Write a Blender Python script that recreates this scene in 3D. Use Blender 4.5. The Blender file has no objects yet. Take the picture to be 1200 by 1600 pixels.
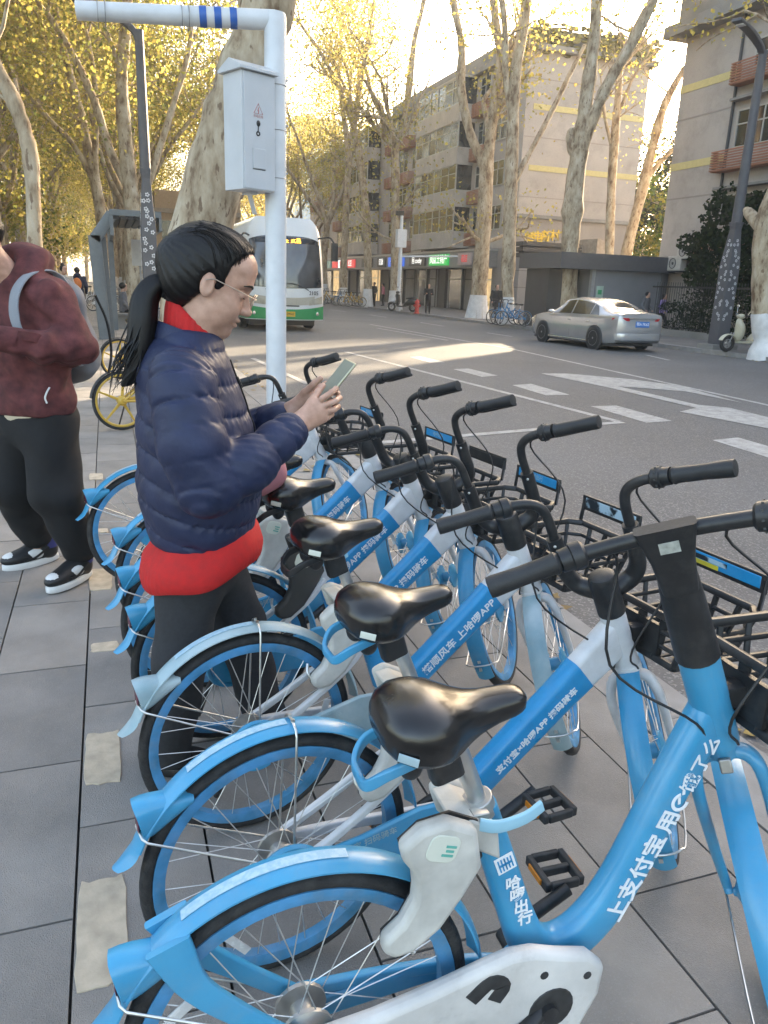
import bpy, bmesh, math, random
import numpy as np
from mathutils import Vector, Matrix
random.seed(7); RNG = np.random.default_rng(7)
rad = math.radians
scene = bpy.context.scene
C = scene.collection

# ------------------------------------------------------------------ camera
CAM_H, FPX, PITCH, ROLL, YAW = 1.5, 1200.0, rad(16.5), rad(2.2), rad(19.735)
def cam_axes():
    fh = Vector((math.sin(YAW), math.cos(YAW), 0)); r = Vector((math.cos(YAW), -math.sin(YAW), 0)); u = Vector((0, 0, 1))
    F = fh * math.cos(PITCH) - u * math.sin(PITCH); U = u * math.cos(PITCH) + fh * math.sin(PITCH)
    R = r * math.cos(ROLL) + U * math.sin(ROLL); D = -U * math.cos(ROLL) + r * math.sin(ROLL)
    return F, R, D
AF, AR, AD = cam_axes()
cd = bpy.data.cameras.new('camera'); cam = bpy.data.objects.new('camera', cd); C.objects.link(cam)
M = Matrix((AR, -AD, -AF)).transposed().to_4x4(); M.translation = (0, 0, CAM_H)
cam.matrix_world = M
cd.sensor_fit = 'VERTICAL'; cd.sensor_height = 36; cd.lens = 36 * FPX / 1600; cd.clip_start = 0.05; cd.clip_end = 3000
scene.camera = cam
def ray(px, py): return AF + AR * ((px - 600) / FPX) + AD * ((py - 800) / FPX)
O3 = Vector((0, 0, CAM_H))
def G(px, py, z=0.0):          # pixel -> point at height z (a surface the thing touches)
    d = ray(px, py); return O3 + d * ((z - CAM_H) / d.z)
def atX(px, py, X): d = ray(px, py); return O3 + d * (X / d.x)
def atY(px, py, Y): d = ray(px, py); return O3 + d * (Y / d.y)
def atP(px, py, P):            # point on the ray in the upright plane facing the camera through P
    d = ray(px, py); n = Vector((AF.x, AF.y, 0)).normalized(); return O3 + d * (n.dot(Vector(P)) / n.dot(d))

# ------------------------------------------------------------------ sky, sun, exposure
SUN_AZ, SUN_EL = rad(50.0), rad(17.0)        # azimuth measured from the road direction (+Y) towards +X
world = bpy.data.worlds.new('World'); scene.world = world; world.use_nodes = True
wn = world.node_tree; bg = wn.nodes['Background']
sky = wn.nodes.new('ShaderNodeTexSky'); sky.sky_type = 'NISHITA'; sky.sun_disc = False
sky.sun_elevation = SUN_EL; sky.sun_rotation = SUN_AZ; sky.air_density = 1.0; sky.dust_density = 3.0; sky.ozone_density = 1.0
wn.links.new(sky.outputs[0], bg.inputs[0]); bg.inputs[1].default_value = 0.15
sd = bpy.data.lights.new('sun', 'SUN'); sun = bpy.data.objects.new('sun', sd); C.objects.link(sun)
sd.energy = 4.2; sd.angle = rad(1.0); sd.color = (1.0, 0.86, 0.66)
S = Vector((math.sin(SUN_AZ) * math.cos(SUN_EL), math.cos(SUN_AZ) * math.cos(SUN_EL), math.sin(SUN_EL)))
sun.rotation_euler = S.to_track_quat('Z', 'Y').to_euler()
vs = scene.view_settings; vs.view_transform = 'Standard'; vs.look = 'None'; vs.gamma = 1; vs.use_curve_mapping = False
vs.exposure = 2.7
vs.use_white_balance = True; vs.white_balance_temperature = 7350; vs.white_balance_tint = 11
scene.cycles.max_bounces = 6; scene.cycles.diffuse_bounces = 3; scene.cycles.glossy_bounces = 3
scene.cycles.transmission_bounces = 4; scene.cycles.transparent_max_bounces = 8
scene.cycles.use_denoising = True; scene.cycles.sample_clamp_indirect = 6

# ------------------------------------------------------------------ materials
MATS = {}
def pmat(name, col, rough=0.6, metal=0.0, var=0.12, scale=6.0, bump=0.0, bscale=80.0, col2=None, coat=0.0, spec=0.5, detail=5.0, emit=None, estr=0.0, alpha=None, lo=0.3, hi=0.7, stretch=None):
    if name in MATS: return MATS[name]
    m = bpy.data.materials.new(name); m.use_nodes = True; MATS[name] = m
    nt = m.node_tree; b = nt.nodes['Principled BSDF']
    b.inputs['Roughness'].default_value = rough; b.inputs['Metallic'].default_value = metal
    b.inputs['Specular IOR Level'].default_value = spec
    if coat: b.inputs['Coat Weight'].default_value = coat; b.inputs['Coat Roughness'].default_value = 0.12
    tc = nt.nodes.new('ShaderNodeTexCoord'); src = tc.outputs['Object']
    if stretch:
        mp = nt.nodes.new('ShaderNodeMapping'); mp.inputs['Scale'].default_value = stretch; nt.links.new(src, mp.inputs[0]); src = mp.outputs[0]
    no = nt.nodes.new('ShaderNodeTexNoise'); no.inputs['Scale'].default_value = scale; no.inputs['Detail'].default_value = detail
    nt.links.new(src, no.inputs['Vector'])
    rp = nt.nodes.new('ShaderNodeValToRGB'); nt.links.new(no.outputs['Fac'], rp.inputs[0])
    c1 = [max(0, c * (1 - var)) for c in col[:3]]; c2 = list(col2[:3]) if col2 else [min(1, c * (1 + var)) for c in col[:3]]
    rp.color_ramp.elements[0].position = lo; rp.color_ramp.elements[1].position = hi
    rp.color_ramp.elements[0].color = (*c1, 1); rp.color_ramp.elements[1].color = (*c2, 1)
    nt.links.new(rp.outputs[0], b.inputs['Base Color'])
    rr = nt.nodes.new('ShaderNodeMapRange'); rr.inputs[3].default_value = max(0, rough - 0.08); rr.inputs[4].default_value = min(1, rough + 0.1)
    nt.links.new(no.outputs['Fac'], rr.inputs[0]); nt.links.new(rr.outputs[0], b.inputs['Roughness'])
    if bump:
        n2 = nt.nodes.new('ShaderNodeTexNoise'); n2.inputs['Scale'].default_value = bscale; n2.inputs['Detail'].default_value = 4
        nt.links.new(src, n2.inputs['Vector'])
        bp = nt.nodes.new('ShaderNodeBump'); bp.inputs['Strength'].default_value = bump; bp.inputs['Distance'].default_value = 0.01
        nt.links.new(n2.outputs['Fac'], bp.inputs['Height']); nt.links.new(bp.outputs[0], b.inputs['Normal'])
    if emit:
        b.inputs['Emission Color'].default_value = (*emit, 1); b.inputs['Emission Strength'].default_value = estr
    return m

# ------------------------------------------------------------------ mesh builder
def V(*a): return Vector(a)
def spline(pts, n=6):
    P = [Vector(p) for p in pts]; out = []
    for i in range(len(P) - 1):
        p0 = P[i - 1] if i else P[i] * 2 - P[i + 1]; p3 = P[i + 2] if i + 2 < len(P) else P[i + 1] * 2 - P[i]
        for k in range(n):
            t = k / n; a, b = P[i], P[i + 1]
            out.append(0.5 * ((2 * a) + (b - p0) * t + (2 * p0 - 5 * a + 4 * b - p3) * t * t + (-p0 + 3 * a - 3 * b + p3) * t ** 3))
    out.append(P[-1]); return out
def lerp_list(r, n):
    r = list(r); return [float(np.interp(i / (n - 1) * (len(r) - 1), range(len(r)), r)) for i in range(n)]
class MB:
    def __init__(s): s.v = []; s.f = []
    def add(s, vs, fs):
        o = len(s.v); s.v.extend([tuple(x) for x in vs]); s.f.extend([tuple(i + o for i in f) for f in fs]); return s
    def box(s, c, d, R=None):
        c = Vector(c); h = [x / 2 for x in d]; vs = []
        for x in (-1, 1):
            for y in (-1, 1):
                for z in (-1, 1):
                    q = Vector((x * h[0], y * h[1], z * h[2])); q = R @ q if R is not None else q; vs.append(c + q)
        return s.add(vs, [(0, 1, 3, 2), (4, 6, 7, 5), (0, 4, 5, 1), (2, 3, 7, 6), (0, 2, 6, 4), (1, 5, 7, 3)])
    def bx(s, x0, x1, y0, y1, z0, z1): return s.box(((x0 + x1) / 2, (y0 + y1) / 2, (z0 + z1) / 2), (abs(x1 - x0), abs(y1 - y0), abs(z1 - z0)))
    def loft(s, rings, cap=True, closed=False, wrap=True):
        n = len(rings[0]); vs = [p for r in rings for p in r]; fs = []; m = len(rings)
        for i in range(m if closed else m - 1):
            a, b = i * n, ((i + 1) % m) * n
            for j in range(n if wrap else n - 1):
                k = (j + 1) % n; fs.append((a + j, a + k, b + k, b + j))
        if cap and not closed:
            fs.append(tuple(range(n))[::-1]); fs.append(tuple((m - 1) * n + j for j in range(n)))
        return s.add(vs, fs)
    def tube(s, pts, r, n=8, cap=True, closed=False, flat=None, up=None):
        P = [Vector(p) for p in pts]; m = len(P)
        rs = [r] * m if isinstance(r, (int, float)) else lerp_list(r, m)
        t0 = (P[1] - P[0]).normalized()
        a = Vector(up) if up else (Vector((0, 0, 1)) if abs(t0.z) < 0.9 else Vector((1, 0, 0)))
        rings = []
        for i in range(m):
            if closed: t = (P[(i + 1) % m] - P[i - 1])
            else: t = P[min(i + 1, m - 1)] - P[max(i - 1, 0)]
            t = t.normalized() if t.length > 1e-9 else t0
            a = a - t * a.dot(t); a = a.normalized() if a.length > 1e-6 else t.orthogonal().normalized(); b = t.cross(a)
            fa, fb = flat if flat else (1, 1)
            rings.append([P[i] + (a * math.cos(2 * math.pi * j / n) * fa + b * math.sin(2 * math.pi * j / n) * fb) * rs[i] for j in range(n)])
            if up: a = Vector(up)
        return s.loft(rings, cap and not closed, closed)
    def rtube(s, pts, w, h, up, corner=0.3, n=4, cap=True):
        # swept rounded rectangle: w, h scalars or lists; h along up
        P = [Vector(p) for p in pts]; m = len(P)
        W = [w] * m if isinstance(w, (int, float)) else lerp_list(w, m); H = [h] * m if isinstance(h, (int, float)) else lerp_list(h, m)
        rings = []
        for i in range(m):
            t = (P[min(i + 1, m - 1)] - P[max(i - 1, 0)]).normalized(); a = Vector(up); a = (a - t * a.dot(t)).normalized(); b = t.cross(a)
            c = corner * min(W[i], H[i]); ring = []
            for q, (sx, sy) in enumerate(((1, 1), (-1, 1), (-1, -1), (1, -1))):
                for k in range(n):
                    an = math.pi / 2 * (q + k / (n - 1)); ring.append(P[i] + b * (sx * (W[i] / 2 - c) + c * math.cos(an)) + a * (sy * (H[i] / 2 - c) + c * math.sin(an)))
            rings.append(ring)
        return s.loft(rings, cap)
    def ell(s, c, r, nu=14, nv=9, R=None):
        c = Vector(c); r = (r, r, r) if isinstance(r, (int, float)) else r; vs = []; fs = []
        for i in range(1, nv):
            th = math.pi * i / nv
            for j in range(nu):
                ph = 2 * math.pi * j / nu; q = Vector((r[0] * math.sin(th) * math.cos(ph), r[1] * math.sin(th) * math.sin(ph), r[2] * math.cos(th)))
                vs.append(c + (R @ q if R is not None else q))
        t, b = Vector((0, 0, r[2])), Vector((0, 0, -r[2])); vs += [c + (R @ t if R is not None else t), c + (R @ b if R is not None else b)]
        T = (nv - 1) * nu
        for i in range(nv - 2):
            for j in range(nu):
                k = (j + 1) % nu; fs.append((i * nu + j, (i + 1) * nu + j, (i + 1) * nu + k, i * nu + k))
        for j in range(nu):
            k = (j + 1) % nu; fs.append((T, j, k)); fs.append((T + 1, (nv - 2) * nu + k, (nv - 2) * nu + j))
        return s.add(vs, fs)
    def ring(s, c, R, r, axis='y', n=48, m=8, a0=0, a1=360, rx=None):
        # torus / arc of a torus in the plane perpendicular to axis; rx: width across the plane
        c = Vector(c); rx = rx or r; full = abs(a1 - a0) >= 359.9; k = n if full else n + 1; rings = []
        for i in range(k):
            a = rad(a0 + (a1 - a0) * i / n); q = []
            for j in range(m):
                b = 2 * math.pi * j / m; rr = R + r * math.cos(b); o = rx * math.sin(b)
                p = (rr * math.cos(a), o, rr * math.sin(a)) if axis == 'y' else ((o, rr * math.cos(a), rr * math.sin(a)) if axis == 'x' else (rr * math.cos(a), rr * math.sin(a), o))
                q.append(c + Vector(p))
            rings.append(q)
        return s.loft(rings, not full, full)
    def arc(s, c, prof, n=32, a0=0, a1=180, close=True):
        # profile [(radius, y)] swept in the xz plane round c
        c = Vector(c); rings = []
        for i in range(n + 1):
            a = rad(a0 + (a1 - a0) * i / n); rings.append([c + Vector((r * math.cos(a), y, r * math.sin(a))) for r, y in prof])
        return s.loft(rings, close, False, close)
    def lathe(s, c, prof, axis='z', n=20, cap=True):
        c = Vector(c); rings = []
        for r, h in prof:
            q = []
            for j in range(n):
                a = 2 * math.pi * j / n; x, y = r * math.cos(a), r * math.sin(a)
                q.append(c + Vector((x, y, h) if axis == 'z' else ((x, h, y) if axis == 'y' else (h, x, y))))
            rings.append(q)
        return s.loft(rings, cap)
    def prism(s, poly, a0, a1, axis='y'):
        def m(p, h): return Vector((p[0], h, p[1])) if axis == 'y' else (Vector((h, p[0], p[1])) if axis == 'x' else Vector((p[0], p[1], h)))
        n = len(poly); vs = [m(p, a0) for p in poly] + [m(p, a1) for p in poly]
        return s.add(vs, [tuple(range(n)), tuple(range(2 * n - 1, n - 1, -1))] + [(i, i + n, (i + 1) % n + n, (i + 1) % n) for i in range(n)])
    def xf(s, M): s.v = [tuple(M @ Vector(p)) for p in s.v]; return s
    def mesh(s, name, smooth=40):
        me = bpy.data.meshes.new(name); me.from_pydata(s.v, [], s.f); fix_normals(me)
        if smooth:
            me.polygons.foreach_set('use_smooth', [True] * len(me.polygons)); me.set_sharp_from_angle(angle=rad(smooth))
        return me
    def build(s, name, mat, parent=None, smooth=40, bevel=0, M=None, seg=2):
        o = bpy.data.objects.new(name, s.mesh(name, smooth)); C.objects.link(o)
        o.data.materials.append(mat)
        if parent: o.parent = parent
        if M is not None: o.matrix_basis = M
        if bevel:
            b = o.modifiers.new('bevel', 'BEVEL'); b.width = bevel; b.segments = seg; b.limit_method = 'ANGLE'; b.angle_limit = rad(35)
        return o
def fix_normals(me):
    bm = bmesh.new(); bm.from_mesh(me); bmesh.ops.recalc_face_normals(bm, faces=bm.faces); bm.to_mesh(me); bm.free()
def tag(o, label=None, cat=None, group=None, kind=None):
    if label: o['label'] = label
    if cat: o['category'] = cat
    if group: o['group'] = group
    if kind: o['kind'] = kind
    return o
def empty(name, loc=(0, 0, 0), rz=0.0):
    o = bpy.data.objects.new(name, None); C.objects.link(o); o.location = loc; o.rotation_euler = (0, 0, rz); o.empty_display_size = 0.1; return o
def copy_tree(o, parent=None):
    c = o.copy(); C.objects.link(c); c.parent = parent
    for ch in o.children: copy_tree(ch, c)
    return c
def frame(origin, xdir, up):
    # matrix whose local x runs along xdir and local y along up (text lies in local xy)
    x = Vector(xdir).normalized(); y = Vector(up); y = (y - x * y.dot(x)).normalized(); z = x.cross(y)
    m = Matrix((x, y, z)).transposed().to_4x4(); m.translation = origin; return m
def text(name, body, size, mat, parent, M, bold=0.0, depth=0.0006, align='LEFT', xscale=1.0, valign='CENTER', spacing=1.0):
    cu = bpy.data.curves.new(name, 'FONT'); cu.body = body; cu.size = size; cu.extrude = depth; cu.offset = bold; cu.align_x = align; cu.align_y = valign
    cu.space_character = spacing; cu.resolution_u = 3
    t = bpy.data.objects.new(name, cu); C.objects.link(t); bpy.context.view_layer.update()
    me = bpy.data.meshes.new_from_object(t.evaluated_get(bpy.context.evaluated_depsgraph_get()))
    bpy.data.objects.remove(t); bpy.data.curves.remove(cu)
    me.name = name; me.materials.clear(); me.materials.append(mat)
    o = bpy.data.objects.new(name, me); C.objects.link(o); o.parent = parent
    o.matrix_basis = M @ Matrix.Diagonal((xscale, 1, 1, 1)); return o

def dusty(m, amount=.3, sc=7.0, col=(.30, .28, .25), lo=.48, hi=.75):
    nt = m.node_tree; b = nt.nodes['Principled BSDF']; src = b.inputs['Base Color'].links[0].from_socket
    ge = nt.nodes.new('ShaderNodeNewGeometry'); no = nt.nodes.new('ShaderNodeTexNoise'); no.inputs['Scale'].default_value = sc; no.inputs['Detail'].default_value = 8; no.inputs['Roughness'].default_value = .7; nt.links.new(ge.outputs['Position'], no.inputs['Vector'])
    mr = nt.nodes.new('ShaderNodeMapRange'); mr.inputs[1].default_value = lo; mr.inputs[2].default_value = hi; mr.inputs[4].default_value = amount; nt.links.new(no.outputs['Fac'], mr.inputs[0])
    mx = nt.nodes.new('ShaderNodeMix'); mx.data_type = 'RGBA'; nt.links.new(mr.outputs[0], mx.inputs[0]); nt.links.new(src, mx.inputs[6]); mx.inputs[7].default_value = (*col, 1); nt.links.new(mx.outputs[2], b.inputs['Base Color'])
def per_object(m, amount=.16):
    nt = m.node_tree; b = nt.nodes['Principled BSDF']; src = b.inputs['Base Color'].links[0].from_socket
    oi = nt.nodes.new('ShaderNodeObjectInfo'); mr = nt.nodes.new('ShaderNodeMapRange'); mr.inputs[3].default_value = 1 - amount; mr.inputs[4].default_value = 1 + amount; nt.links.new(oi.outputs['Random'], mr.inputs[0])
    hs = nt.nodes.new('ShaderNodeHueSaturation'); nt.links.new(mr.outputs[0], hs.inputs['Value']); nt.links.new(src, hs.inputs['Color']); nt.links.new(hs.outputs[0], b.inputs['Base Color'])
# ------------------------------------------------------------------ paints and plastics used by several things
BLUE = (0.022, 0.285, 0.51)
m_blue = pmat('bike_blue_paint', BLUE, 0.34, var=0.1, scale=9, coat=0.25, bump=0.03, bscale=300, col2=(0.045, 0.31, 0.52))
m_blue_dull = pmat('bike_blue_worn', (0.035, 0.21, 0.37), 0.46, var=0.22, scale=14, col2=(0.07, 0.31, 0.60), bump=0.05, bscale=200)
m_sticker = pmat('sticker_blue', (0.001, 0.25, 0.52), 0.3, var=0.06, scale=30, coat=0.2)
m_pale = pmat('faded_pale_blue', (0.25, 0.42, 0.48), 0.5, var=0.2, scale=10, col2=(0.42, 0.52, 0.55))
m_white = pmat('bike_white_paint', (0.62, 0.63, 0.64), 0.35, var=0.12, scale=12, coat=0.2, bump=0.03, bscale=200)
m_cream = pmat('cover_white_plastic', (0.60, 0.58, 0.55), 0.5, var=0.16, scale=9, bump=0.06, bscale=120)
m_lock = pmat('lock_grey_plastic', (0.50, 0.49, 0.45), 0.5, var=0.2, scale=16, bump=0.05, bscale=150)
m_lockdark = pmat('lock_dark_plastic', (0.05, 0.048, 0.045), 0.5, var=0.2, scale=10)
m_label = pmat('label_cream', (0.62, 0.64, 0.55), 0.5, var=0.05)
m_wt = pmat('print_white', (0.78, 0.8, 0.82), 0.5, var=0.04)
m_bt = pmat('print_blue', (0.10, 0.38, 0.68), 0.5, var=0.3, scale=60)
m_fband = pmat('fender_band_print', (0.27, 0.47, 0.60), 0.4, var=0.06, scale=90, col2=(0.36, 0.53, 0.63), lo=0.4, hi=0.6)
m_tyre = pmat('tyre_rubber', (0.018, 0.018, 0.019), 0.75, var=0.35, scale=40, bump=0.25, bscale=160)
m_blk = pmat('black_plastic', (0.016, 0.016, 0.017), 0.42, var=0.25, scale=20, bump=0.05, bscale=220)
m_grip = pmat('grip_rubber', (0.02, 0.02, 0.021), 0.55, var=0.2, scale=30, bump=0.12, bscale=260)
m_sad = pmat('saddle_vinyl', (0.009, 0.0085, 0.0085), 0.22, var=0.4, scale=14, coat=0.25, bump=0.06, bscale=350)
m_steel = pmat('bright_steel', (0.62, 0.62, 0.60), 0.3, 1.0, var=0.15, scale=20)
m_spoke = pmat('spoke_steel', (0.60, 0.59, 0.57), 0.4, 0.8, var=0.2, scale=30)
m_alu = pmat('cast_aluminium', (0.45, 0.44, 0.42), 0.45, 0.9, var=0.2, scale=20)
m_ltblue = pmat('lever_light_blue', (0.28, 0.52, 0.64), 0.4, var=0.15)
m_refl = pmat('reflector_clear', (0.60, 0.60, 0.60), 0.25, var=0.1, scale=60)
m_amber = pmat('reflector_amber', (0.60, 0.20, 0.015), 0.3, var=0.1)
m_taill = pmat('tail_light_red', (0.10, 0.008, 0.03), 0.25, var=0.2)
m_dust = pmat('scuffed_black', (0.03, 0.03, 0.03), 0.55, var=0.4, scale=50)
m_lcd = pmat('lcd_grey', (0.36, 0.37, 0.33), 0.3, var=0.25, scale=90)
m_wornpl = pmat('worn_plate_print', (0.02, 0.03, 0.04), 0.4, var=0.3, scale=18, col2=(0.35, 0.5, 0.58), lo=0.48, hi=0.56)
m_yel = pmat('plate_yellow_print', (0.62, 0.52, 0.05), 0.4, var=0.2)
for m_, a_, k_ in ((m_blue, .22, 9), (m_blue_dull, .35, 14), (m_white, .25, 9), (m_cream, .3, 8), (m_lock, .3, 10), (m_tyre, .12, 18), (m_pale, .25, 10), (m_blk, .10, 16), (m_sticker, .10, 14)): dusty(m_, a_, k_)
dusty(m_cream, .35, 13.0, (.22, .20, .17), .56, .72)
# ------------------------------------------------------------------ ground, road, pavements
RZ = -.12                                   # carriageway level; pavements are at 0
KX, FX = 2.04, 16.7                         # kerb lines
m_soil = pmat('ground_soil', (.10, .095, .085), .95, var=.3, scale=.6)
m_asph = pmat('asphalt', (.092, .089, .088), .78, var=.22, scale=.35, bump=.5, bscale=70, col2=(.118, .114, .112), detail=8)
def speckle(m, amount=.5, sc=220.0, light=(.30, .29, .28)):
    nt = m.node_tree; b = nt.nodes['Principled BSDF']; src = b.inputs['Base Color'].links[0].from_socket
    tc = nt.nodes.new('ShaderNodeTexCoord'); vo = nt.nodes.new('ShaderNodeTexVoronoi'); vo.inputs['Scale'].default_value = sc; nt.links.new(tc.outputs['Object'], vo.inputs['Vector'])
    sp = nt.nodes.new('ShaderNodeSeparateColor'); nt.links.new(vo.outputs['Color'], sp.inputs[0])
    mr = nt.nodes.new('ShaderNodeMapRange'); mr.inputs[1].default_value = .72; mr.inputs[2].default_value = 1.0; mr.inputs[4].default_value = amount; nt.links.new(sp.outputs[0], mr.inputs[0])
    mx = nt.nodes.new('ShaderNodeMix'); mx.data_type = 'RGBA'; nt.links.new(mr.outputs[0], mx.inputs[0]); nt.links.new(src, mx.inputs[6]); mx.inputs[7].default_value = (*light, 1); nt.links.new(mx.outputs[2], b.inputs['Base Color'])
    bp = nt.nodes.new('ShaderNodeBump'); bp.inputs['Strength'].default_value = .45; bp.inputs['Distance'].default_value = .004; nt.links.new(vo.outputs['Distance'], bp.inputs['Height']); nt.links.new(bp.outputs[0], b.inputs['Normal'])
speckle(m_asph, .62, 95.0); dusty(m_asph, .35, .55, (.06, .058, .056), .46, .7); dusty(m_asph, .25, 2.2, (.17, .16, .15), .52, .75)
m_mark = pmat('road_paint', (.34, .33, .315), .7, var=.25, scale=7, bump=.3, bscale=90, col2=(.42, .41, .39))
dusty(m_mark, .85, 9.0, (.13, .125, .12), .56, .66); dusty(m_mark, .5, 34.0, (.13, .125, .12), .54, .62)
def slab_mat(name, c):
    m = pmat(name, c, .82, var=.22, scale=3.2, bump=.12, bscale=220, detail=9); speckle(m, .25, 330.0, (.34, .33, .31)); dusty(m, .30, 1.3, (.085, .08, .075), .50, .72); dusty(m, .22, 5.0, (.30, .27, .24), .52, .75); per_object(m, .12); return m
m_slabs = [slab_mat('granite_slab_a', (.232, .214, .196)), slab_mat('granite_slab_b', (.210, .196, .182)), slab_mat('granite_slab_c', (.252, .230, .208))]
m_mortar = pmat('joint_mortar', (.045, .042, .040), .95, var=.4, scale=20)
m_kerb = pmat('kerb_granite', (.24, .23, .22), .8, var=.18, scale=6, bump=.15, bscale=150)
m_patch = pmat('cement_patch', (.46, .385, .29), .9, var=.18, scale=20, bump=.10, bscale=120)
m_farpave = pmat('far_paving', (.16, .145, .135), .85, var=.2, scale=1.2, bump=.1, bscale=60)
g = MB(); g.bx(-400, 500, -120, 900, -1.0, -.16); tag(g.build('ground', m_soil, None, 0), kind='structure')
g = MB(); g.add([(KX - .3, -30, RZ), (FX + .3, -30, RZ), (FX + .3, 400, RZ), (KX - .3, 400, RZ)], [(0, 1, 2, 3)]); road = tag(g.build('road', m_asph, None, 0), kind='structure')
g = MB(); g.bx(-14, KX - .30, -12, 400, -.2, -.028); walk = tag(g.build('pavement', m_mortar, None, 0), kind='structure')
g = MB(); g.bx(FX + .30, 140, -30, 400, -.2, -.004); fwalk = tag(g.build('far_pavement', m_farpave, None, 0), kind='structure')
# slabs: columns .33 m wide, laid lengthwise along the street with staggered cross joints
XJ = [-.165 + .335 * k for k in range(-10, 7)]; XJ = [x for x in XJ if x < KX - .32] + [KX - .302]
SL = .67; slabs = []; far = MB()
for ci in range(len(XJ) - 1):
    x0, x1 = XJ[ci], XJ[ci + 1]; off = (.0 if ci % 2 else .335) + 3.66
    for k in range(-6, 60):
        y0 = off + k * SL; y1 = y0 + SL
        if y1 < .3: continue
        cx_, cy_ = (x0 + x1) / 2, (y0 + y1) / 2; vis = cy_ < 9.2 and cx_ > -.19 * cy_ - 1.0 and cx_ < 2.1
        if vis: slabs.append((x0, x1, y0, y1))
        elif cy_ < 45: far.bx(x0 + .004, x1 - .004, y0 + .004, y1 - .004, -.025, random.uniform(-.002, 0))
slabs.sort(key=lambda s_: s_[2]); base_mesh = {}
for i, (x0, x1, y0, y1) in enumerate(slabs):
    w, l = round(x1 - x0, 3), SL; key = (w, i % 3)
    if key not in base_mesh:
        b = MB(); b.bx(-w / 2 + .0035, w / 2 - .0035, -l / 2 + .0035, l / 2 - .0035, -.027, 0); me = b.mesh('slab', 0); me.materials.append(m_slabs[i % 3]); base_mesh[key] = me
    o = bpy.data.objects.new('slab', base_mesh[key]); C.objects.link(o); o.parent = walk; o.location = ((x0 + x1) / 2, (y0 + y1) / 2, -.0012 * random.random()); o.rotation_euler = (rad(random.uniform(-.12, .12)), rad(random.uniform(-.15, .15)), rad(random.choice((0, 180))))
fo = far.build('slab_field', m_slabs[0], walk, 0); tag(fo, kind='stuff')
# cement repair pieces along one joint
def patch(px, py, w, l, seed):
    random.seed(seed); c = G(px, py, 0); n = 22; P = []
    for k in range(n):
        a = 2 * math.pi * k / n; sx = math.copysign(min(1, abs(math.cos(a)) * 1.35), math.cos(a)); sy = math.copysign(min(1, abs(math.sin(a)) * 1.35), math.sin(a))
        P.append((c.x + sx * w / 2 * random.uniform(.93, 1.04), c.y + sy * l / 2 * random.uniform(.94, 1.04)))
    b = MB(); b.prism(P, -.02, .0035 + .0008 * (seed % 3), 'z'); b.build('cement_patch', m_patch, walk, 30, bevel=.0015)
for i, (px, py, w, l) in enumerate(((160, 1450, .115, .33), (161, 1183, .110, .29), (157, 905, .110, .30), (164, 1011, .11, .085), (150, 745, .10, .2), (158, 830, .08, .08))): patch(px, py, w, l, i + 3)
# kerbs
for side, xk, mk in ((-1, KX, m_kerb), (1, FX, m_kerb)):
    me = {}
    b = MB(); b.bx(-.15, .15, -.496, .496, -.2, .002); bm_ = b.mesh('kerb_stone', 0); bm_.materials.append(mk); par = walk if side < 0 else fwalk
    for k in range(0, 24) if side < 0 else range(9, 60):
        o = bpy.data.objects.new('kerb_stone', bm_); C.objects.link(o); o.parent = par; o.location = (xk + (-.15 if side < 0 else .15), k + .5, random.uniform(-.004, .002))
    b = MB(); b.bx(xk - .30, xk, 24, 400, -.2, -.001) if side < 0 else b.bx(xk, xk + .30, 60, 400, -.2, -.001); tag(b.build('kerb_run', mk, par, 0), kind='stuff')
    b = MB(); b.bx(xk - .30, xk, -12, 0, -.2, -.001) if side < 0 else b.bx(xk, xk + .30, -30, 9, -.2, -.001); tag(b.build('kerb_run', mk, par, 0), kind='stuff')
# painted markings
def mark(pts, name='lane_dash', z=RZ + .004):
    P = [G(x, y, RZ) for x, y in pts]; b = MB(); b.add([(p.x, p.y, z) for p in P], [tuple(range(len(P)))]); return b.build(name, m_mark, road, 0)
def stripe(p, q, w, name='edge_line'):
    a, b_ = G(*p, RZ), G(*q, RZ); d = (b_ - a).normalized(); n = V(-d.y, d.x, 0) * w / 2; m = MB(); z = RZ + .0055; m.add([(a + n).to_tuple()[:2] + (z,), (a - n).to_tuple()[:2] + (z,), (b_ - n).to_tuple()[:2] + (z,), (b_ + n).to_tuple()[:2] + (z,)], [(0, 1, 2, 3)]); m.build(name, m_mark, road, 0)
for d in ([(800, 602), (830, 600), (890, 617), (853, 618)], [(923, 635), (963, 634), (1050, 658), (1010, 661)], [(1113, 688), (1153, 684), (1262, 715), (1222, 722)], [(640, 558), (657, 557), (695, 566), (672, 567)], [(708, 577), (732, 576), (778, 587), (753, 589)], [(1330, 760), (1370, 755), (1500, 800), (1450, 808)]): mark(d)
stripe((540, 550), (966, 659), .13); stripe((560, 695), (972, 660), .13)
stripe((578, 507), (802, 546), .12); stripe((802, 546), (1230, 640), .12, 'centre_line'); stripe((590, 513), (700, 532), .10)
for a, b_ in (((577, 492), (604, 496)), ((657, 504), (694, 510)), ((515, 484), (540, 487)), ((760, 520), (800, 526)), ((1010, 555), (1045, 563))): stripe(a, b_, .13, 'lane_dash')
stripe((250, 560), (330, 640), .13); stripe((395, 560), (480, 600), .12) 
mark([(845, 584), (885, 584), (985, 593), (1060, 603), (1160, 630), (1070, 612), (965, 604), (1090, 633), (1140, 638), (1210, 655), (1210, 672), (1062, 644), (1088, 638), (950, 606)], 'arrow_mark', RZ + .0075)
random.seed(11)

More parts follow.
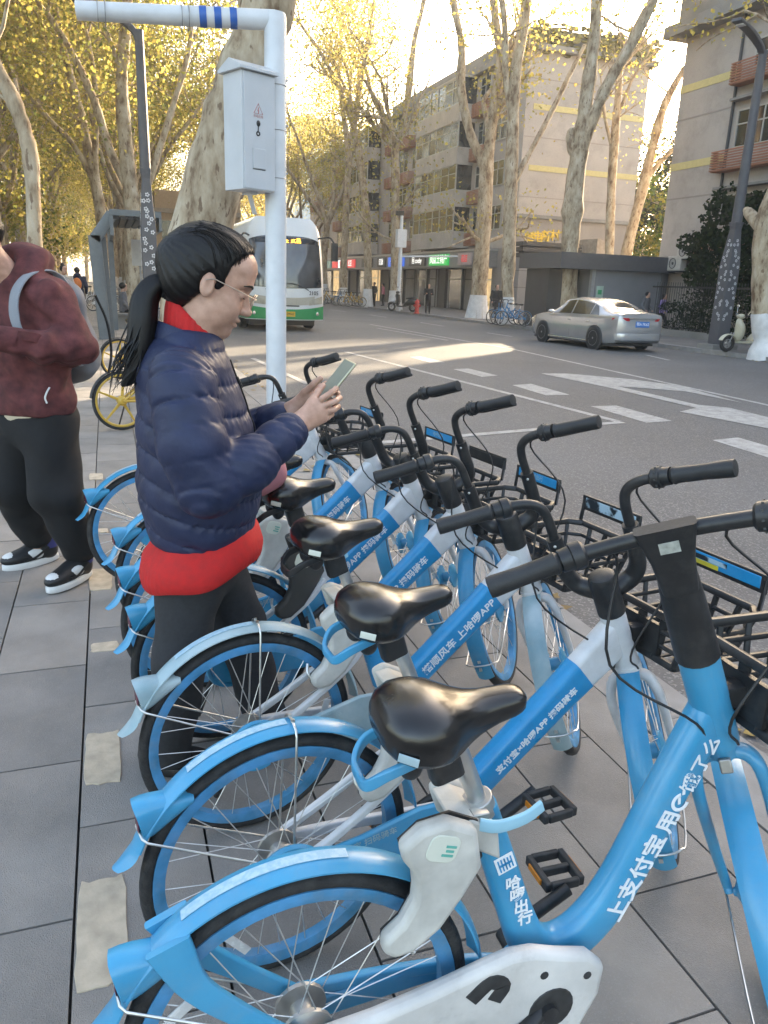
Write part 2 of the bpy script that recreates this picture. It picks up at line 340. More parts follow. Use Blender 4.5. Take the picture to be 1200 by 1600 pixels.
lv = np.random.default_rng(90); pts_l = []
for _ in range(170): pts_l.append((KX + abs(lv.normal()) * .25 + .03, lv.uniform(1.0, 26), RZ + .012))
for _ in range(45): pts_l.append((2.0 - abs(lv.normal()) * .5, lv.uniform(5.5, 20), .010))
for _ in range(160): pts_l.append((FX - abs(lv.normal()) * .3 - .03, lv.uniform(12, 40), RZ + .012))
fl_q = []; fl_f = []
for i, p in enumerate(pts_l):
    a = lv.uniform(0, 6.28); s_ = lv.uniform(.03, .055); k0 = len(fl_q)
    for j in range(7):
        t = a + j * 2 * math.pi / 7; r_ = s_ * (1.0 if j % 2 else .55); fl_q.append((p[0] + r_ * math.cos(t), p[1] + r_ * math.sin(t), p[2] + lv.uniform(-.004, .009)))
    fl_f.append(tuple(range(k0, k0 + 7)))
fallen = MB(); fallen.v = fl_q; fallen.f = fl_f; fal = fallen.build('fallen_leaves', pmat('fallen_leaf_brown', (.22, .13, .04), .8, var=.4, scale=2, col2=(.34, .25, .07)), None, 0); tag(fal, 'scattered fallen brown and yellow plane leaves along the kerbs', 'leaves', None, 'stuff')
# ------------------------------------------------------------------ buildings
m_wallA = pmat('render_beige_grey', (.40, .36, .325), .9, var=.10, scale=.5, bump=.06, bscale=20)
m_wallD = pmat('render_grey_brown', (.29, .26, .235), .9, var=.12, scale=.5)
m_panel = pmat('balcony_panel', (.43, .40, .365), .85, var=.14, scale=1.2)
m_bandY = pmat('band_yellow', (.55, .47, .22), .85, var=.06)
m_conc = pmat('concrete_grey', (.23, .22, .205), .9, var=.2, scale=1.0, bump=.1, bscale=12)
m_dark = pmat('dark_cladding', (.045, .045, .048), .6, var=.2, scale=2)
m_fasc = pmat('fascia_grey', (.20, .205, .21), .5, var=.1)
m_slat = pmat('louvre_terracotta', (.30, .125, .07), .7, var=.15, scale=6)
m_alf = pmat('aluminium_frame', (.42, .42, .41), .4, .5, var=.08)
m_wood = pmat('old_metal', (.05, .05, .052), .6)
m_win = pmat('window_glass', (.020, .026, .028), .06, var=.5, scale=2.0, spec=.9)
m_acw = pmat('ac_white', (.46, .44, .40), .6, var=.1)
m_gold = pmat('gold_letters', (.60, .43, .06), .35, .4, var=.1)
m_bglass = pmat('blue_tower_glass', (.30, .42, .48), .35, var=.08, scale=.2)
m_moss = pmat('roof_growth', (.16, .14, .05), .95, var=.5, scale=2, bump=.8, bscale=9)
for m_ in (m_wallA, m_panel, m_conc): dusty(m_, .38, .8, (.17, .15, .13), .50, .72); dusty(m_, .25, 3.1, (.20, .18, .16), .55, .72)
def part(name, mat, parent, fn, smooth=0, bevel=0, M=None):
    b = MB(); fn(b); return b.build(name, mat, parent, smooth, bevel, M)
def window(par, X, y0, y1, z0, z1, nm=2, out=.0, name='window'):
    # window on a wall facing -X; frame, panes recessed behind it
    w = MB(); t = .06; x0, x1 = X - .05 - out, X + .04
    w.bx(x0, x1, y0, y0 + t, z0, z1); w.bx(x0, x1, y1 - t, y1, z0, z1); w.bx(x0 + .003, x1, y0 + t, y1 - t, z0, z0 + t); w.bx(x0 + .003, x1, y0 + t, y1 - t, z1 - t, z1)
    W_ = (y1 - y0) / nm
    for k in range(1, nm): w.bx(x0 + .006, x1, y0 + k * W_ - .03, y0 + k * W_ + .03, z0 + t, z1 - t)
    w.bx(x0 + .009, x1, y0 + t, y1 - t, z1 - t - .48, z1 - t - .43)
    o = w.build(name, m_alf, par, 0)
    for k in range(nm):
        p = MB(); tilt = random.uniform(-.012, .012); a, b_ = y0 + k * W_ + (t if k == 0 else .03), y0 + (k + 1) * W_ - (t if k == nm - 1 else .03)
        p.add([(X - .012 + tilt, a, z0 + t), (X - .012 - tilt, b_, z0 + t), (X - .012 - tilt, b_, z1 - t), (X - .012 + tilt, a, z1 - t)], [(0, 1, 2, 3)]); p.build('pane', m_win, o, 0)
    return o
def cage(par, X, y0, y1, z0, z1, dep=.55):
    b = MB(); n = int((z1 - z0) / .085)
    for k in range(n):
        z = z0 + k * (z1 - z0) / n; b.bx(X - dep, X - dep + .03, y0, y1, z, z + .055); b.bx(X - dep + .03, X, y0, y0 + .03, z, z + .055); b.bx(X - dep + .03, X, y1 - .03, y1, z, z + .055)
    b.bx(X - dep + .031, X, y0 + .031, y1 - .031, z0 - .03, z0 - .002); o = b.build('louvre_screen', m_slat, par, 0); tag(o, kind='stuff'); return o
AX = 23.0
A = empty('apartment_block', (26, 60, 0)); A.location = (0, 0, 0); tag(A, 'five storey beige apartment block with shops below and yellow-banded blank gable', 'building')
AH = 14.3; FZ = [4.15, 6.7, 9.25, 11.8]
part('wall', m_wallA, A, lambda b: (b.bx(AX, 31, 43.0, 66, 3.9, AH), b.bx(AX + .1, 31, 66.0, 94, 3.9, AH - .4)))
part('ground_floor', m_dark, A, lambda b: b.bx(AX + .6, 30.9, 43.3, 94, -.1, 3.9))
part('gable_plinth', m_wallD, A, lambda b: b.bx(AX - .01, 31.01, 42.85, 43.0, -.1, 5.55))
part('string_course', m_conc, A, lambda b: (b.bx(AX - .12, 31.15, 42.70, 42.99, 5.552, 5.75)))
part('parapet', m_conc, A, lambda b: (b.bx(AX - .35, 31.3, 42.6, 66, AH, AH + .28), b.bx(AX + .05, 31, 42.95, 66, AH + .28, AH + 1.15), b.bx(AX - .3, 31.2, 66.0, 94, AH - .4, AH - .15), b.bx(AX, 31.2, 66.0, 94, AH - .15, AH + .4)))
rg = MB(); random.seed(5)
for k in range(420):
    x = random.uniform(AX - .2, 31.2); y = random.choice((42.62, 43.0)) + random.uniform(-.1, .15); rg.ell((x, y, AH + .28 + random.uniform(-.35, 1.05)), (random.uniform(.10, .3), .10, random.uniform(.06, .16)), 6, 4)
tag(rg.build('roof_creeper', m_moss, A, 30), kind='stuff')
for z in (8.15, 11.35): part('gable_band', m_bandY, A, lambda b: b.bx(AX + .5, 31.012, 42.965, 42.998, z, z + .30))
for z in (6.7, 9.9, 12.9): part('gable_groove', m_wallD, A, lambda b: b.bx(AX + .02, 31.012, 42.984, 42.998, z, z + .045))
# bays
def bay(y0, y1, zf, dep=1.15):
    p = MB(); X = AX - dep; p.bx(X, AX, y0, y1, zf, zf + .92); p.bx(X - .06, AX, y0 - .05, y1 + .05, zf - .12, zf - .002); p.bx(X - .03, AX, y0 - .02, y1 + .02, zf + 2.42, zf + 2.54)
    o = p.build('bay', m_panel, A, 0)
    j = MB()
    for k in range(1, 4): yy = y0 + k * (y1 - y0) / 4; j = MB(); j.bx(X - .004, X + .01, yy - .012, yy + .012, zf + .02, zf + .9); j.build('panel_joint', m_wallD, o, 0)
    n = 6; w = MB(); W_ = (y1 - y0) / n
    for k in range(n + 1): yy = y0 + k * W_; t = .09 if k in (0, n, 3) else .05; w.bx(X, X + .07, yy - (t / 2 if 0 < k < n else 0) - (t if k == n else 0), yy + (t / 2 if 0 < k < n else 0) + (t if k == 0 else 0), zf + .92, zf + 2.42)
    w.bx(X + .005, X + .065, y0 + .09, y1 - .09, zf + .922, zf + .98); w.bx(X + .005, X + .065, y0 + .09, y1 - .09, zf + 2.36, zf + 2.418); w.bx(X + .01, X + .06, y0 + .09, y1 - .09, zf + 1.88, zf + 1.93)
    w.build('window_frame', m_alf, o, 0)
    for k in range(n):
        q = MB(); t = random.uniform(-.03, .03); a, b_ = y0 + k * W_ + .05, y0 + (k + 1) * W_ - .05; q.add([(X + .035 + t, a, zf + .98), (X + .035 - t, b_, zf + .98), (X + .035 - t * .6, b_, zf + 2.36), (X + .035 + t, a, zf + 2.36)], [(0, 1, 2, 3)]); q.build('pane', m_win, o, 0)
    for yy, s_ in ((y0 + .03, -1), (y1 - .03, 1)):
        q = MB(); q.add([(X + .07, yy, zf + .92), (AX, yy, zf + .92), (AX, yy, zf + 2.42), (X + .07, yy, zf + 2.42)], [(0, 1, 2, 3)]); q.build('side_pane', m_win, o, 0)
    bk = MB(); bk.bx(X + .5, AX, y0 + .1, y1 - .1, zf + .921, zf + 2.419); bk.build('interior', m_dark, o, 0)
for zf in FZ:
    bay(49.6, 57.0, zf); bay(68.5, 75.0, zf)
    window(A, AX, 45.0, 46.7, zf + .85, zf + 2.3); window(A, AX, 47.6, 49.0, zf + .95, zf + 2.3); cage(A, AX, 46.9, 49.1, zf + .0, zf + .78)
    window(A, AX, 58.6, 60.6, zf + .85, zf + 2.3); window(A, AX, 61.6, 63.4, zf + .85, zf + 2.3); cage(A, AX, 60.2, 62.6, zf - .1, zf + .72)
    window(A, AX + .1, 76.2, 78.4, zf + .85, zf + 2.3); cage(A, AX + .1, 79.4, 82.2, zf - .1, zf + .8); window(A, AX + .1, 80, 82, zf + .95, zf + 2.3); window(A, AX + .1, 85, 88.5, zf + .85, zf + 2.3, 3); cage(A, AX + .1, 89, 92, zf - .1, zf + .8); cage(A, AX, 64.0, 65.8, zf - .1, zf + .7); window(A, AX, 64.3, 65.6, zf + .9, zf + 2.3)
for yy_p in (63.7, 57.6, 48.0): part('drain_pipe', m_wood, A, lambda b: b.tube([V(AX - .08, yy_p, 4), V(AX - .08, yy_p, 14.2)], .06, 8))
# shops
fas = part('shop_fascia', m_fasc, A, lambda b: b.bx(AX - 1.0, AX + .8, 45.0, 94, 2.75, 3.75))
part('fascia_cap', m_alf, fas, lambda b: b.bx(AX - 1.06, AX + .8, 44.95, 94, 3.752, 3.85))
def sign(y0, y1, mat, txt, tmat, size):
    b = MB(); b.bx(AX - 1.10, AX - 1.002, y0, y1, 2.90, 3.62); o = b.build('shop_sign', mat, fas, 0)
    if txt: text('lettering', txt, size, tmat, o, frame((AX - 1.104, (y0 + y1) / 2, 3.26), (0, -1, 0), (0, 0, 1)), .006, .004, 'CENTER')
def lit(name, c, e): return pmat(name, c, .4, emit=c, estr=e * .6, var=.02)
l_green = lit('sign_green', (.004, .30, .07), .35); l_blue = lit('sign_blue', (.02, .10, .50), .35); l_red = lit('sign_red', (.50, .03, .04), .3); l_white = lit('sign_white', (.75, .78, .8), .35); l_teal = lit('sign_teal', (.12, .26, .25), .1); l_grey = pmat('sign_grey', (.07, .07, .075), .5)
sign(50.2, 53.6, l_green, '凤凰土特产', l_white, .62); sign(54.4, 57.6, l_grey, '回 cooby', l_white, .52); sign(58.8, 62.4, l_blue, '一二造型', l_white, .60); sign(63.2, 65.2, l_grey, '汉派', l_white, .55); sign(66.6, 69.6, l_grey, '小面馆', l_white, .5); sign(71.8, 74.8, l_red, '红豆', l_white, .6); sign(75.2, 77.4, l_white, '烟酒', l_red, .55); sign(77.8, 79.6, l_red, None, None, 0); sign(80.2, 81.6, l_teal, None, None, 0); sign(87.4, 89.4, l_red, '广兴', l_white, .55); sign(46.6, 48.6, pmat('sign_pale', (.42, .36, .36), .6), '花店', l_red, .5); sign(90.2, 91.5, l_white, None, None, 0)
m_shopg = pmat('shop_glass', (.035, .04, .045), .1, var=.6, scale=1.2, spec=.8); m_lamp = pmat('shop_interior_lit', (.55, .42, .25), .7, var=.5, scale=1.5, emit=(.9, .65, .35), estr=.12)
for y0, y1, mt in ((46.2, 48.4, m_lamp), (48.9, 50.6, m_conc), (51.0, 53.3, m_shopg), (53.8, 55.2, m_dark), (55.6, 57.0, m_fasc), (57.6, 59.4, m_shopg), (60.0, 62.2, m_conc), (62.8, 65.4, m_shopg), (66.2, 68.5, m_dark), (69.2, 71.8, m_lamp), (72.4, 75.0, m_shopg), (75.8, 78.2, m_dark), (78.8, 81.4, m_shopg), (82, 84.5, m_lamp), (85.2, 88.0, m_shopg), (88.6, 91.5, m_conc)):
    o = part('shopfront', mt, A, lambda b: b.bx(AX + .42, AX + .595, y0, y1, .02, 2.72)); part('shopfront_frame', m_alf if mt in (m_shopg, m_lamp) else m_dark, o, lambda b: (b.bx(AX + .36, AX + .419, y0, y0 + .07, .02, 2.72), b.bx(AX + .36, AX + .419, y1 - .07, y1, .02, 2.72), b.bx(AX + .365, AX + .419, y0 + .07, y1 - .07, 2.0, 2.07)))
part('shop_pier', m_wallD, A, lambda b: (b.bx(AX - .05, AX + .6, 43.3, 45.6, -.1, 3.9)))
# right-hand block
B = empty('apartment_block'); tag(B, 'grey-beige apartment block with thin yellow bands and terracotta louvres beside the hedge', 'building')
BX = 23.0; yb = atX(1030, 400, BX).y
def bz(px, py): return atX(px, py, BX).z
B0 = 21.0; BH = bz(1080, 58)
part('wall', m_wallA, B, lambda b: b.bx(BX, 33, B0, yb, 2.95, BH)); part('wall_base', m_wallD, B, lambda b: b.bx(BX + .03, 33, B0 + .03, yb - .03, -.1, 2.95))
part('cornice', m_conc, B, lambda b: (b.bx(BX - .75, 33.5, B0 - .5, yb + .6, BH, BH + .42), b.bx(BX - .3, 33.3, B0 - .3, yb + .3, BH + .42, BH + 1.5)))
part('ledge', m_conc, B, lambda b: b.bx(BX - .12, 33, B0, yb + .1, 2.952, 3.10))
yp = atX(1150, 150, BX).y
for pz in ((1070, 140), (1047, 263)):
    z = bz(*pz); part('band', m_bandY, B, lambda b: b.bx(BX - .022, BX - .002, yp + .1, yb + .001, z - .14, z + .14))
for pz in ((1058, 190), (1040, 313)):
    z = bz(*pz); part('wall_groove', m_wallD, B, lambda b: b.bx(BX - .012, BX - .001, yp + .1, yb + .001, z - .03, z + .03))
part('drain_pipe', m_wood, B, lambda b: b.tube([V(BX - .07, yp, 0), V(BX - .07, yp, BH)], .055, 8))
def winpx(p0, p1, **k):
    a, c = atX(*p0, BX), atX(*p1, BX); window(B, BX - .002, min(a.y, c.y), max(a.y, c.y), min(a.z, c.z), max(a.z, c.z), **k)
winpx((1155, 172), (1235, 215)); winpx((1130, 305), (1190, 350)); winpx((1185, 60), (1260, 80))
for p0, p1 in (((1160, 100), (1245, 120)), ((1128, 238), (1225, 262)), ((1102, 367), (1165, 385))):
    a, c = atX(*p0, BX), atX(*p1, BX); cage(B, BX, c.y, a.y, a.z - .75, a.z, .5)
for px, py in ((1151, 160), (1124, 298)): part('window_hood', m_conc, B, lambda b: b.bx(BX - .35, BX, atX(1240, py, BX).y, atX(px, py, BX).y, atX(px, py, BX).z, atX(px, py, BX).z + .09))
for px, py in ((1078, 393), (1062, 412)):
    p = atX(px, py, BX - .2); u_ = MB(); u_.bx(p.x - .30, p.x, p.y - .42, p.y + .42, p.z - .29, p.z + .29); o = u_.build('air_conditioner', m_acw, None, 30, bevel=.02); tag(o, 'cream air conditioner unit, the upper of two on the grey-beige block' if py < 400 else 'cream air conditioner unit, the lower of two, beside the guard house roof', 'air conditioner', 'air conditioner units on the grey-beige block')
    q = MB(); q.ring((p.x - .305, p.y + .08, p.z), .20, .018, 'x', 20, 6); q.ell((p.x - .302, p.y + .08, p.z), (.012, .06, .06), 10, 6)
    for k in range(3): q.ring((p.x - .303, p.y + .08, p.z), .06 + .045 * k, .006, 'x', 18, 4)
    q.build('fan_grille', m_dark, o); q = MB(); q.bx(p.x - .28, p.x + .22, p.y - .3, p.y + .3, p.z - .34, p.z - .295); q.build('bracket', m_wood, o, 0)
# guard house, gate and wall between the blocks
gh = empty('guard_house'); tag(gh, 'low grey flat-roofed guard house between the two apartment blocks', 'building')
GY = 28.6; gx0, gx1 = atY(905, 470, GY).x, atY(1042, 440, GY).x
m_gh = pmat('guard_panel', (.20, .20, .21), .6, var=.08, scale=1.5); m_ghd = pmat('guard_fascia', (.085, .085, .09), .6, var=.1)
part('wall', m_gh, gh, lambda b: b.bx(gx0 + .6, gx1, GY, 31.5, -.1, 2.4)); part('roof_fascia', m_ghd, gh, lambda b: b.bx(gx0 - 1.2, gx1 + .15, GY - .25, 31.8, 2.4, 3.02)); part('corner_post', m_alf, gh, lambda b: b.bx(gx0 + .45, gx0 + .62, GY - .06, GY + .1, -.1, 2.398)); part('doorway', m_dark, gh, lambda b: b.bx(gx0 - 1.0, gx0 + .44, GY + .9, 31.4, -.1, 2.398)); part('edge_trim', m_ghd, gh, lambda b: b.bx(gx1 - .3, gx1 + .02, GY - .03, GY + .2, -.1, 2.398))
nt_ = MB(); pn = atY(937, 457, GY - .02); nt_.bx(pn.x - .17, pn.x + .17, GY - .02, GY - .004, pn.z - .26, pn.z + .26); no_ = nt_.build('notice', pmat('notice_pale', (.35, .45, .38), .6), gh, 0); q = MB(); q.bx(pn.x - .09, pn.x + .09, GY - .026, GY - .021, pn.z - .08, pn.z + .10); q.build('notice_print', pmat('notice_green', (.03, .28, .12), .6), no_, 0)
gt = empty('gateway'); tag(gt, 'estate gateway with dark louvred lintel and gold characters on top', 'gate')
GTY = 40.0
def gp(px, py): return atY(px, py, GTY)
p0, p1 = gp(812, 402), gp(905, 385)
lz = gp(840, 403).z; 
for k in range(3): part('lintel_slat', m_dark, gt, lambda b: b.bx(p0.x, p1.x, GTY - .3 + .001 * k, GTY + .6, lz + .30 * k, lz + .30 * k + .22))
part('lintel_core', m_wood, gt, lambda b: b.bx(p0.x + .2, p1.x, GTY - .1, GTY + .5, lz - .02, lz + .85))
part('pillar', m_gh, gt, lambda b: b.bx(gp(806, 450).x, gp(830, 450).x, GTY - .2, GTY + .5, -.1, lz - .03)); part('pillar_joint', m_ghd, gt, lambda b: [b.bx(gp(806, 450).x - .003, gp(830, 450).x + .003, GTY - .204, GTY + .3, z, z + .03) for z in (.7, 1.6, 2.5)])
part('screen_wall', m_wallD, gt, lambda b: b.bx(gp(830, 450).x, gp(905, 450).x, GTY + .3, GTY + .55, -.1, lz - .03))
bz0, bz1 = gp(850, 490).z, gp(850, 443).z; bn_ = part('banner', pmat('banner_pale', (.38, .42, .44), .6, var=.2, scale=1.5), gt, lambda b: b.bx(gp(831, 460).x, gp(871, 460).x, GTY - .08, GTY - .04, max(bz0, .15), bz1)); part('banner_stripe', pmat('banner_blue', (.05, .24, .42), .6), bn_, lambda b: b.bx(gp(831, 460).x, gp(871, 460).x, GTY - .088, GTY - .082, bz1 - .35, bz1)); part('planter', pmat('planter_brick', (.20, .085, .05), .8), gt, lambda b: b.bx(gp(829, 490).x, gp(872, 490).x, GTY - .5, GTY - .1, -.05, max(bz0, .15) + .25))
for k, ch in enumerate('邮电新村'): 
    q = gp(828 + 13.5 * k, 372 - 1.0 * k); text('lettering', ch, .62, m_gold, gt, frame((q.x, GTY + .1, q.z), (1, 0, 0), (0, 0, 1)), .012, .04, 'CENTER')
for k in range(4): part('letter_post', m_wood, gt, lambda b: b.tube([V(gp(828 + 13.5 * k, 380).x, GTY + .14, lz + .8), V(gp(828 + 13.5 * k, 372).x, GTY + .14, gp(828, 372).z)], .02, 6))
ar = MB(); q0 = gp(912, 403); rr_ = 1.0; ar.v = []
ar.prism([(q0.x, q0.z)] + [(q0.x + rr_ * math.sin(a), q0.z + rr_ * math.cos(a)) for a in np.linspace(0, math.pi / 2, 10)], GTY - 1.2, GTY + .6, 'y'); ar.build('quarter_round_canopy', pmat('canopy_stone', (.34, .29, .24), .85, var=.2), gt, 30)
ps_ = empty('parking_sign', (0, 0, 0)); tag(ps_, 'blue parking sign board beside the gateway pillar', 'sign'); q = gp(876, 425); part('board', pmat('parking_blue', (.02, .12, .42), .5), ps_, lambda b: b.bx(q.x - .25, q.x + .28, GTY - 2.0, GTY - 1.95, q.z - .55, q.z + .55)); text('lettering', 'P', .8, m_wt, ps_, frame((q.x, GTY - 2.005, q.z + .1), (1, 0, 0), (0, 0, 1)), .01, .003, 'CENTER')
part('info_strip', pmat('strip_green', (.05, .32, .22), .5), ps_, lambda b: b.bx(q.x - .25, q.x + .28, GTY - 2.0, GTY - 1.95, q.z - 1.5, q.z - .56)); part('post', m_wood, ps_, lambda b: b.tube([V(q.x, GTY - 1.92, -.05), V(q.x, GTY - 1.92, q.z + .3)], .03, 8))
# distant towers and overpass
T = empty('office_tower'); tag(T, 'pale blue glass office tower far down the street', 'building'); p = atY(513, 300, 150); part('curtain_wall', m_bglass, T, lambda b: b.bx(p.x - 6.5, p.x + 2.5, 150, 170, -.1, 30)); part('tower_base', m_wallD, T, lambda b: b.bx(p.x - 6.7, p.x + 2.6, 149.8, 170, -.1, 11)); [part('mullion', m_alf, T, lambda b: b.bx(p.x - 6.5, p.x + 2.5, 149.93, 149.99, z, z + .12)) for z in range(12, 30, 3)]
L = empty('low_building'); tag(L, 'plain tan building seen behind the street lamp with white flower pattern', 'building'); a, c = atY(243, 345, 60), atY(300, 300, 60); part('wall', pmat('tan_wall', (.40, .30, .20), .9, var=.08), L, lambda b: b.bx(a.x, a.x + 6, 60, 66, -.1, c.z)); part('band', pmat('tan_band', (.30, .26, .21), .9), L, lambda b: b.bx(a.x - .1, a.x + 6, 59.8, 59.99, c.z - 1.5, c.z - 1.2)); part('window', m_win, L, lambda b: b.bx(a.x + .4, a.x + 5.4, 59.95, 59.99, .5, c.z - 2.0))
H = empty('row_building'); tag(H, 'long pale building half hidden by trees along the left pavement', 'building'); part('wall', m_wallA, H, lambda b: b.bx(-26, -15, 20, 120, -.1, 10)); [part('window', m_win, H, lambda b: b.bx(-15.0, -14.96, y, y + 2, z, z + 1.6)) for y in range(24, 118, 5) for z in (1.2, 4.4, 7.4)]
random.seed(21)

shade_block = empty('apartment_block'); tag(shade_block, 'unseen apartment block added beyond the grey-beige one to shade the bicycles', 'building'); part('wall', m_wallA, shade_block, lambda b: b.bx(BX, 33, -22, 19.4, -.1, BH)); part('cornice', m_conc, shade_block, lambda b: b.bx(BX - .6, 33.4, -22.4, 19.7, BH, BH + .9))  # added block out of view, keeps direct sun off the bicycle row
for k in range(7):
    for zf in (1.2, 4.2, 7.0, 9.6): window(shade_block, BX, -18 + k * 5, -16 + k * 5, zf, zf + 1.5)
# ------------------------------------------------------------------ plane trees
def bark_mat():
    m = bpy.data.materials.new('plane_tree_bark'); m.use_nodes = True; nt = m.node_tree; b = nt.nodes['Principled BSDF']; b.inputs['Roughness'].default_value = .9
    tc = nt.nodes.new('ShaderNodeTexCoord'); mp = nt.nodes.new('ShaderNodeMapping'); mp.inputs['Scale'].default_value = (1, 1, .42); nt.links.new(tc.outputs['Object'], mp.inputs[0])
    vo = nt.nodes.new('ShaderNodeTexNoise'); vo.inputs['Scale'].default_value = 4.2; vo.inputs['Detail'].default_value = 5; vo.inputs['Roughness'].default_value = .62; nt.links.new(mp.outputs[0], vo.inputs['Vector'])
    rp = nt.nodes.new('ShaderNodeValToRGB'); e = rp.color_ramp.elements; e[0].position = .34; e[0].color = (.14, .085, .05, 1); e[1].position = .42; e[1].color = (.27, .205, .135, 1)
    for p, c in ((.50, (.37, .295, .205, 1)), (.60, (.45, .375, .275, 1)), (.72, (.52, .455, .355, 1))): k = rp.color_ramp.elements.new(p); k.color = c
    nt.links.new(vo.outputs['Fac'], rp.inputs[0]); nf = nt.nodes.new('ShaderNodeTexNoise'); nf.inputs['Scale'].default_value = 13; nf.inputs['Detail'].default_value = 3; nt.links.new(mp.outputs[0], nf.inputs['Vector'])
    mf = nt.nodes.new('ShaderNodeMapRange'); mf.inputs[1].default_value = .40; mf.inputs[2].default_value = .34; mf.inputs[4].default_value = .85; nt.links.new(nf.outputs['Fac'], mf.inputs[0]); mx = nt.nodes.new('ShaderNodeMix'); mx.data_type = 'RGBA'; nt.links.new(mf.outputs[0], mx.inputs[0]); nt.links.new(rp.outputs[0], mx.inputs[6]); mx.inputs[7].default_value = (.15, .095, .06, 1); nt.links.new(mx.outputs[2], b.inputs['Base Color'])
    n2 = nt.nodes.new('ShaderNodeTexNoise'); n2.inputs['Scale'].default_value = 14; n2.inputs['Detail'].default_value = 6; nt.links.new(mp.outputs[0], n2.inputs['Vector']); bp = nt.nodes.new('ShaderNodeBump'); bp.inputs['Strength'].default_value = .6; bp.inputs['Distance'].default_value = .03
    ad = nt.nodes.new('ShaderNodeMath'); nt.links.new(vo.outputs['Fac'], ad.inputs[0]); nt.links.new(n2.outputs['Fac'], ad.inputs[1]); nt.links.new(ad.outputs[0], bp.inputs['Height']); nt.links.new(bp.outputs[0], b.inputs['Normal']); return m
m_bark = bark_mat(); m_lime = pmat('limewash', (.62, .62, .62), .9, var=.12, scale=6, bump=.2, bscale=40)
def leaf_mat(name, ramp, trans=.55):
    m = bpy.data.materials.new(name); m.use_nodes = True; nt = m.node_tree; nt.nodes.remove(nt.nodes['Principled BSDF']); out = nt.nodes['Material Output']
    ge = nt.nodes.new('ShaderNodeNewGeometry'); rp = nt.nodes.new('ShaderNodeValToRGB'); nt.links.new(ge.outputs['Random Per Island'], rp.inputs[0])
    el = rp.color_ramp.elements
    while len(el) < len(ramp): el.new(.5)
    for i, c in enumerate(ramp): el[i].position = i / (len(ramp) - 1); el[i].color = (*c, 1)
    d = nt.nodes.new('ShaderNodeBsdfDiffuse'); t = nt.nodes.new('ShaderNodeBsdfTranslucent'); mx = nt.nodes.new('ShaderNodeMixShader'); mx.inputs[0].default_value = trans
    nt.links.new(rp.outputs[0], d.inputs[0]); nt.links.new(rp.outputs[0], t.inputs[0]); nt.links.new(d.outputs[0], mx.inputs[1]); nt.links.new(t.outputs[0], mx.inputs[2]); nt.links.new(mx.outputs[0], out.inputs[0]); return m
m_leafY = leaf_mat('autumn_leaves', [(.22, .22, .07), (.36, .33, .09), (.50, .42, .12), (.44, .35, .11), (.30, .22, .09)], .60)
m_leafG = leaf_mat('olive_leaves', [(.16, .19, .06), (.26, .27, .07), (.40, .36, .09), (.48, .40, .11), (.34, .26, .09)], .60)
m_leafD = leaf_mat('evergreen_leaves', [(.010, .020, .010), (.018, .032, .014), (.03, .045, .016), (.02, .03, .012)], .25)
m_leafB = leaf_mat('bright_green_leaves', [(.05, .10, .02), (.10, .15, .02), (.30, .24, .03), (.06, .11, .03)])
def leaves(points, size, rng):
    # kite-shaped leaves: points (n,3)
    n = len(points); a = rng.normal(size=(n, 3)); a /= np.linalg.norm(a, axis=1)[:, None]; b = rng.normal(size=(n, 3)); b -= a * (a * b).sum(1)[:, None]; b /= np.linalg.norm(b, axis=1)[:, None]
    s = (size * rng.uniform(.6, 1.25, n))[:, None]; c = np.cross(a, b) * s * .18
    q = np.stack([points - a * s * .5, points + b * s * .42 + a * s * .06 + c, points + a * s * .55, points - b * s * .42 + a * s * .06 + c], 1).reshape(-1, 3)
    f = np.arange(4 * n).reshape(n, 4); return q, f
def leaf_object(name, pts, size, rng, mat, parent):
    q, f = leaves(np.asarray(pts), size, rng); me = bpy.data.meshes.new(name); me.vertices.add(len(q)); me.vertices.foreach_set('co', q.ravel()); me.loops.add(4 * len(f)); me.loops.foreach_set('vertex_index', f.ravel()); me.polygons.add(len(f)); me.polygons.foreach_set('loop_start', np.arange(0, 4 * len(f), 4)); me.update(calc_edges=True)
    me.materials.append(mat); o = bpy.data.objects.new(name, me); C.objects.link(o); o.parent = parent; return o
def grow(tb, rng, start, d, length, r, level, tips, gnarl=.35, up=.25):
    n = 5; P = [start]; dd = d.normalized()
    for k in range(n):
        dd = (dd + Vector(rng.normal(size=3)) * gnarl * .35 + V(0, 0, up * .22)).normalized(); P.append(P[-1] + dd * length / n)
    tb.tube(P, [r, r * .55], 6 if level else 7, False)
    if level == 0:
        tips += P[1:]; return
    for k in range(int(rng.integers(3, 5))):
        i = int(rng.integers(2, n + 1)); nd = (dd + Vector(rng.normal(size=3)) * .8 + V(0, 0, .2)).normalized(); grow(tb, rng, P[i], nd, length * rng.uniform(.5, .75), r * .5, level - 1, tips, gnarl, up)
def crown_points(tips, n, spread, rng, zmin=3.5):
    T_ = np.array([tuple(t) for t in tips]); idx = rng.integers(0, len(T_), n); p = T_[idx] + rng.normal(size=(n, 3)) * spread * rng.uniform(.3, 1.2, (n, 1)); return p[p[:, 2] > zmin]
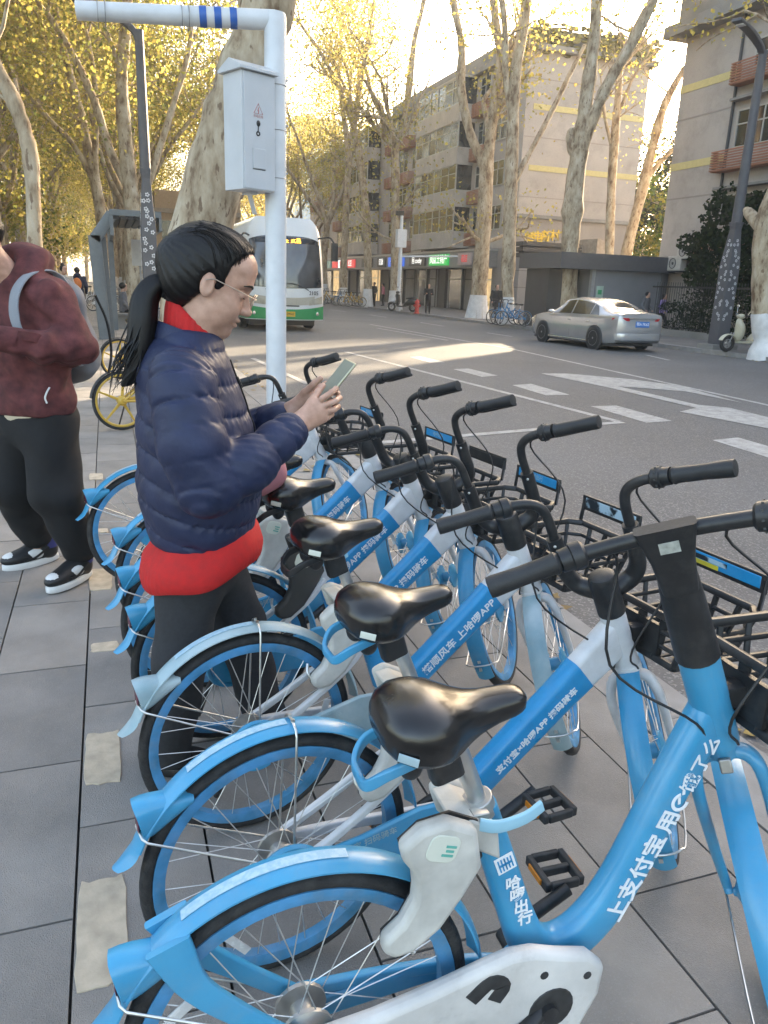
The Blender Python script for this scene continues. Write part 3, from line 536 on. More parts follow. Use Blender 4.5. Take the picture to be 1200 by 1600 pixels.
def px_tree(name, label, base_px, limbs, seed, lf, n_leaf, size=.17, spread=.8, white=True, grp=None, ends=None, mat=None, base=None, glen=3.4, jit=.6, nsub=3, zmin=4.0):
    rng = np.random.default_rng(seed); base = base if base is not None else G(*base_px, 0); r = empty(name, base); tag(r, label, 'tree', grp); tb = MB(); tips = []; inv = Matrix.Translation(-Vector(base))
    back = Vector((AF.x, AF.y, 0)).normalized(); side = Vector((back.y, -back.x, 0))
    for li, (pts, rp) in enumerate(limbs):
        P = []; dj = 0 if li == 0 else rng.uniform(-jit, jit)
        for i, (x, y) in enumerate(pts):
            q = atP(x, y, base); q = q + back * (dj * i / max(1, len(pts) - 1)) * 2.0; P.append(q)
        if li == 0: P[0] = V(P[0].x, P[0].y, -.05)
        dep = AF.dot(P[0] - O3); R = [a * dep / FPX for a in rp]; S_ = spline(P, 4); rs = lerp_list(R, len(S_))
        if li == 0: rs[0] *= 1.35; rs[1] *= 1.12
        rs = [q_ * (1 + .07 * rng.normal()) for q_ in rs]
        tb.tube(S_, rs, 12 if li == 0 else 9, True)
        if li == 0 and white:
            H_ = 1.15; seg = [p for p in S_ if p.z < H_ * 1.3]; wb = MB(); cz = [(S_[0] + (S_[1] - S_[0]) * 0)] ; pw = []; rw = []
            for k in range(len(S_) - 1):
                for t in (0, .5):
                    p = S_[k].lerp(S_[k + 1], t)
                    if p.z <= H_: pw.append(p); rw.append((rs[k] * (1 - t) + rs[k + 1] * t) + .012)
            if len(pw) >= 2:
                e = pw[-1] + (pw[-1] - pw[-2]).normalized() * max(.02, H_ - pw[-1].z); pw.append(e); rw.append(rw[-1] * .97); wb.tube(pw, rw, 14, False); wo = wb.xf(inv).build('limewash_band', m_lime, r, 60)
        tip = P[-1]; d = (P[-1] - P[-2]).normalized()
        if ends is None or li in ends:
            for k in range(nsub): grow(tb, rng, tip, (d + Vector(rng.normal(size=3)) * .55 + V(0, 0, .3)), glen * rng.uniform(.7, 1.2), R[-1] * .7, 2 if k < 2 else 1, tips)
            for k in range(2): i = int(rng.integers(len(S_) // 2, len(S_))); grow(tb, rng, S_[i], (side * rng.choice((-1, 1)) + back * rng.normal() * .7 + V(0, 0, .5)), glen * .7, R[-1] * .35, 1, tips)
    tb.xf(inv).build('trunk', m_bark, r, 60)
    if tips and n_leaf: leaf_object('crown', crown_points(tips, n_leaf, spread, rng, zmin) - np.array(base), size, rng, mat or lf, r)
    return r
RG = 'roadside plane trees across the street'
px_tree('plane_tree', 'whitewashed plane tree with two upright limbs beside the cyclist', (745, 497), [([(745, 499), (750, 430), (757, 330), (761, 245)], [14, 12, 11, 10]), ([(760, 265), (748, 240), (733, 200), (721, 133), (722, 67), (710, 0), (700, -80)], [9, 8, 7, 6.5, 6, 5, 4]), ([(761, 255), (765, 225), (771, 167), (780, 100), (770, 33), (766, -60), (772, -150)], [9, 8, 8, 7, 6, 6, 5])], 1, m_leafY, 4200, spread=1.0)
px_tree('plane_tree', 'whitewashed plane tree with a long diagonal branch beside the gateway', (790, 505), [([(790, 505), (794, 420), (798, 300), (801, 200), (806, 110), (818, 40), (828, -60), (830, -160)], [12, 10, 9.5, 9, 8, 7.5, 7, 5]), ([(800, 292), (822, 250), (857, 187), (898, 105), (922, 60)], [5, 4.5, 4, 3.5, 2.5]), ([(803, 200), (790, 120), (788, 40), (775, -60)], [6, 5.5, 5, 4])], 2, m_leafY, 3800, spread=1.0, ends=[0, 2])
px_tree('plane_tree', 'stout plane tree forking above a broken stub, behind the silver car', (886, 512), [([(886, 514), (888, 440), (893, 350), (899, 280), (906, 235)], [16, 14, 14, 14, 13]), ([(904, 240), (910, 200), (922, 120), (932, 40), (938, -60), (945, -160)], [11, 11, 10, 9, 8, 6]), ([(908, 240), (922, 195), (950, 130), (985, 70), (1022, -5), (1060, -90)], [9, 9, 8, 8, 7.5, 6]), ([(899, 250), (892, 220), (894, 205), (902, 200)], [8, 7, 6, 4])], 3, m_leafY, 2600, spread=.9, white=False, ends=[1, 2])
px_tree('plane_tree', 'slim plane tree rising behind the guard house roof', None, [([(953, 470), (952, 400), (955, 300), (961, 210), (969, 110)], [7.5, 7, 6.5, 6, 4]), ([(956, 230), (945, 190), (940, 160)], [3, 2.5, 2]), ([(962, 190), (985, 130), (1000, 105)], [3, 2, 1.5])], 4, m_leafY, 420, spread=.6, white=False, base=V(*atY(953, 470, 34)[:2], 0), size=.14, glen=1.8)
px_tree('plane_tree', 'leaning plane tree in the gap between the apartment blocks', None, [([(965, 470), (980, 390), (1003, 300), (1022, 220), (1040, 160), (1070, 105)], [9, 8, 7.5, 7, 6, 4]), ([(1010, 280), (1030, 255), (1052, 232)], [4, 3.5, 3])], 5, m_leafY, 900, spread=.8, white=False, base=V(*atY(965, 470, 34.8)[:2], 0), size=.15, glen=2.2)
px_tree('plane_tree', 'whitewashed plane tree with a knobbly trunk beside the cream scooter', (1196, 556), [([(1196, 558), (1194, 500), (1193, 420), (1197, 350), (1230, 250), (1260, 120), (1275, 0)], [19, 17, 16, 17, 12, 10, 9]), ([(1196, 360), (1190, 335), (1196, 322)], [11, 10, 6])], 6, m_leafY, 3600, spread=1.0, ends=[0], glen=4.5, size=.13, zmin=8.5)
px_tree('plane_tree', 'whitewashed plane tree with a wide Y fork in front of the bay windows', (617, 483), [([(617, 484), (617, 420), (618, 330), (617, 228)], [9, 7, 6.5, 6]), ([(616, 232), (604, 213), (596, 180), (582, 150), (570, 100)], [4.5, 4, 3.5, 3, 2]), ([(618, 230), (630, 200), (640, 130), (648, 60), (662, 0), (668, -70)], [5.5, 5, 5, 4, 3.5, 3])], 7, m_leafY, 7500, spread=1.5, nsub=4)
px_tree('plane_tree', 'whitewashed plane tree by the pink-coated pedestrian, leaning slightly', (575, 479), [([(574, 480), (575, 420), (571, 330), (562, 250), (553, 200), (546, 150)], [8, 6.5, 6, 5.5, 5, 4]), ([(556, 210), (535, 150), (505, 90), (470, 40)], [4, 3.5, 3, 2]), ([(553, 205), (562, 140), (575, 60), (585, 0)], [4, 3.5, 3, 2])], 8, m_leafY, 6500, spread=1.5, nsub=4)
px_tree('plane_tree', 'whitewashed plane tree beside the rows of parked far bicycles', (537, 474), [([(537, 475), (537, 420), (541, 320), (545, 240), (538, 190), (530, 130)], [7, 5.5, 5, 5, 4, 3]), ([(542, 235), (556, 170), (560, 110)], [3.5, 3, 2])], 9, m_leafY, 4500, spread=1.5)
NB = V(1.20, 10.6, 0)
px_tree('plane_tree', 'massive leaning plane tree trunk behind the white pole and meter box', None, [([(296, 640), (300, 500), (312, 380), (335, 280), (362, 180), (395, 80), (425, 0), (455, -120), (470, -260)], [52, 48, 46, 44, 40, 37, 34, 28, 22]), ([(345, 300), (352, 280), (362, 300)], [22, 18, 10]), ([(400, 70), (380, -30), (350, -160)], [20, 18, 14])], 10, m_leafG, 7000, spread=1.2, white=False, base=NB, size=.15, ends=[0, 2], glen=4.2, jit=.3, zmin=6.0)
px_tree('plane_tree', 'smooth pale plane tree bending left behind the man in maroon', None, [([(60, 560), (55, 400), (50, 270), (40, 210), (18, 150), (-8, 100), (-30, 30)], [12, 11, 11, 11, 10, 9, 8]), ([(44, 220), (25, 190), (0, 110)], [6, 5, 3])], 12, m_leafG, 4200, spread=1.2, white=False, base=V(-1.75, 13.2, 0), size=.14, ends=[0], zmin=6.2)
px_tree('plane_tree', 'tall plane tree with brown-streaked bark behind the dark street lamp', None, [([(208, 470), (210, 360), (203, 290), (195, 210), (190, 130), (195, 60), (200, -20)], [14, 12, 11, 10, 9, 8, 6]), ([(203, 300), (170, 235), (140, 150), (100, 70), (60, 10)], [7, 6.5, 6, 5, 4]), ([(215, 330), (240, 250), (268, 150), (285, 80), (290, 20)], [6, 5.5, 5, 4, 3]), ([(195, 140), (172, 60), (150, 0)], [4, 3, 2])], 13, m_leafG, 14000, spread=1.7, white=False, base=V(1.35, 30.0, 0), size=.145, zmin=5.5)
px_tree('plane_tree', 'spreading plane tree with many slender limbs left of the bus shelter', None, [([(165, 450), (160, 360), (150, 290), (130, 200), (110, 120), (90, 40), (80, -40)], [10, 8, 7.5, 7, 6, 5, 4]), ([(150, 290), (120, 230), (85, 190), (40, 130)], [5, 4.5, 4, 3]), ([(158, 340), (150, 250), (152, 150), (140, 60)], [5, 4.5, 4, 3])], 14, m_leafG, 14000, spread=1.9, white=False, base=V(.6, 36.0, 0), size=.15, zmin=4.5)
# further trees: four grown kinds, copied along both sides
def gen_tree(seed, H, mat, nl, size):
    rng = np.random.default_rng(seed); r = empty('plane_tree'); tb = MB(); tips = []; h0 = H * .30
    tr = [V(0, 0, -.05), V(rng.normal() * .1, rng.normal() * .1, h0 * .5), V(rng.normal() * .25, rng.normal() * .25, h0)]; tb.tube(spline(tr, 4), [.34, .27, .24], 10)
    for k in range(4):
        a = k * 1.57 + rng.normal() * .3; d = V(math.cos(a) * .5, math.sin(a) * .5, 1.0); P = [tr[-1]]; dd = d.normalized()
        for j in range(4): dd = (dd + Vector(rng.normal(size=3)) * .12).normalized(); P.append(P[-1] + dd * H * .13)
        tb.tube(spline(P, 3), [.17, .07], 7)
        for j in (2, 3, 4):
            for q in range(2): grow(tb, rng, P[j], dd + Vector(rng.normal(size=3)) * .7, 3.0 * rng.uniform(.7, 1.2), .05, 1, tips)
    tb.build('trunk', m_bark, r, 60); leaf_object('crown', crown_points(tips, nl, 1.05, rng, 4.5), size, rng, mat, r); w = MB(); w.tube([V(0, 0, -.05), V(tr[1].x * .5, tr[1].y * .5, 1.15)], [.37, .325], 14, False); w.build('limewash_band', m_lime, r, 60)
    return r
GT = [gen_tree(41, 17, m_leafG, 14000, .155), gen_tree(42, 18, m_leafY, 13500, .155), gen_tree(43, 16, m_leafG, 14000, .155), gen_tree(44, 17, m_leafY, 13000, .155)]
spots = [(1.3, 44, 0), (-4.8, 26, 2), (-5.2, 34, 0), (1.3, 54, 1), (-5.0, 44, 1), (1.2, 64, 2), (1.3, 75, 0), (-5, 56, 3), (-5, 70, 0), (1.2, 88, 3), (1.2, 104, 1), (-4.6, 19.5, 0), (18.6, 70, 1), (18.6, 77, 3), (18.5, 86, 1), (18.6, 96, 3), (18.6, 108, 1), (1.2, 122, 2), (-5, 90, 1), (18.6, 124, 3), (-10, 30, 3), (-10.5, 42, 2), (-11, 60, 0), (-4.9, 31, 2), (-4.6, 39, 3), (-5.2, 49, 0), (1.25, 49, 3), (1.3, 59.5, 0), (1.3, 69, 1), (1.2, 81, 2), (1.25, 96, 3), (1.2, 113, 0), (-4.8, 63, 2), (-4.8, 80, 1), (-5, 100, 0), (-5, 115, 2), (-1.5, 140, 1), (3.5, 150, 0), (8, 165, 3), (-6, 135, 0), (13, 172, 1), (18.6, 140, 1), (-9, 75, 1), (-9, 95, 2)]
used = set()
for i, (x, y, k) in enumerate(spots):
    o = GT[k] if k not in used else copy_tree(GT[k]); used.add(k); o.location = (x, y, 0); o.rotation_euler = (0, 0, i * 1.9); s_ = .88 + .07 * (i * 7 % 5); o.scale = (s_, s_, s_)
    left = x < 5
    tag(o, ('plane tree with olive and yellow leaves in the far rows along the left pavement' if left else 'plane tree far along the opposite pavement beyond the shop signs'), 'tree', 'far plane trees on the left pavement' if left else 'far plane trees on the opposite pavement')
# shrubs and hedge
def shrub(name, label, c, r3, n, mat, seed, size=.10, cat='bush', grp=None):
    rng = np.random.default_rng(seed); o = empty(name, (c[0], c[1], 0)); tag(o, label, cat, grp); p = rng.normal(size=(n, 3)); p /= np.linalg.norm(p, axis=1)[:, None]; rr_ = rng.uniform(.35, 1.0, (n, 1)) ** .5; lump = 1 + .25 * np.sin(p[:, :1] * 6 + seed) * np.cos(p[:, 1:2] * 5) + .15 * np.sin(p[:, 2:] * 9); q = p * rr_ * lump * np.array(r3) + np.array((0, 0, c[2]))
    leaf_object('foliage', q[q[:, 2] > .03], size, rng, mat, o); b = MB()
    for k in range(5): a = k * 1.3; b.tube([V(0, 0, -.02), V(math.cos(a) * r3[0] * .3, math.sin(a) * r3[1] * .3, c[2] * .8), V(math.cos(a) * r3[0] * .6, math.sin(a) * r3[1] * .6, c[2] * 1.1)], [.03, .02, .008], 6)
    b.build('stem', m_bark, o); return o
shrub('evergreen_shrub', 'large dark evergreen shrub leaning over the iron fence', (21.3, 23.4, 3.1), (1.2, 2.3, 1.8), 6500, m_leafD, 61, .17)
shrub('evergreen_shrub', 'tall dark evergreen behind the lamp post with white flower pattern', (21.7, 20.6, 4.0), (1.1, 2.3, 2.6), 6500, m_leafD, 62, .17)
hd_ = shrub('hedge', 'low clipped hedge growing through the iron fence', (20.7, 21.5, .9), (.55, 4.4, .95), 6500, m_leafD, 63, .10, 'hedge')
def bg_tree(label, x, y, H, R, n, mat, seed):
    rng = np.random.default_rng(seed); r = empty('broadleaf_tree', (x, y, 0)); tag(r, label, 'tree'); tb = MB(); tips = []; tb.tube([V(0, 0, -.05), V(.1, 0, H * .4), V(0, .1, H * .75)], [.25, .18, .08], 8)
    for k in range(9): a = k * 2.4; grow(tb, rng, V(0, 0, H * rng.uniform(.25, .75)), V(math.cos(a), math.sin(a), .6), R, .06, 1, tips)
    tb.build('trunk', m_bark, r); leaf_object('crown', crown_points(tips, n, .9, rng, .8), .24, rng, mat, r)
p = atY(1000, 330, 50); bg_tree('dark green tree between the two apartment blocks', p.x, 50, 13, 3.2, 10000, m_leafD, 71)
p = atY(1045, 300, 44); bg_tree('yellow-green tree in front of the dark one between the apartment blocks', p.x + .3, 44, 9.5, 2.0, 4200, m_leafB, 72)
p = atY(1000, 400, 56); bg_tree('bushy green tree low behind the guard house', p.x + 1.5, 56, 9, 3.4, 4200, m_leafB, 73)
bg_tree('bushy green tree at the left edge behind the pale bending plane tree', -7.5, 17.5, 4.6, 1.8, 2600, m_leafB, 74)
for i in range(9):
    shrub('pavement_shrub', 'rounded green shrub in the planted strip along the far left pavement', (-3.4 - .25 * (i % 3), 16.5 + i * 5.2, .85), (.9, 2.7, .95 + .15 * (i % 2)), 1500, m_leafB if i % 3 else m_leafD, 80 + i, .15, 'bush', 'shrubs along the left pavement')
for i, (x, y, H_, R_) in enumerate(((-6.5, 50, 6, 2.6), (-7, 66, 6.5, 3), (-4.2, 92, 7, 3.2), (-2.5, 118, 8, 3.6), (.5, 138, 8, 3.8), (-8.5, 38, 5, 2.2), (-6, 78, 6, 3), (-6.5, 108, 8, 3.6), (4.5, 160, 9, 4), (-3, 150, 9, 4.5))):
    bg_tree('low bushy tree closing the far end of the left pavement', x, y, H_, R_, 2600, m_leafB if i % 2 else m_leafG, 200 + i)
for o in C.objects:
    if o.get('label', '') == 'low bushy tree closing the far end of the left pavement': o['group'] = 'bushy trees far down the left pavement'
# ------------------------------------------------------------------ poles, lamps, shelter, fence
m_pole = pmat('pole_white_paint', (.58, .60, .62), .45, var=.08, scale=5, bump=.03, bscale=60); m_lampg = pmat('lamp_dark_grey', (.085, .085, .095), .5, var=.1); m_pat = pmat('pattern_white', (.62, .62, .64), .5); m_bluestripe = pmat('stripe_blue', (.02, .10, .36), .4); m_red_p = pmat('sign_red_print', (.55, .09, .07), .5); m_box = pmat('meter_box_grey', (.50, .52, .54), .4, var=.05, scale=4, spec=.6); m_clamp = pmat('galvanised', (.30, .30, .30), .5, .7)
PX, PY = 1.80, 8.9
pole = empty('signal_pole', (PX, PY, 0)); tag(pole, 'white steel pole with a horizontal arm and blue bands near its top', 'pole')
part('post', m_pole, pole, lambda b: b.lathe((0, 0, 0), [(.115, 0), (.115, 4.08), (.105, 4.12), (.06, 4.135), (.01, 4.14)], 'z', 24), 50)
part('base_plate', m_pole, pole, lambda b: b.lathe((0, 0, 0), [(.20, 0), (.20, .03), (.125, .05)], 'z', 20))
ae = atY(118, 6, PY + .05); s0 = atY(418, 30, PY)
ad_ = V(ae.x - PX, .35, ae.z - 3.98)
arm = part('arm', m_pole, pole, lambda b: b.tube([V(0, 0, s0.z), V(ae.x - PX, .25, ae.z)], [.095, .085], 18), 50)
a0, a1 = V(0, 0, s0.z), V(ae.x - PX, .25, ae.z)
def ap(px): t = (atY(px, 25, PY).x - PX) / (ae.x - PX); return a0.lerp(a1, t)
for px in (319, 342, 366): p = ap(px); d = (a1 - a0).normalized(); part('blue_band', m_bluestripe, arm, lambda b: b.tube([p - d * .035, p + d * .035], .0965, 18, False), 50)
for px in (165, 296): p = ap(px); part('cable_strap', m_clamp, arm, lambda b: (b.ring((p.x, p.y, p.z - .02), .112, .006, 'x', 20, 6), b.ring((p.x - .07, p.y, p.z - .03), .118, .005, 'x', 20, 6)), 50)
for z in (2.55, 3.02, 3.45): part('clamp_band', m_clamp, pole, lambda b: (b.ring((0, 0, z), .117, .004, 'z', 24, 6), b.box((.12, -.02, z + .06), (.02, .03, .02))), 50)
bxr = empty('meter_box'); tag(bxr, 'grey steel meter box with red lightning warning fixed to the white pole', 'meter box')
c = atY(398, 205, PY - .2); bw, bd, bh = .40, .34, 1.10; bang = rad(24); bxr.location = (PX - .30, PY - .13, 2.94); bxr.rotation_euler = (0, 0, bang)
part('body', m_box, bxr, lambda b: b.bx(-bw / 2, bw / 2, -bd / 2, bd / 2, -bh / 2, bh / 2), 0, .006); part('door', m_box, bxr, lambda b: b.bx(-bw / 2 + .018, bw / 2 - .008, -bd / 2 - .012, -bd / 2 - .001, -bh / 2 + .012, bh / 2 - .012), 0, .004)
part('pitched_lid', m_box, bxr, lambda b: (b.prism([(-bd / 2 - .045, bh / 2 + .001), (bd / 2 + .04, bh / 2 + .001), (bd / 2 + .04, bh / 2 + .03), (0, bh / 2 + .12), (-bd / 2 - .045, bh / 2 + .03)], -bw / 2 - .04, bw / 2 + .02, 'x')), 0, .004)
yy = -bd / 2 - .0135
wt = part('warning_triangle', m_red_p, bxr, lambda b: b.tube([V(-.012 + .062 * math.sin(a), yy, .205 + .062 * math.cos(a)) for a in (0, 2.0944, 4.18879)], .003, 6, closed=True)); part('lightning', m_red_p, wt, lambda b: (b.rtube([V(-.004, yy, .235), V(-.020, yy, .20)], .006, .002, (0, 1, 0)), b.rtube([V(-.020, yy, .203), V(-.006, yy, .203)], .005, .002, (0, 1, 0)), b.rtube([V(-.006, yy, .205), V(-.014, yy, .172)], .006, .002, (0, 1, 0)))); text('lettering', '有电危险', .030, pmat('faded_red', (.50, .24, .22), .6), bxr, frame((-.012, yy, .148), (1, 0, 0), (0, 0, 1)), 0, .0005, 'CENTER')
part('keyhole_cover', m_blk, bxr, lambda b: (b.ell((-.012, yy, .085), (.024, .010, .030), 14, 8), b.ring((-.016, yy, -.010), .018, .007, 'y', 18, 8), b.rtube([V(-.014, yy, .06), V(-.016, yy, .008)], .010, .006, (0, 1, 0)))); part('document_pocket', m_box, bxr, lambda b: (b.bx(-.085, .075, yy - .006, yy, -.34, -.15),), 0, .003); part('pocket_slot', m_dark, bxr, lambda b: b.bx(-.085, .07, yy - .002, yy + .001, -.352, -.344)); part('bracket', m_pole, bxr, lambda b: (b.rtube([V(.02, .05, -bh / 2 - .01), V(.17, .17, -bh / 2 - .20)], .05, .02, (0, 0, 1)), b.bx(-.02, .06, -.05, .12, -bh / 2 - .028, -bh / 2 - .002)))
for z in (.3, -.3): part('pole_clamp', m_clamp, bxr, lambda b: b.rtube([V(.1, bd / 2 - .01, z), V(.26, bd / 2 + .02, z)], .03, .03, (0, 0, 1)))
def street_lamp(label, base, H, head_dir, top_px=None, tilt=0, w0=.42, w1=.16, arm_len=1.6):
    r = empty('street_lamp', base); tag(r, label, 'street lamp'); lx = tilt
    part('lower_column', m_lampg, r, lambda b: b.loft([[V(lx * z + s_x * w / 2, s_y * w / 2, z) for s_x, s_y in ((-1, -1), (1, -1), (1, 1), (-1, 1))] for z, w in ((.12, w0), (2.4, w0 * .95), (3.4, w0 * .55), (3.6, w1 * 1.1))]), 0, .02)
    part('column', m_lampg, r, lambda b: b.tube([V(lx * 3.5, 0, 3.5), V(lx * H, 0, H)], [w1 * .55, w1 * .42], 14), 50)
    part('plinth', m_conc, r, lambda b: b.bx(-w0 * 1.1, w0 * 1.1, -w0 * .8, w0 * .8, -.1, .14), 0, .01)
    d = Vector(head_dir).normalized(); part('head_arm', m_lampg, r, lambda b: b.rtube(spline([V(lx * H, 0, H - .3), V(lx * H, 0, H) + d * .12, V(lx * H, 0, H + .28) + d * arm_len * .5, V(lx * H, 0, H + .42) + d * arm_len], 5), [.14, .18, .26, .28], [.12, .12, .10, .07], (0, 0, 1), .3, 3), 40); hp = V(lx * H, 0, H + .37) + d * arm_len * .8; part('lens', m_pat, r, lambda b: b.box(hp - V(0, 0, .03), (.3, .2, .03), Matrix.Rotation(math.atan2(d.y, d.x), 3, 'Z')))
    rng = random.Random(4); fl = MB()
    for k in range(26):
        z = .9 + 2.3 * (k / 26) + rng.uniform(-.05, .05); w = w0 * (1 if z < 2.4 else 1 - .45 * (z - 2.4)); u_ = rng.uniform(-.34, .34) * w
        for face in (0, 1):
            c_ = V(lx * z + u_, -w / 2 - .004, z) if face == 0 else V(lx * z - w / 2 - .004, u_, z)
            for j in range(5):
                a = j * 1.2566; o_ = V(math.cos(a) * .03, 0, math.sin(a) * .03) if face == 0 else V(0, math.cos(a) * .03, math.sin(a) * .03); fl.ell(c_ + o_, (.017, .004, .017) if face == 0 else (.004, .017, .017), 6, 4)
    o = fl.build('flower_pattern', m_pat, r, 0); tag(o, kind='stuff'); return r
lb = G(1120, 545, 0); street_lamp('dark street lamp with white flower pattern beside the cream scooter', lb, 8.0, (-1, -.35, 0), tilt=.0, w1=.27)
street_lamp('dark street lamp with white flower pattern behind the ponytail of the woman', (.90, 17.8, 0), 6.1, (-1, .1, 0), w0=.32, w1=.20, arm_len=1.2)
# bus-stop frame
sh = empty('bus_shelter'); sb = G(165, 530, 0); sh.location = sb; tag(sh, 'dark grey steel bus shelter frame with a slatted canopy on the left pavement', 'shelter'); m_shel = pmat('shelter_steel', (.13, .15, .165), .45, .3, var=.1); m_sheld = pmat('shelter_dark', (.02, .02, .022), .5)
tz = atP(148, 368, sb).z; tz2 = atP(170, 335, sb).z
part('post', m_shel, sh, lambda b: (b.rtube([V(0, 0, 0), V(-.10, 0, tz)], .16, .28, (1, 0, 0), .08, 3), b.rtube([V(-.10, 0, tz - .08), V(.32, 0, tz2 + .02)], .16, .26, (1, 0, 0), .08, 3)), 30); part('inner_post', m_shel, sh, lambda b: b.rtube([V(.12, .5, 0), V(.05, .5, tz)], .1, .2, (1, 0, 0), .08, 3), 30)
cn = part('canopy', m_shel, sh, lambda b: (b.bx(.25, 1.4, -.15, 3.6, tz2 - .02, tz2 + .12),), 0, .01); [part('soffit_slat', m_sheld, cn, lambda b: b.bx(.32 + .17 * k, .46 + .17 * k, -.10, 3.5, tz2 - .09, tz2 - .022)) for k in range(6)]; part('canopy_beam', m_shel, cn, lambda b: b.bx(.25, .33, -.15, 3.6, tz2 - .45, tz2 - .02)); part('canopy_beam', m_shel, cn, lambda b: b.bx(1.34, 1.40, -.15, 3.6, tz2 - .30, tz2 - .02))
part('rear_post', m_shel, sh, lambda b: b.bx(.2, .34, 3.3, 3.5, 0, tz2 - .02))
nb = empty('notice_post', (.95, 24.0, 0)); tag(nb, 'small white notice board on a post beyond the bus shelter', 'sign'); part('board', m_acw, nb, lambda b: b.bx(-.22, .22, -.02, .02, 1.75, 2.45)); part('post', m_clamp, nb, lambda b: b.tube([V(0, .04, 0), V(0, .04, 2.4)], .03, 8))
bn_p = G(200, 513, 0); bn2 = empty('bench', bn_p); tag(bn2, 'plain bench under the seated person in grey', 'bench'); part('seat', m_conc, bn2, lambda b: b.bx(-.55, .25, -.3, .9, .36, .43), 0, .01); part('leg', m_conc, bn2, lambda b: b.bx(-.4, .1, -.2, -.1, 0, .359)); part('leg', m_conc, bn2, lambda b: b.bx(-.4, .1, .7, .8, 0, .359))
# iron fence
fe = empty('iron_fence'); tag(fe, 'black iron railing fence with hedge growing through it', 'fence'); m_iron = pmat('black_iron', (.02, .02, .02), .5)
part('rail', m_iron, fe, lambda b: b.bx(20.38, 20.43, 14, 26.4, 1.78, 1.84)); part('rail', m_iron, fe, lambda b: b.bx(20.38, 20.43, 14, 26.4, .3, .35))
for k in range(94): part('bar', m_iron, fe, lambda b: b.tube([V(20.405, 14.05 + k * .13, 0), V(20.405, 14.05 + k * .13, 1.98)], .012, 5))
part('kerb_wall', m_conc, fe, lambda b: b.bx(20.30, 20.52, 14, 26.4, -.05, .25))
sg = empty('hedge_sign', (20.2, 18.9, 0)); tag(sg, 'blank pale square sign on a stake in front of the hedge', 'sign'); part('board', m_box, sg, lambda b: b.bx(-.02, .02, -.38, .38, 1.35, 2.0)); part('post', m_clamp, sg, lambda b: b.tube([V(.05, 0, 0), V(.05, 0, 1.9)], .03, 6))
# hydrant, camera pole
hy = empty('fire_hydrant', G(651, 490, 0)); hy.scale = (.8, .8, .72); tag(hy, 'red fire hydrant on the opposite kerb beside the black scooter', 'hydrant'); m_hyd = pmat('hydrant_red', (.45, .03, .025), .45, var=.1); part('barrel', m_hyd, hy, lambda b: b.lathe((0, 0, 0), [(.20, 0), (.20, .08), (.14, .10), (.14, .75), (.18, .78), (.18, .84), (.13, .95), (.05, 1.02), (.05, 1.08), (.0, 1.09)], 'z', 16), 40)
for s_ in (1, -1): part('outlet', m_hyd, hy, lambda b: b.tube([V(0, 0, .6), V(s_ * .24, 0, .6)], [.08, .09], 12))
cpb = G(622, 486, 0); cp = empty('camera_pole', cpb); tag(cp, 'thin white camera pole with a small cabinet beside the Y-forked tree', 'pole'); part('post', m_pole, cp, lambda b: b.tube([V(0, 0, 0), V(0, 0, 5.4)], [.14, .09], 12)); part('cabinet', m_pole, cp, lambda b: b.bx(-.28, .28, -.2, .2, 3.6, 4.6), 0, .01); part('camera_arm', m_pole, cp, lambda b: (b.tube([V(0, 0, 3.1), V(3.4, -.6, 3.25)], .05, 8),)); part('camera', m_blk, cp, lambda b: (b.bx(-.35, .1, -.12, .12, 5.35, 5.6),), 0, .02)
# ------------------------------------------------------------------ shared bicycles
HR = 0.30
def wheel(parent, name, c, M, spoke_n=28, rimmat=None, tyremat=None, hubmat=None, axle=0.05, drum=0.045, R=0.295):
    rim = MB(); rim.arc(c, [(R - 0.047, -0.012), (R - 0.034, -0.016), (R - 0.022, -0.0155), (R - 0.022, 0.0155), (R - 0.034, 0.016), (R - 0.047, 0.012)], 56, 0, 360, True)
    rim.v = rim.v; w = rim.build(name, rimmat or m_blue_dull, parent, 35, M=M)
    t = MB(); t.ring(c, R - 0.0125, 0.0150, 'y', 64, 10, rx=0.0175); t.build('tyre', tyremat or m_tyre, w, 60)
    sp = MB(); cv = Vector(c)
    for i in range(spoke_n):
        side = 1 if i % 2 else -1; a = 2 * math.pi * i / spoke_n; off = 0.75 * (1 if (i // 2) % 2 else -1)
        hb = cv + Vector((drum * 0.8 * math.cos(a + off), side * 0.026, drum * 0.8 * math.sin(a + off))); rm = cv + Vector(((R - 0.045) * math.cos(a), side * 0.006, (R - 0.045) * math.sin(a)))
        sp.tube([hb, rm], 0.00125, 4, False)
    sp.build('spokes', m_spoke, w, 60)
    h = MB(); h.lathe(c, [(0.008, -axle), (0.010, -0.045), (0.020, -0.04), (drum, -0.03), (drum, -0.022), (0.022, -0.018), (0.022, 0.018), (drum, 0.022), (drum, 0.03), (0.02, 0.04), (0.010, 0.045), (0.008, axle)], 'y', 18)
    h.build('hub', hubmat or m_alu, w, 40)
    return w
def fender_prof(R, w=0.031):
    o = []
    for k in range(7):
        t = -1 + k / 3.0; o.append((R + 0.010 * (1 - t * t), w * t))
    return o + [(r - 0.003, y) for r, y in reversed(o)]
def sad_ring(x, hw, zt, zb, n=20):
    out = []; zc = (zt + zb) / 2; hh = (zt - zb) / 2
    for j in range(n):
        a = 2 * math.pi * j / n; ca, sa = math.cos(a), math.sin(a)
        e = 0.75 if sa > 0 else 0.55
        out.append(Vector((x, hw * math.copysign(abs(ca) ** 0.8, ca), zc + hh * math.copysign(abs(sa) ** e, sa))))
    return out
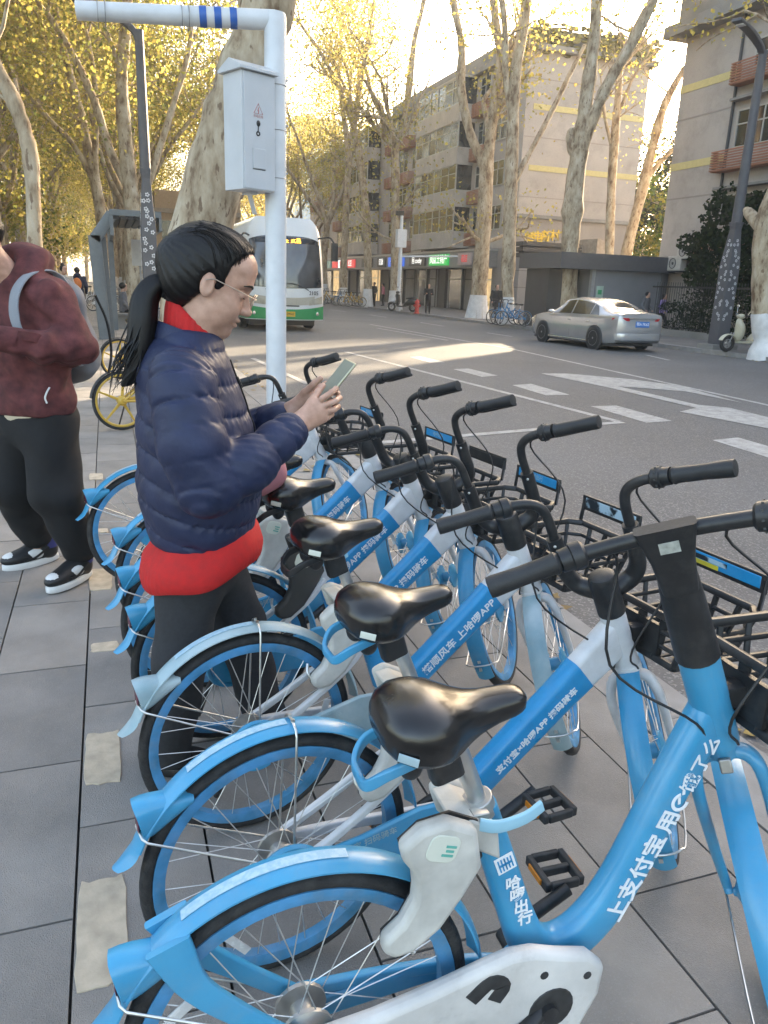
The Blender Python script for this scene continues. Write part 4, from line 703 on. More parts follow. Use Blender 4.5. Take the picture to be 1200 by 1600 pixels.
def saddle(root, dx, dz, label_mat, loop_mat):
    s = MB(); D = [(.100, .030, .842, .826), (.106, .060, .860, .802), (.122, .085, .878, .786), (.15, .101, .890, .774), (.185, .106, .894, .766), (.22, .098, .889, .764), (.25, .078, .879, .770), (.28, .056, .871, .782), (.31, .043, .868, .795), (.345, .037, .870, .808), (.385, .034, .872, .818), (.402, .029, .868, .826), (.411, .015, .858, .838)]
    xs = [d[0] for d in D]; rings = []
    for i in range(31):
        x = .100 + .311 * (0.5 - 0.5 * math.cos(math.pi * i / 30)); rings.append(sad_ring(x + dx, *[float(np.interp(x, xs, [d[k] for d in D])) + (dz if k > 1 else 0) for k in (1, 2, 3)]))
    s.loft(rings); o = s.build('saddle', m_sad, root, 50); o.matrix_basis = Matrix.Translation(V(.25 + dx, 0, .80 + dz)) @ Matrix.Diagonal((.82, .84, .84, 1)) @ Matrix.Translation(V(-.25 - dx, 0, -.80 - dz))
    b = MB(); b.rtube([V(.235 + dx, 0, .765 + dz), V(.255 + dx, 0, .70 + dz)], .05, .07, (1, 0, 0)); b.ell((.16 + dx, .04, .765 + dz), (.025, .025, .03)); b.ell((.16 + dx, -.04, .765 + dz), (.025, .025, .03)); b.build('saddle_clamp', m_blk, o)
    l = MB(); pts = spline([V(.165 + dx, .062, .785 + dz), V(.105 + dx, .062, .765 + dz), V(.075 + dx, .040, .735 + dz), V(.072 + dx, 0, .728 + dz), V(.075 + dx, -.040, .735 + dz), V(.105 + dx, -.062, .765 + dz), V(.165 + dx, -.062, .785 + dz)], 5)
    l.rtube(pts, .012, .022, (0, 0, 1)); l.build('carry_loop', loop_mat, o)
    p = MB(); rr = []
    for k in range(9):   # badge wraps the back rim of the saddle on the right-hand side
        a = rad(196 + k * 6.5); x = .150 + dx + .0535 * math.cos(a); y = .106 * math.sin(a) * 1.0
        rr.append([Vector((x - .002, y - .006, .824 + dz)), Vector((x - .0005, y - .007, .846 + dz))])
    return o
def bike(root, kind='white', steer=50, txt='哈啰APP 扫码骑车', fend=None, lockmat=None, plate='blue', detail=True, sdz=0.0, crank=20, front_fend=None, loop=None):
    fend = fend or m_blue; front_fend = front_fend or m_blue; lockmat = lockmat or m_lock; loop = loop or m_blk
    blueb = kind == 'blue'
    I = Matrix.Identity(4)
    # --- rear wheel and mudguard
    wheel(root, 'rear_wheel', (0, 0, HR), I)
    f = MB(); f.arc((0, 0, HR), fender_prof(.318), 40, 6, 158, True)
    # spoon-shaped tail of the mudguard
    tip = []
    for k in range(7):
        t = k / 6; a = rad(158 + 9 * t); r = .318 + .026 * t * t; w = .031 + .006 * t * (1 - t) - .015 * t ** 3
        tip.append([V((r + .010 * (1 - u * u)) * math.cos(a), w * u, HR + (r + .010 * (1 - u * u)) * math.sin(a)) for u in (-1, -.5, 0, .5, 1)] + [V((r + .007 * (1 - u * u)) * math.cos(a), w * u, HR + (r + .007 * (1 - u * u)) * math.sin(a)) for u in (1, .5, 0, -.5, -1)])
    f.loft(tip)
    fo = f.build('rear_mudguard', fend, root, 50)
    hn = MB(); n = 16; rings = []
    for k in range(8):
        t = k / 7; x = -.185 - .105 * t; zc = .500 - .022 * t + .01 * (1 - t); hz = .010 + .032 * min(1, t * 1.25); hy = .026 + .004 * t
        rings.append([V(x - .012 * math.sin(2 * math.pi * j / n) * t, hy * math.copysign(abs(math.cos(2 * math.pi * j / n)) ** .7, math.cos(2 * math.pi * j / n)), zc + hz * math.copysign(abs(math.sin(2 * math.pi * j / n)) ** .8, math.sin(2 * math.pi * j / n))) for j in range(n)])
    hn.loft(rings); ho = hn.build('tail_light_housing', fend, fo, 50)
    tl = MB(); tl.lathe((-.2925, 0, .478), [(.02, .004), (.026, 0), (.02, -.002)], 'x', 16); tl.build('tail_light', m_taill, fo)
    st = MB(); st.arc((0, 0, HR), [(.3291, -.010), (.3291, .010), (.3279, .010), (.3279, -.010)], 20, 78 if blueb else 88, 126, True); st.build('mudguard_sticker', m_fband, fo, 40)
    sy = MB()
    for a, rr in ((86, .322), (152, .326)):
        if blueb and a == 86: continue
        q = V(rr * math.cos(rad(a)), 0, HR + rr * math.sin(rad(a)))
        loop_pts = [V(.012, -.052, HR)] + [q * .97 + V(0, -.040, .009)] + [q + V(0, -.033, .002), q + q.normalized() * .012 + V(0, 0, 0), q + V(0, .033, .002)] + [q * .97 + V(0, .040, .009)] + [V(.012, .052, HR)]
        sy.tube(loop_pts, .0026, 6)
        sy.box(q + V(0, .01, .012), (.008, .006, .006)); sy.box(q + V(0, -.01, .012), (.008, .006, .006))
    sy.build('mudguard_stay', m_steel, fo, 60)
    if blueb:   # Y-shaped moulded stay of the nearest bicycle
        y = MB()
        for s_ in (-1, 1):
            y.rtube(spline([V(-.215, s_ * .031, .545), V(-.175, s_ * .040, .46), V(-.09, s_ * .047, .375), V(-.01, s_ * .05, .305)], 4), .014, [.07, .046, .034, .03], (0.8, 0, .6))
        y.build('moulded_stay', fend, fo, 50)
    # --- frame
    fmat = m_blue if blueb else m_white
    fr = MB()
    if blueb:
        path = spline([V(.758, 0, .795), V(.690, 0, .640), V(.610, 0, .445), V(.550, 0, .355), V(.485, 0, .318), V(.425, 0, .345), V(.385, 0, .430), V(.342, 0, .550), V(.300, 0, .665)], 5)
        fr.rtube(path, [.062, .062, .062, .06, .058, .052, .048, .046, .044], [.082, .080, .078, .08, .085, .072, .062, .056, .052], (0, 1, 0), .35, 5) if False else fr.rtube(path, [.080, .080, .080, .085, .09, .075, .064, .060, .056], [.058, .058, .058, .056, .054, .050, .046, .046, .046], (0, 1, 0), .42, 5)
        head0, head1 = V(.700, 0, .900), V(.785, 0, .712); fr.tube([head0, head1], .036, 18); fr.tube([head0 - V(0, 0, 0), head0 + (head0 - head1) * .02], .038, 18)
    else:
        path = spline([V(.880, 0, .690), V(.800, 0, .622), V(.700, 0, .535), V(.560, 0, .415), V(.440, 0, .318)], 5)
        fr.rtube(path, [.052, .050, .048, .048, .05], [.115, .105, .088, .084, .08], (-.6, 0, .8), .35, 5)
        head0, head1 = V(.845, 0, .752), V(.921, 0, .588); fr.tube([head0, head1], .032, 18); fr.tube([head1 + (head0 - head1) * .06, head1 - (head0 - head1) * .02], .036, 18)
        fr.rtube([V(.425, 0, .300), V(.375, 0, .45), V(.325, 0, .615)], .042, .05, (1, 0, .3), .4, 5)
    bb = V(.455, 0, .285) if not blueb else V(.425, 0, .270)
    fr.tube([bb + V(0, -.042, 0), bb + V(0, .042, 0)], .034, 16)
    for s_ in (-1, 1):
        fr.rtube(spline([bb + V(-.02, s_ * .03, .0), V(.32, s_ * .040, .285), V(.15, s_ * .052, .293), V(0, s_ * .054, .300)], 4), .018, .026, (0, 0, 1))
        if not blueb: fr.rtube(spline([V(.345, s_ * .022, .535), V(.27, s_ * .046, .470), V(.13, s_ * .055, .375), V(0, s_ * .056, .302)], 4), .016, .020, (0, 0, 1))
    fo2 = fr.build('frame', fmat, root, 45)
    tdir = V(.36, 0, .306).normalized() if not blueb else (V(.775, 0, .800) - V(.610, 0, .445)).normalized()
    if not blueb:
        s2 = MB(); a, b = V(.770, 0, .5962), V(.492, 0, .359); pp = [a + (b - a) * k / 8 for k in range(9)]
        s2.rtube(pp, .0535, [.1025, .0965, .0915, .0905, .0890, .0875, .0865, .0855, .0845], (-.6, 0, .8), .35, 5, False); so = s2.build('tube_sticker', m_sticker, fo2, 45)
        mid = V(.600, -.0282, .447)
        text('lettering', txt, .034 if len(txt) < 12 else .0242, m_wt, so, frame(V(.530, -.0278, .388), tdir, V(-.65, 0, .76)), .0006, .0007)
        s3 = MB(); s3.rtube([V(.401, 0, .372), V(.352, 0, .527)], .0445, .0525, (1, 0, .3), .4, 5, False); s3.build('tube_sticker', m_sticker, fo2, 45)
    else:
        text('lettering', '上支付宝', .048, m_wt, fo2, frame(V(.580, -.0302, .374), tdir, V(-.9, 0, .45)), .0010, .0008)
        text('lettering', '用', .064, m_wt, fo2, frame(V(.716, -.0302, .690) - tdir * 0.018, tdir, V(-.9, 0, .45)), .0011, .0008) if False else None
        # rest of the line: character, ring logo, three characters
        p0 = V(.580, -.0302, .374) + tdir * .198
        text('lettering', '用', .047, m_wt, fo2, frame(p0, tdir, V(-.9, 0, .45)), .0011, .0008)
        lg = MB(); cpt = p0 + tdir * .066
        upv = V(-.9, 0, .45); upv = (upv - tdir * upv.dot(tdir)).normalized()
        arcp = [cpt + tdir * .016 * math.cos(rad(a)) + upv * .016 * math.sin(rad(a)) for a in range(30, 300, 15)]
        lg.rtube(arcp, .007, .0016, (0, 1, 0)); lg.rtube([cpt - tdir * .004, cpt + tdir * .008 + upv * .008], .006, .0016, (0, 1, 0)); lg.rtube([cpt + tdir * .016 + upv * .002, cpt + tdir * .023 + upv * .006], .006, .0016, (0, 1, 0)); lg.build('logo_mark', m_wt, fo2)
        text('lettering', '饿了么', .040, m_wt, fo2, frame(p0 + tdir * .087, tdir, V(-.9, 0, .45)), .0005, .0008)
        sdir = (V(.300, 0, .665) - V(.390, 0, .430)).normalized(); fwd = V(.93, 0, .36)
        lo = MB(); q = V(.345, -.0242, .555); Rm = Matrix((fwd, V(0, 1, 0), sdir)).transposed(); lo.box(q, (.036, .0016, .036), Rm); lob = lo.build('logo_badge', m_wt, fo2, bevel=.004)
        lm = MB()
        for k in (-1, 0, 1):
            lm.box(q + fwd * .006 * k - fwd * .006 + V(0, -.001, 0), (.0025, .002, .026), Rm); lm.box(q + fwd * .006 * k + fwd * .006 + V(0, -.001, 0), (.0025, .002, .024), Rm)
        lm.box(q + V(0, -.001, 0), (.026, .002, .004), Rm); lm.build('logo_mark', m_sticker, lob)
        for k, ch in enumerate('哈啰出行'):
            text('lettering', ch, .030, m_wt, fo2, frame(V(.364, -.0246, .508) - sdir * .0300 * k, V(1, 0, .10), V(0, 0, 1)), .0007, .0007, 'CENTER')
    # --- drive cover, cranks, pedals
    if blueb:
        cg = MB(); poly = [(-.035, .262), (-.055, .300), (-.035, .338), (.10, .352), (.20, .372), (.30, .398), (.345, .408), (.39, .404), (.44, .385), (.505, .365), (.540, .330), (.535, .270), (.505, .205), (.465, .165), (.40, .155), (.28, .200), (.12, .244)]
        cg.prism(poly, -.082, -.050); co = cg.build('chain_cover', m_cream, root, 40, bevel=.012, seg=3)
        hl = MB(); hl.lathe((.432, -.083, .270), [(.044, -.001), (.046, .003), (.044, .006)], 'y', 20); hl.lathe((.500, -.083, .325), [(.008, -.0005), (.008, .003)], 'y', 10); hl.lathe((.41, -.083, .352), [(.008, -.0005), (.008, .003)], 'y', 10); hl.build('crank_opening', m_dust, co)
        sl = MB(); sl.rtube(spline([V(.27, -.0825, .340), V(.305, -.0825, .368), V(.33, -.0825, .352), V(.315, -.0825, .325)], 4), .03, .002, (0, 1, 0)); sl.build('cover_opening', m_dust, co)
        gd = MB(); gd.prism([(-.03, .225), (.0, .235), (.30, .26), (.30, .30), (0.05, .285), (-.04, .27)], .040, .058); gd.build('chain_case', m_blue, root, 40, bevel=.004)
    else:
        cg = MB(); poly = [(-.055, .262), (-.055, .338), (.02, .352), (.16, .372), (.30, .405), (.42, .400), (.47, .350), (.46, .285), (.36, .268), (.20, .262)]
        cg.prism([(x, z - .02) for x, z in poly], -.0735, -.060); co = cg.build('chain_cover', m_blue if fend is m_blue else m_pale, root, 40, bevel=.005, seg=2)
        rg = MB(); rg.ring((0, -.067, HR), .068, .009, 'y', 28, 6, 20, 300); rg.build('cover_rim', m_blue, co)
        text('lettering', '支付宝 扫码骑车', .02, m_pale, co, frame(V(.10, -.0745, .325), V(1, 0, .16), V(-.16, 0, 1)), 0, .0005)
    for s_ in (-1, 1):
        a = rad(crank + (180 if s_ > 0 else 0)); end = bb + V(math.cos(a) * .16, s_ * .105, math.sin(a) * .16)
        cr = MB(); cr.tube(spline([bb + V(0, s_ * .070, 0), bb + V(math.cos(a) * .05, s_ * .092, math.sin(a) * .05), end], 4), [.017, .014, .013], 10); cr.tube([bb + V(0, s_ * .04, 0), bb + V(0, s_ * .094, 0)], .016, 12); co2 = cr.build('crank', m_blk, root)
        pd = MB(); q = end + V(0, s_ * .055, 0)
        for dx in (-.038, .038): pd.bx(q.x + dx - .007, q.x + dx + .007, q.y - .045, q.y + .045, q.z - .011, q.z + .011)
        for dy in (-.042, .0, .042): pd.bx(q.x - .032, q.x + .032, q.y + dy - .006, q.y + dy + .006, q.z - .010, q.z + .010)
        po = pd.build('pedal', m_dust, co2, 30, bevel=.003)
        pr = MB(); pr.bx(q.x - .0485, q.x - .0445, q.y - .025, q.y + .025, q.z - .006, q.z + .006); pr.bx(q.x + .0445, q.x + .0485, q.y - .025, q.y + .025, q.z - .006, q.z + .006); pr.build('pedal_reflector', m_amber, po)
    # --- kick stand
    ks = MB(); ks.tube([V(.03, .06, .285), V(-.02, .10, .17), V(-.06, .155, .008)], [.009, .008, .010], 8); ks.build('kick_stand', m_blk, root)
    # --- seat
    sp = MB(); top = V(.245, 0, .80 + sdz); low = V(.327, 0, .60) if not blueb else V(.303, 0, .655); sp.tube([low, top], .0165, 14); spo = sp.build('seat_post', m_steel, root)
    cl = MB(); cdir = (top - low).normalized(); cl.tube([low - cdir * .004, low + cdir * .03], .027, 16); cl.box(low + cdir * .012 + V(-.015, -.030, 0), (.03, .02, .026)); cl.tube([low + cdir * .012 + V(-.026, -.045, 0), low + cdir * .012 + V(-.026, .02, 0)], .006, 8); clo = cl.build('seat_clamp', m_alu, root, bevel=.002)
    lv = MB(); lv.rtube(spline([low + cdir * .012 + V(-.022, -.046, 0), low + cdir * .01 + V(.01, -.055, -.002), low + cdir * .006 + V(.055, -.056, .010), low + V(.085, -.050, .028)], 3), .008, .024, (0, 0, 1), .45); lv.build('quick_release_lever', m_ltblue if detail else m_blk, clo)
    sx = -.02 if blueb else .0
    so2 = saddle(root, sx, sdz + .022, m_label, loop)
    bd = MB(); bd.rtube([V(.118 + sx, -.0845, .838 + sdz), V(.150 + sx, -.1045, .832 + sdz)], .0035, .017, (0, 0, 1), .45, 5); bd.build('saddle_badge', m_label if blueb is False else m_pale, so2)
    # --- lock: moulded body in front of the wheel with two hooked cheeks straddling it
    lk = MB(); poly = [(.300, .640), (.245, .668), (.195, .660), (.160, .630), (.168, .600), (.185, .575), (.190, .540), (.180, .500), (.160, .460), (.128, .432), (.128, .405), (.150, .388), (.185, .392), (.235, .430), (.275, .490), (.315, .560)]
    lx, lz = (-.045, .028) if blueb else (0.0, 0.0); poly = [(.225 + (x - .225) * .92 + lx + (.012 if z > .5 else .020), lz + .53 + (z - .53) * .92 + (.022 if z > .5 else .034)) for x, z in poly]
    lk.prism(poly, -.078, -.046); lk.prism([(.312, .662), (.257, .690), (.227, .677), (.247, .622), (.302, .582)], .046, .070)
    lko = lk.build('wheel_lock', lockmat, root, 40, bevel=.011, seg=3)
    br = MB(); br.prism([(.312, .654), (.262, .682), (.227, .677), (.274, .617), (.322, .587)], -.050, .050); br.build('lock_bridge', lockmat, lko, bevel=.006)
    bl = MB(); bl.prism([(x + .012 if x > .2 else x + .004, z - .004) for x, z in poly], -.048, -.043); bl.build('lock_backplate', m_blk, lko, 40)
    lb = MB(); lb.rtube([V(.207, -.079, .645), V(.262, -.079, .592)], .058, .003, (0, 1, 0), .5, 5) if False else lb.rtube([V(.246 + lx, -.0775, .634 + lz), V(.246 + lx, -.0800, .634 + lz)], .054, .048, (.31, 0, .95), .32, 6); lbo = lb.build('lock_label', m_label, lko, bevel=.0014)
    lt = MB(); Rr = Matrix.Rotation(rad(18), 3, 'Y')
    for dx, dz_, w in ((.012, .006, .018), (.012, -.002, .014), (.010, -.010, .020)):
        lt.box(V(.246 + lx, -.0806, .634 + lz) + Rr @ V(dx, 0, dz_), (w, .001, .004), Rr)
    lt.build('label_print', pmat('label_green', (.10, .40, .33), .5), lbo)
    sh = MB(); sh.tube(spline([V(.170, -.060, .449), V(.152, -.045, .474), V(.156, -.032, .496)], 4), .0045, 8); sh.build('lock_shackle', m_steel, lko)
    rf = MB(); rf.lathe((0, 0, 0), [(.002, -.003), (.02, -.002), (.02, .002), (.002, .003)], 'z', 12)
    rfm = MB(); rfm.rtube([V(-.165, -.012, .30 + .165), V(-.085, -.012, .30 + .185)], .020, .005, (0, 1, 0), .48, 5); rfm.xf(Matrix.Translation(V(0, 0, HR)) @ Matrix.Rotation(rad(crank * 7), 4, 'Y') @ Matrix.Translation(V(0, 0, -HR))); rfm.build('wheel_reflector', m_refl, root)
    # --- steering assembly, turned about the head tube
    u = (head0 - head1).normalized(); ax = head1
    SM = Matrix.Translation(ax) @ Matrix.Rotation(rad(steer), 4, u) @ Matrix.Translation(-ax)
    fhub = V(1.062, 0, HR) if not blueb else V(1.00, 0, HR)
    wheel(root, 'front_wheel', fhub, SM, hubmat=m_blue, drum=.052)
    crown = ax - u * .035
    fk = MB(); fkm = m_white if not blueb else m_blue
    fk.tube([ax + u * .01, crown], .026, 14)
    for s_ in (-1, 1):
        fk.rtube(spline([crown + V(0, 0, .005), crown + V(.004, s_ * .042, -.008), crown + V(.014, s_ * .060, -.06), crown + (fhub - crown) * .6 + V(-.004, s_ * .062, 0), fhub + V(-.004, s_ * .060, .03), fhub + V(0, s_ * .058, 0)], 5), [.026, .026, .024, .022, .02, .018], [.032, .034, .036, .030, .024, .022], (1, 0, .3), .45, 4)
    fko = fk.build('fork', fkm, root, 50, M=SM)
    fb = MB(); fb.box(crown + V(-.035, 0, -.012), (.012, .022, .028)); fb.build('fork_bolt', m_alu, fko, bevel=.003)
    ff = MB(); ff.arc(fhub, fender_prof(.318, .029), 40, 60, 216, True)
    ffo = ff.build('front_mudguard', front_fend, root, 50, M=SM)
    fs = MB(); a = 203
    q = V(.322 * math.cos(rad(a)), 0, .322 * math.sin(rad(a))) + fhub
    fs.tube(spline([fhub + V(0, -.065, 0), q + V(.05, -.062, .01), q + V(.004, -.048, 0), q + V(-.009, -.025, -.003), q + V(-.013, 0, -.003), q + V(-.009, .025, -.003), q + V(.004, .048, 0), q + V(.05, .062, .01), fhub + V(0, .065, 0)], 4), .0028, 6); fs.box(q + V(-.013, 0, .012), (.006, .010, .010)); fs.box(q + V(-.013, 0, -.016), (.006, .010, .010)); fs.build('mudguard_stay', m_steel, ffo, 60)
    ln = V(0, 1, 0); fn = u.cross(ln) * -1; fn = ln.cross(u)      # forward, perpendicular to the steering axis
    hb = MB(); gr = []; lev = []
    if blueb:
        t0 = head0; t1 = head0 + u * .255
        sm = MB(); sm.tube([t0 - u * .005, t0 + u * .10], [.039, .037], 18); sm.tube([t0 + u * .10, t0 + u * .16, t0 + u * .20], [.037, .034, .030], 18)
        smo = sm.build('stem', m_blk, root, 50, M=SM)
        fc = MB(); A_ = t0 + u * .15; B_ = t0 + u * .275
        fc.rtube([A_ - fn * .012, A_ + (B_ - A_) * .5 - fn * .016, B_ - fn * .020], [.058, .070, .098], [.05, .04, .026], fn, .25, 4); fco = fc.build('stem_head', m_blk, smo, 45)
        Rm = Matrix((ln, u, fn)).transposed(); c0 = t0 + u * .235 - fn * .0335
        ld = MB(); ld.box(c0, (.032, .034, .003), Rm); ld.build('display', m_lcd, fco); bt = MB(); c1 = t0 + u * .198 - fn * .0335
        bt.tube([c1 + fn * .004, c1 - fn * .0012], .009, 14); bt.build('button', m_dust, fco)
        bc = t0 + u * .255 - fn * .008
        bar = [bc + ln * s_ * .30 - fn * (.05 if abs(s_) > .5 else 0) + u * .008 for s_ in (1,)] 
        bp = spline([bc + ln * .285 - fn * .055, bc + ln * .18 - fn * .02, bc, bc - ln * .18 - fn * .02, bc - ln * .285 - fn * .055], 6)
        hb.tube(bp, .0135, 12); hbo = hb.build('handlebar', m_blk, root, 50, M=SM)
        for s_ in (1, -1):
            g0, g1 = bc + ln * s_ * .175 - fn * .022, bc + ln * s_ * .295 - fn * .058; d = (g1 - g0).normalized()
            gr.append((g0, g1)); 
    else:
        sm = MB(); sm.tube([head0 - u * .004, head0 + u * .10, head0 + u * .108, head0 + u * .112], [.034, .034, .031, .022], 18); smo = sm.build('stem', m_blk, root, 45, M=SM)
        S0 = head0 + u * .055
        for s_ in (1, -1):
            hb.tube(spline([S0 + fn * .004, S0 + fn * .030 + ln * s_ * .035 - u * .004, S0 + fn * .040 + ln * s_ * .066 + u * .008, S0 + fn * .040 + ln * s_ * .084 + u * .040, S0 + fn * .040 + ln * s_ * .088 + u * .075], 5), [.024, .025, .023, .021, .0205], 12)
            hb.tube([S0 + fn * .040 + ln * s_ * .088 + u * .06, S0 + fn * .040 + ln * s_ * .090 + u * .155], .0195, 14)
            hb.tube(spline([S0 + fn * .040 + ln * s_ * .090 + u * .14, S0 + fn * .040 + ln * s_ * .091 + u * .215, S0 + fn * .036 + ln * s_ * .104 + u * .252, S0 + fn * .024 + ln * s_ * .138 + u * .273, S0 + fn * .006 + ln * s_ * .183 + u * .281, S0 - fn * .045 + ln * s_ * .315 + u * .296], 6), .0125, 12)
            gr.append((S0 + fn * .000 + ln * s_ * .203 + u * .283, S0 - fn * .048 + ln * s_ * .327 + u * .298))
        hbo = hb.build('handlebar', m_blk, root, 50, M=SM)
        for s_ in (1, -1): bt = MB(); bt.ell(S0 + fn * .021 + ln * s_ * .090 + u * .142, .0042, 8, 6); bt.build('bolt', m_steel, hbo)
    for k, (g0, g1) in enumerate(gr):
        d = (g1 - g0); gm = MB(); gm.tube([g0, g0 + d * .05, g0 + d * .1, g0 + d * .55, g0 + d * .93, g1, g1 + d * .01], [.0165, .0205, .018, .0175, .0195, .0185, .010], 14, flat=(1, 1)); go = gm.build('grip', m_grip, hbo, 50)
        sh_ = MB(); dn = d.normalized(); sh_.tube([g0 - dn * .045, g0 - dn * .04, g0 - dn * .022, g0 - dn * .02, g0 - dn * .002], [.019, .024, .025, .021, .020], 18)
        for j in range(10):
            if k == 0: break
            aa = 2 * math.pi * j / 10; o1 = dn.orthogonal().normalized(); o2 = dn.cross(o1); sh_.box(g0 - dn * .03 + (o1 * math.cos(aa) + o2 * math.sin(aa)) * .0245, (.004, .004, .004))
        sh_.build('bell_ring' if k else 'bar_collar', m_blk, go, 40)
        lvr = MB(); dwn = -u; side = fn
        lvr.tube(spline([g0 - dn * .03 + dwn * .012 + side * .010, g0 + dwn * .032 + side * .034, g0 + d * .5 + dwn * .034 + side * .040, g1 + dwn * .030 + side * .034 - dn * .005], 5), [.007, .0065, .006, .0065], 8, flat=(1, 1.3)); lvr.ell(g0 - dn * .03 + dwn * .018 + side * .012, (.016, .016, .013), 10, 6); lvr.build('brake_lever', m_blk, hbo)
        cb = MB(); hp = ax + u * .05 + V(-.02, -.03 if k else .03, 0)
        s0 = g0 - dn * .02 + dwn * .016 + side * .012
        cb.tube(spline([s0, s0 - dn * .07 + dwn * .035 + side * .02, (s0 + hp) / 2 + fn * (.02 if k else -.04) + ln * (-.07 if k else .05), hp + fn * -.03 + u * .03, hp - fn * .02 - u * .04], 6), .0028, 6); cb.build('brake_cable', m_blk, hbo, 60)
    # --- basket carried on the steering head
    bk = MB(); b0 = V(head1.x + .030, 0, head1.z + .045)
    W0, W1, D0, D1, Hh = .120, .150, .0, .225, .115
    upv = V(0, 0, 1); f2 = V(1, 0, 0)
    def bp_(a, b, c):  # a across -1..1, b along 0..1, c up 0..1
        w = W0 + (W1 - W0) * c; return b0 + ln * a * w + f2 * (D0 + (D1 - D0 + .03 * c) * b) + upv * c * Hh
    def bar_(p, q, w=.013, h=.011): bk.rtube([p, q], w * 1.15, h * 1.15, (0.31, 0.17, .93), .3, 3)
    for c in (0, .33, .66, 1):
        hoop = [bp_(-1, 0, c), bp_(-1, .85, c), bp_(-.75, 1, c), bp_(.75, 1, c), bp_(1, .85, c), bp_(1, 0, c)]
        th = .017 if c in (0, 1) else .011
        for i in range(5): bar_(hoop[i], hoop[i + 1], th, th)
        bar_(hoop[5], hoop[0], th, th)
    for b in (0, .28, .57, .85):
        for s_ in (-1, 1): bar_(bp_(s_, b, 0), bp_(s_, b, 1), .012 if b in (0, .85) else .008)
        bar_(bp_(-1, b, 0), bp_(1, b, 0), .01, .006)
    for a in (-.5, 0, .5):
        bar_(bp_(a, 0, 0), bp_(a, 0, 1), .02, .008); bar_(bp_(a, 1, 0), bp_(a, 1, 1)); bar_(bp_(a, 0, 0), bp_(a, 1, 0), .01, .006)
    bk.rtube([bp_(0, -.02, .1), bp_(0, -.02, .8)], .012, .14, (0, 1, 0), .3, 3); bk.rtube([b0 - f2 * .05 + upv * .05, b0 + f2 * .01 + upv * .05], .05, .05, (0, 0, 1), .3, 3)
    bko = bk.build('basket', m_blk, root, 40)
    pt = MB(); e0, e1 = bp_(-.86, 1.0, 1), bp_(.86, 1.0, 1); pn = V(1, 0, 0)
    for q0, q1 in ((e0, e0 + upv * .085 + f2 * .01), (e1, e1 + upv * .085 + f2 * .01)): pt.rtube([q0, q1], .012, .010, (0, 1, 0), .3, 3)
    cpt = (e0 + e1) / 2 + upv * .070 + f2 * .008
    pt.box(cpt, (.008, (e1 - e0).length + .012, .05)); pto = pt.build('plate_frame', m_blk, bko, bevel=.003)
    pl = MB(); L_ = (e1 - e0).length - .025
    pl.box(cpt + V(-.0045, 0, .002), (.003, L_, .032)); plo = pl.build('name_plate', m_wornpl if plate == 'worn' else (m_blk if plate == 'none' else m_sticker), pto, bevel=.0015)
    if plate == 'yellow':
        py = MB(); py.box(cpt + V(-.0064, L_ * .27, -.008), (.0015, L_ * .42, .012)); py.build('plate_print', m_yel, plo); py = MB(); py.box(cpt + V(-.0066, L_ * .2, .006), (.0015, L_ * .5, .012)); py.build('plate_print', m_wornpl, plo)
    elif plate == 'blue':
        text('lettering', '哈啰出行', .022, m_pale, plo, frame(cpt + V(-.0062, .05, .002), (0, -1, 0), (0, 0, 1)), 0, .0003)
def place_bike(tail_px, saddle_px, **kw):
    T = G(*tail_px, .478); Sd = G(*saddle_px, .86); d = Sd - T; d.z = 0; d.normalize(); return T + d * .29, math.atan2(d.y, d.x), (Sd - T).length
BIKES = [
    dict(p=(.243, .983), h=-1.0, kind='blue', steer=58, plate='worn', loop=m_blue, crank=-158, label='all-blue shared bicycle with straight handlebar and large white chain cover'),
    dict(p=(.285, 1.375), h=5.5, steer=50, txt='支付宝×哈啰APP 扫码骑车', plate='yellow', loop=m_blue, crank=35, label='white and blue shared bicycle beside the all-blue one, long lettering on its tube'),
    dict(p=(.300, 1.865), h=7, steer=52, txt='搭顺风车 上哈啰APP', plate='worn', fend=m_pale, front_fend=m_pale, crank=120, label='shared bicycle with faded pale mudguards, parked right by the woman'),
    dict(p=(.295, 2.335), h=6.5, steer=48, plate='blue', crank=60, lockmat=m_lockdark, label='shared bicycle with dark lock, next one past the pale mudguard bicycle'),
    dict(p=(.270, 2.69), h=7.5, steer=47, plate='none', crank=200, label='shared bicycle with blank black basket plate, third from the far end of the blue row'),
    dict(p=(.255, 3.15), h=8, steer=46, plate='blue', crank=10, label='shared bicycle second from the far end of the blue row'),
    dict(p=(.135, 3.80), h=9, steer=45, plate='blue', crank=75, front_fend=m_blue, label='shared bicycle at the far end of the blue row, nearest the white pole'),
]
for i, b in enumerate(BIKES):
    r = empty('shared_bicycle', (b['p'][0], b['p'][1], 0), rad(b['h']))
    tag(r, b['label'], 'bicycle', 'blue shared bicycles parked in a row')
    kw = {k: v for k, v in b.items() if k not in ('p', 'h', 'label')}
    bike(r, **kw)
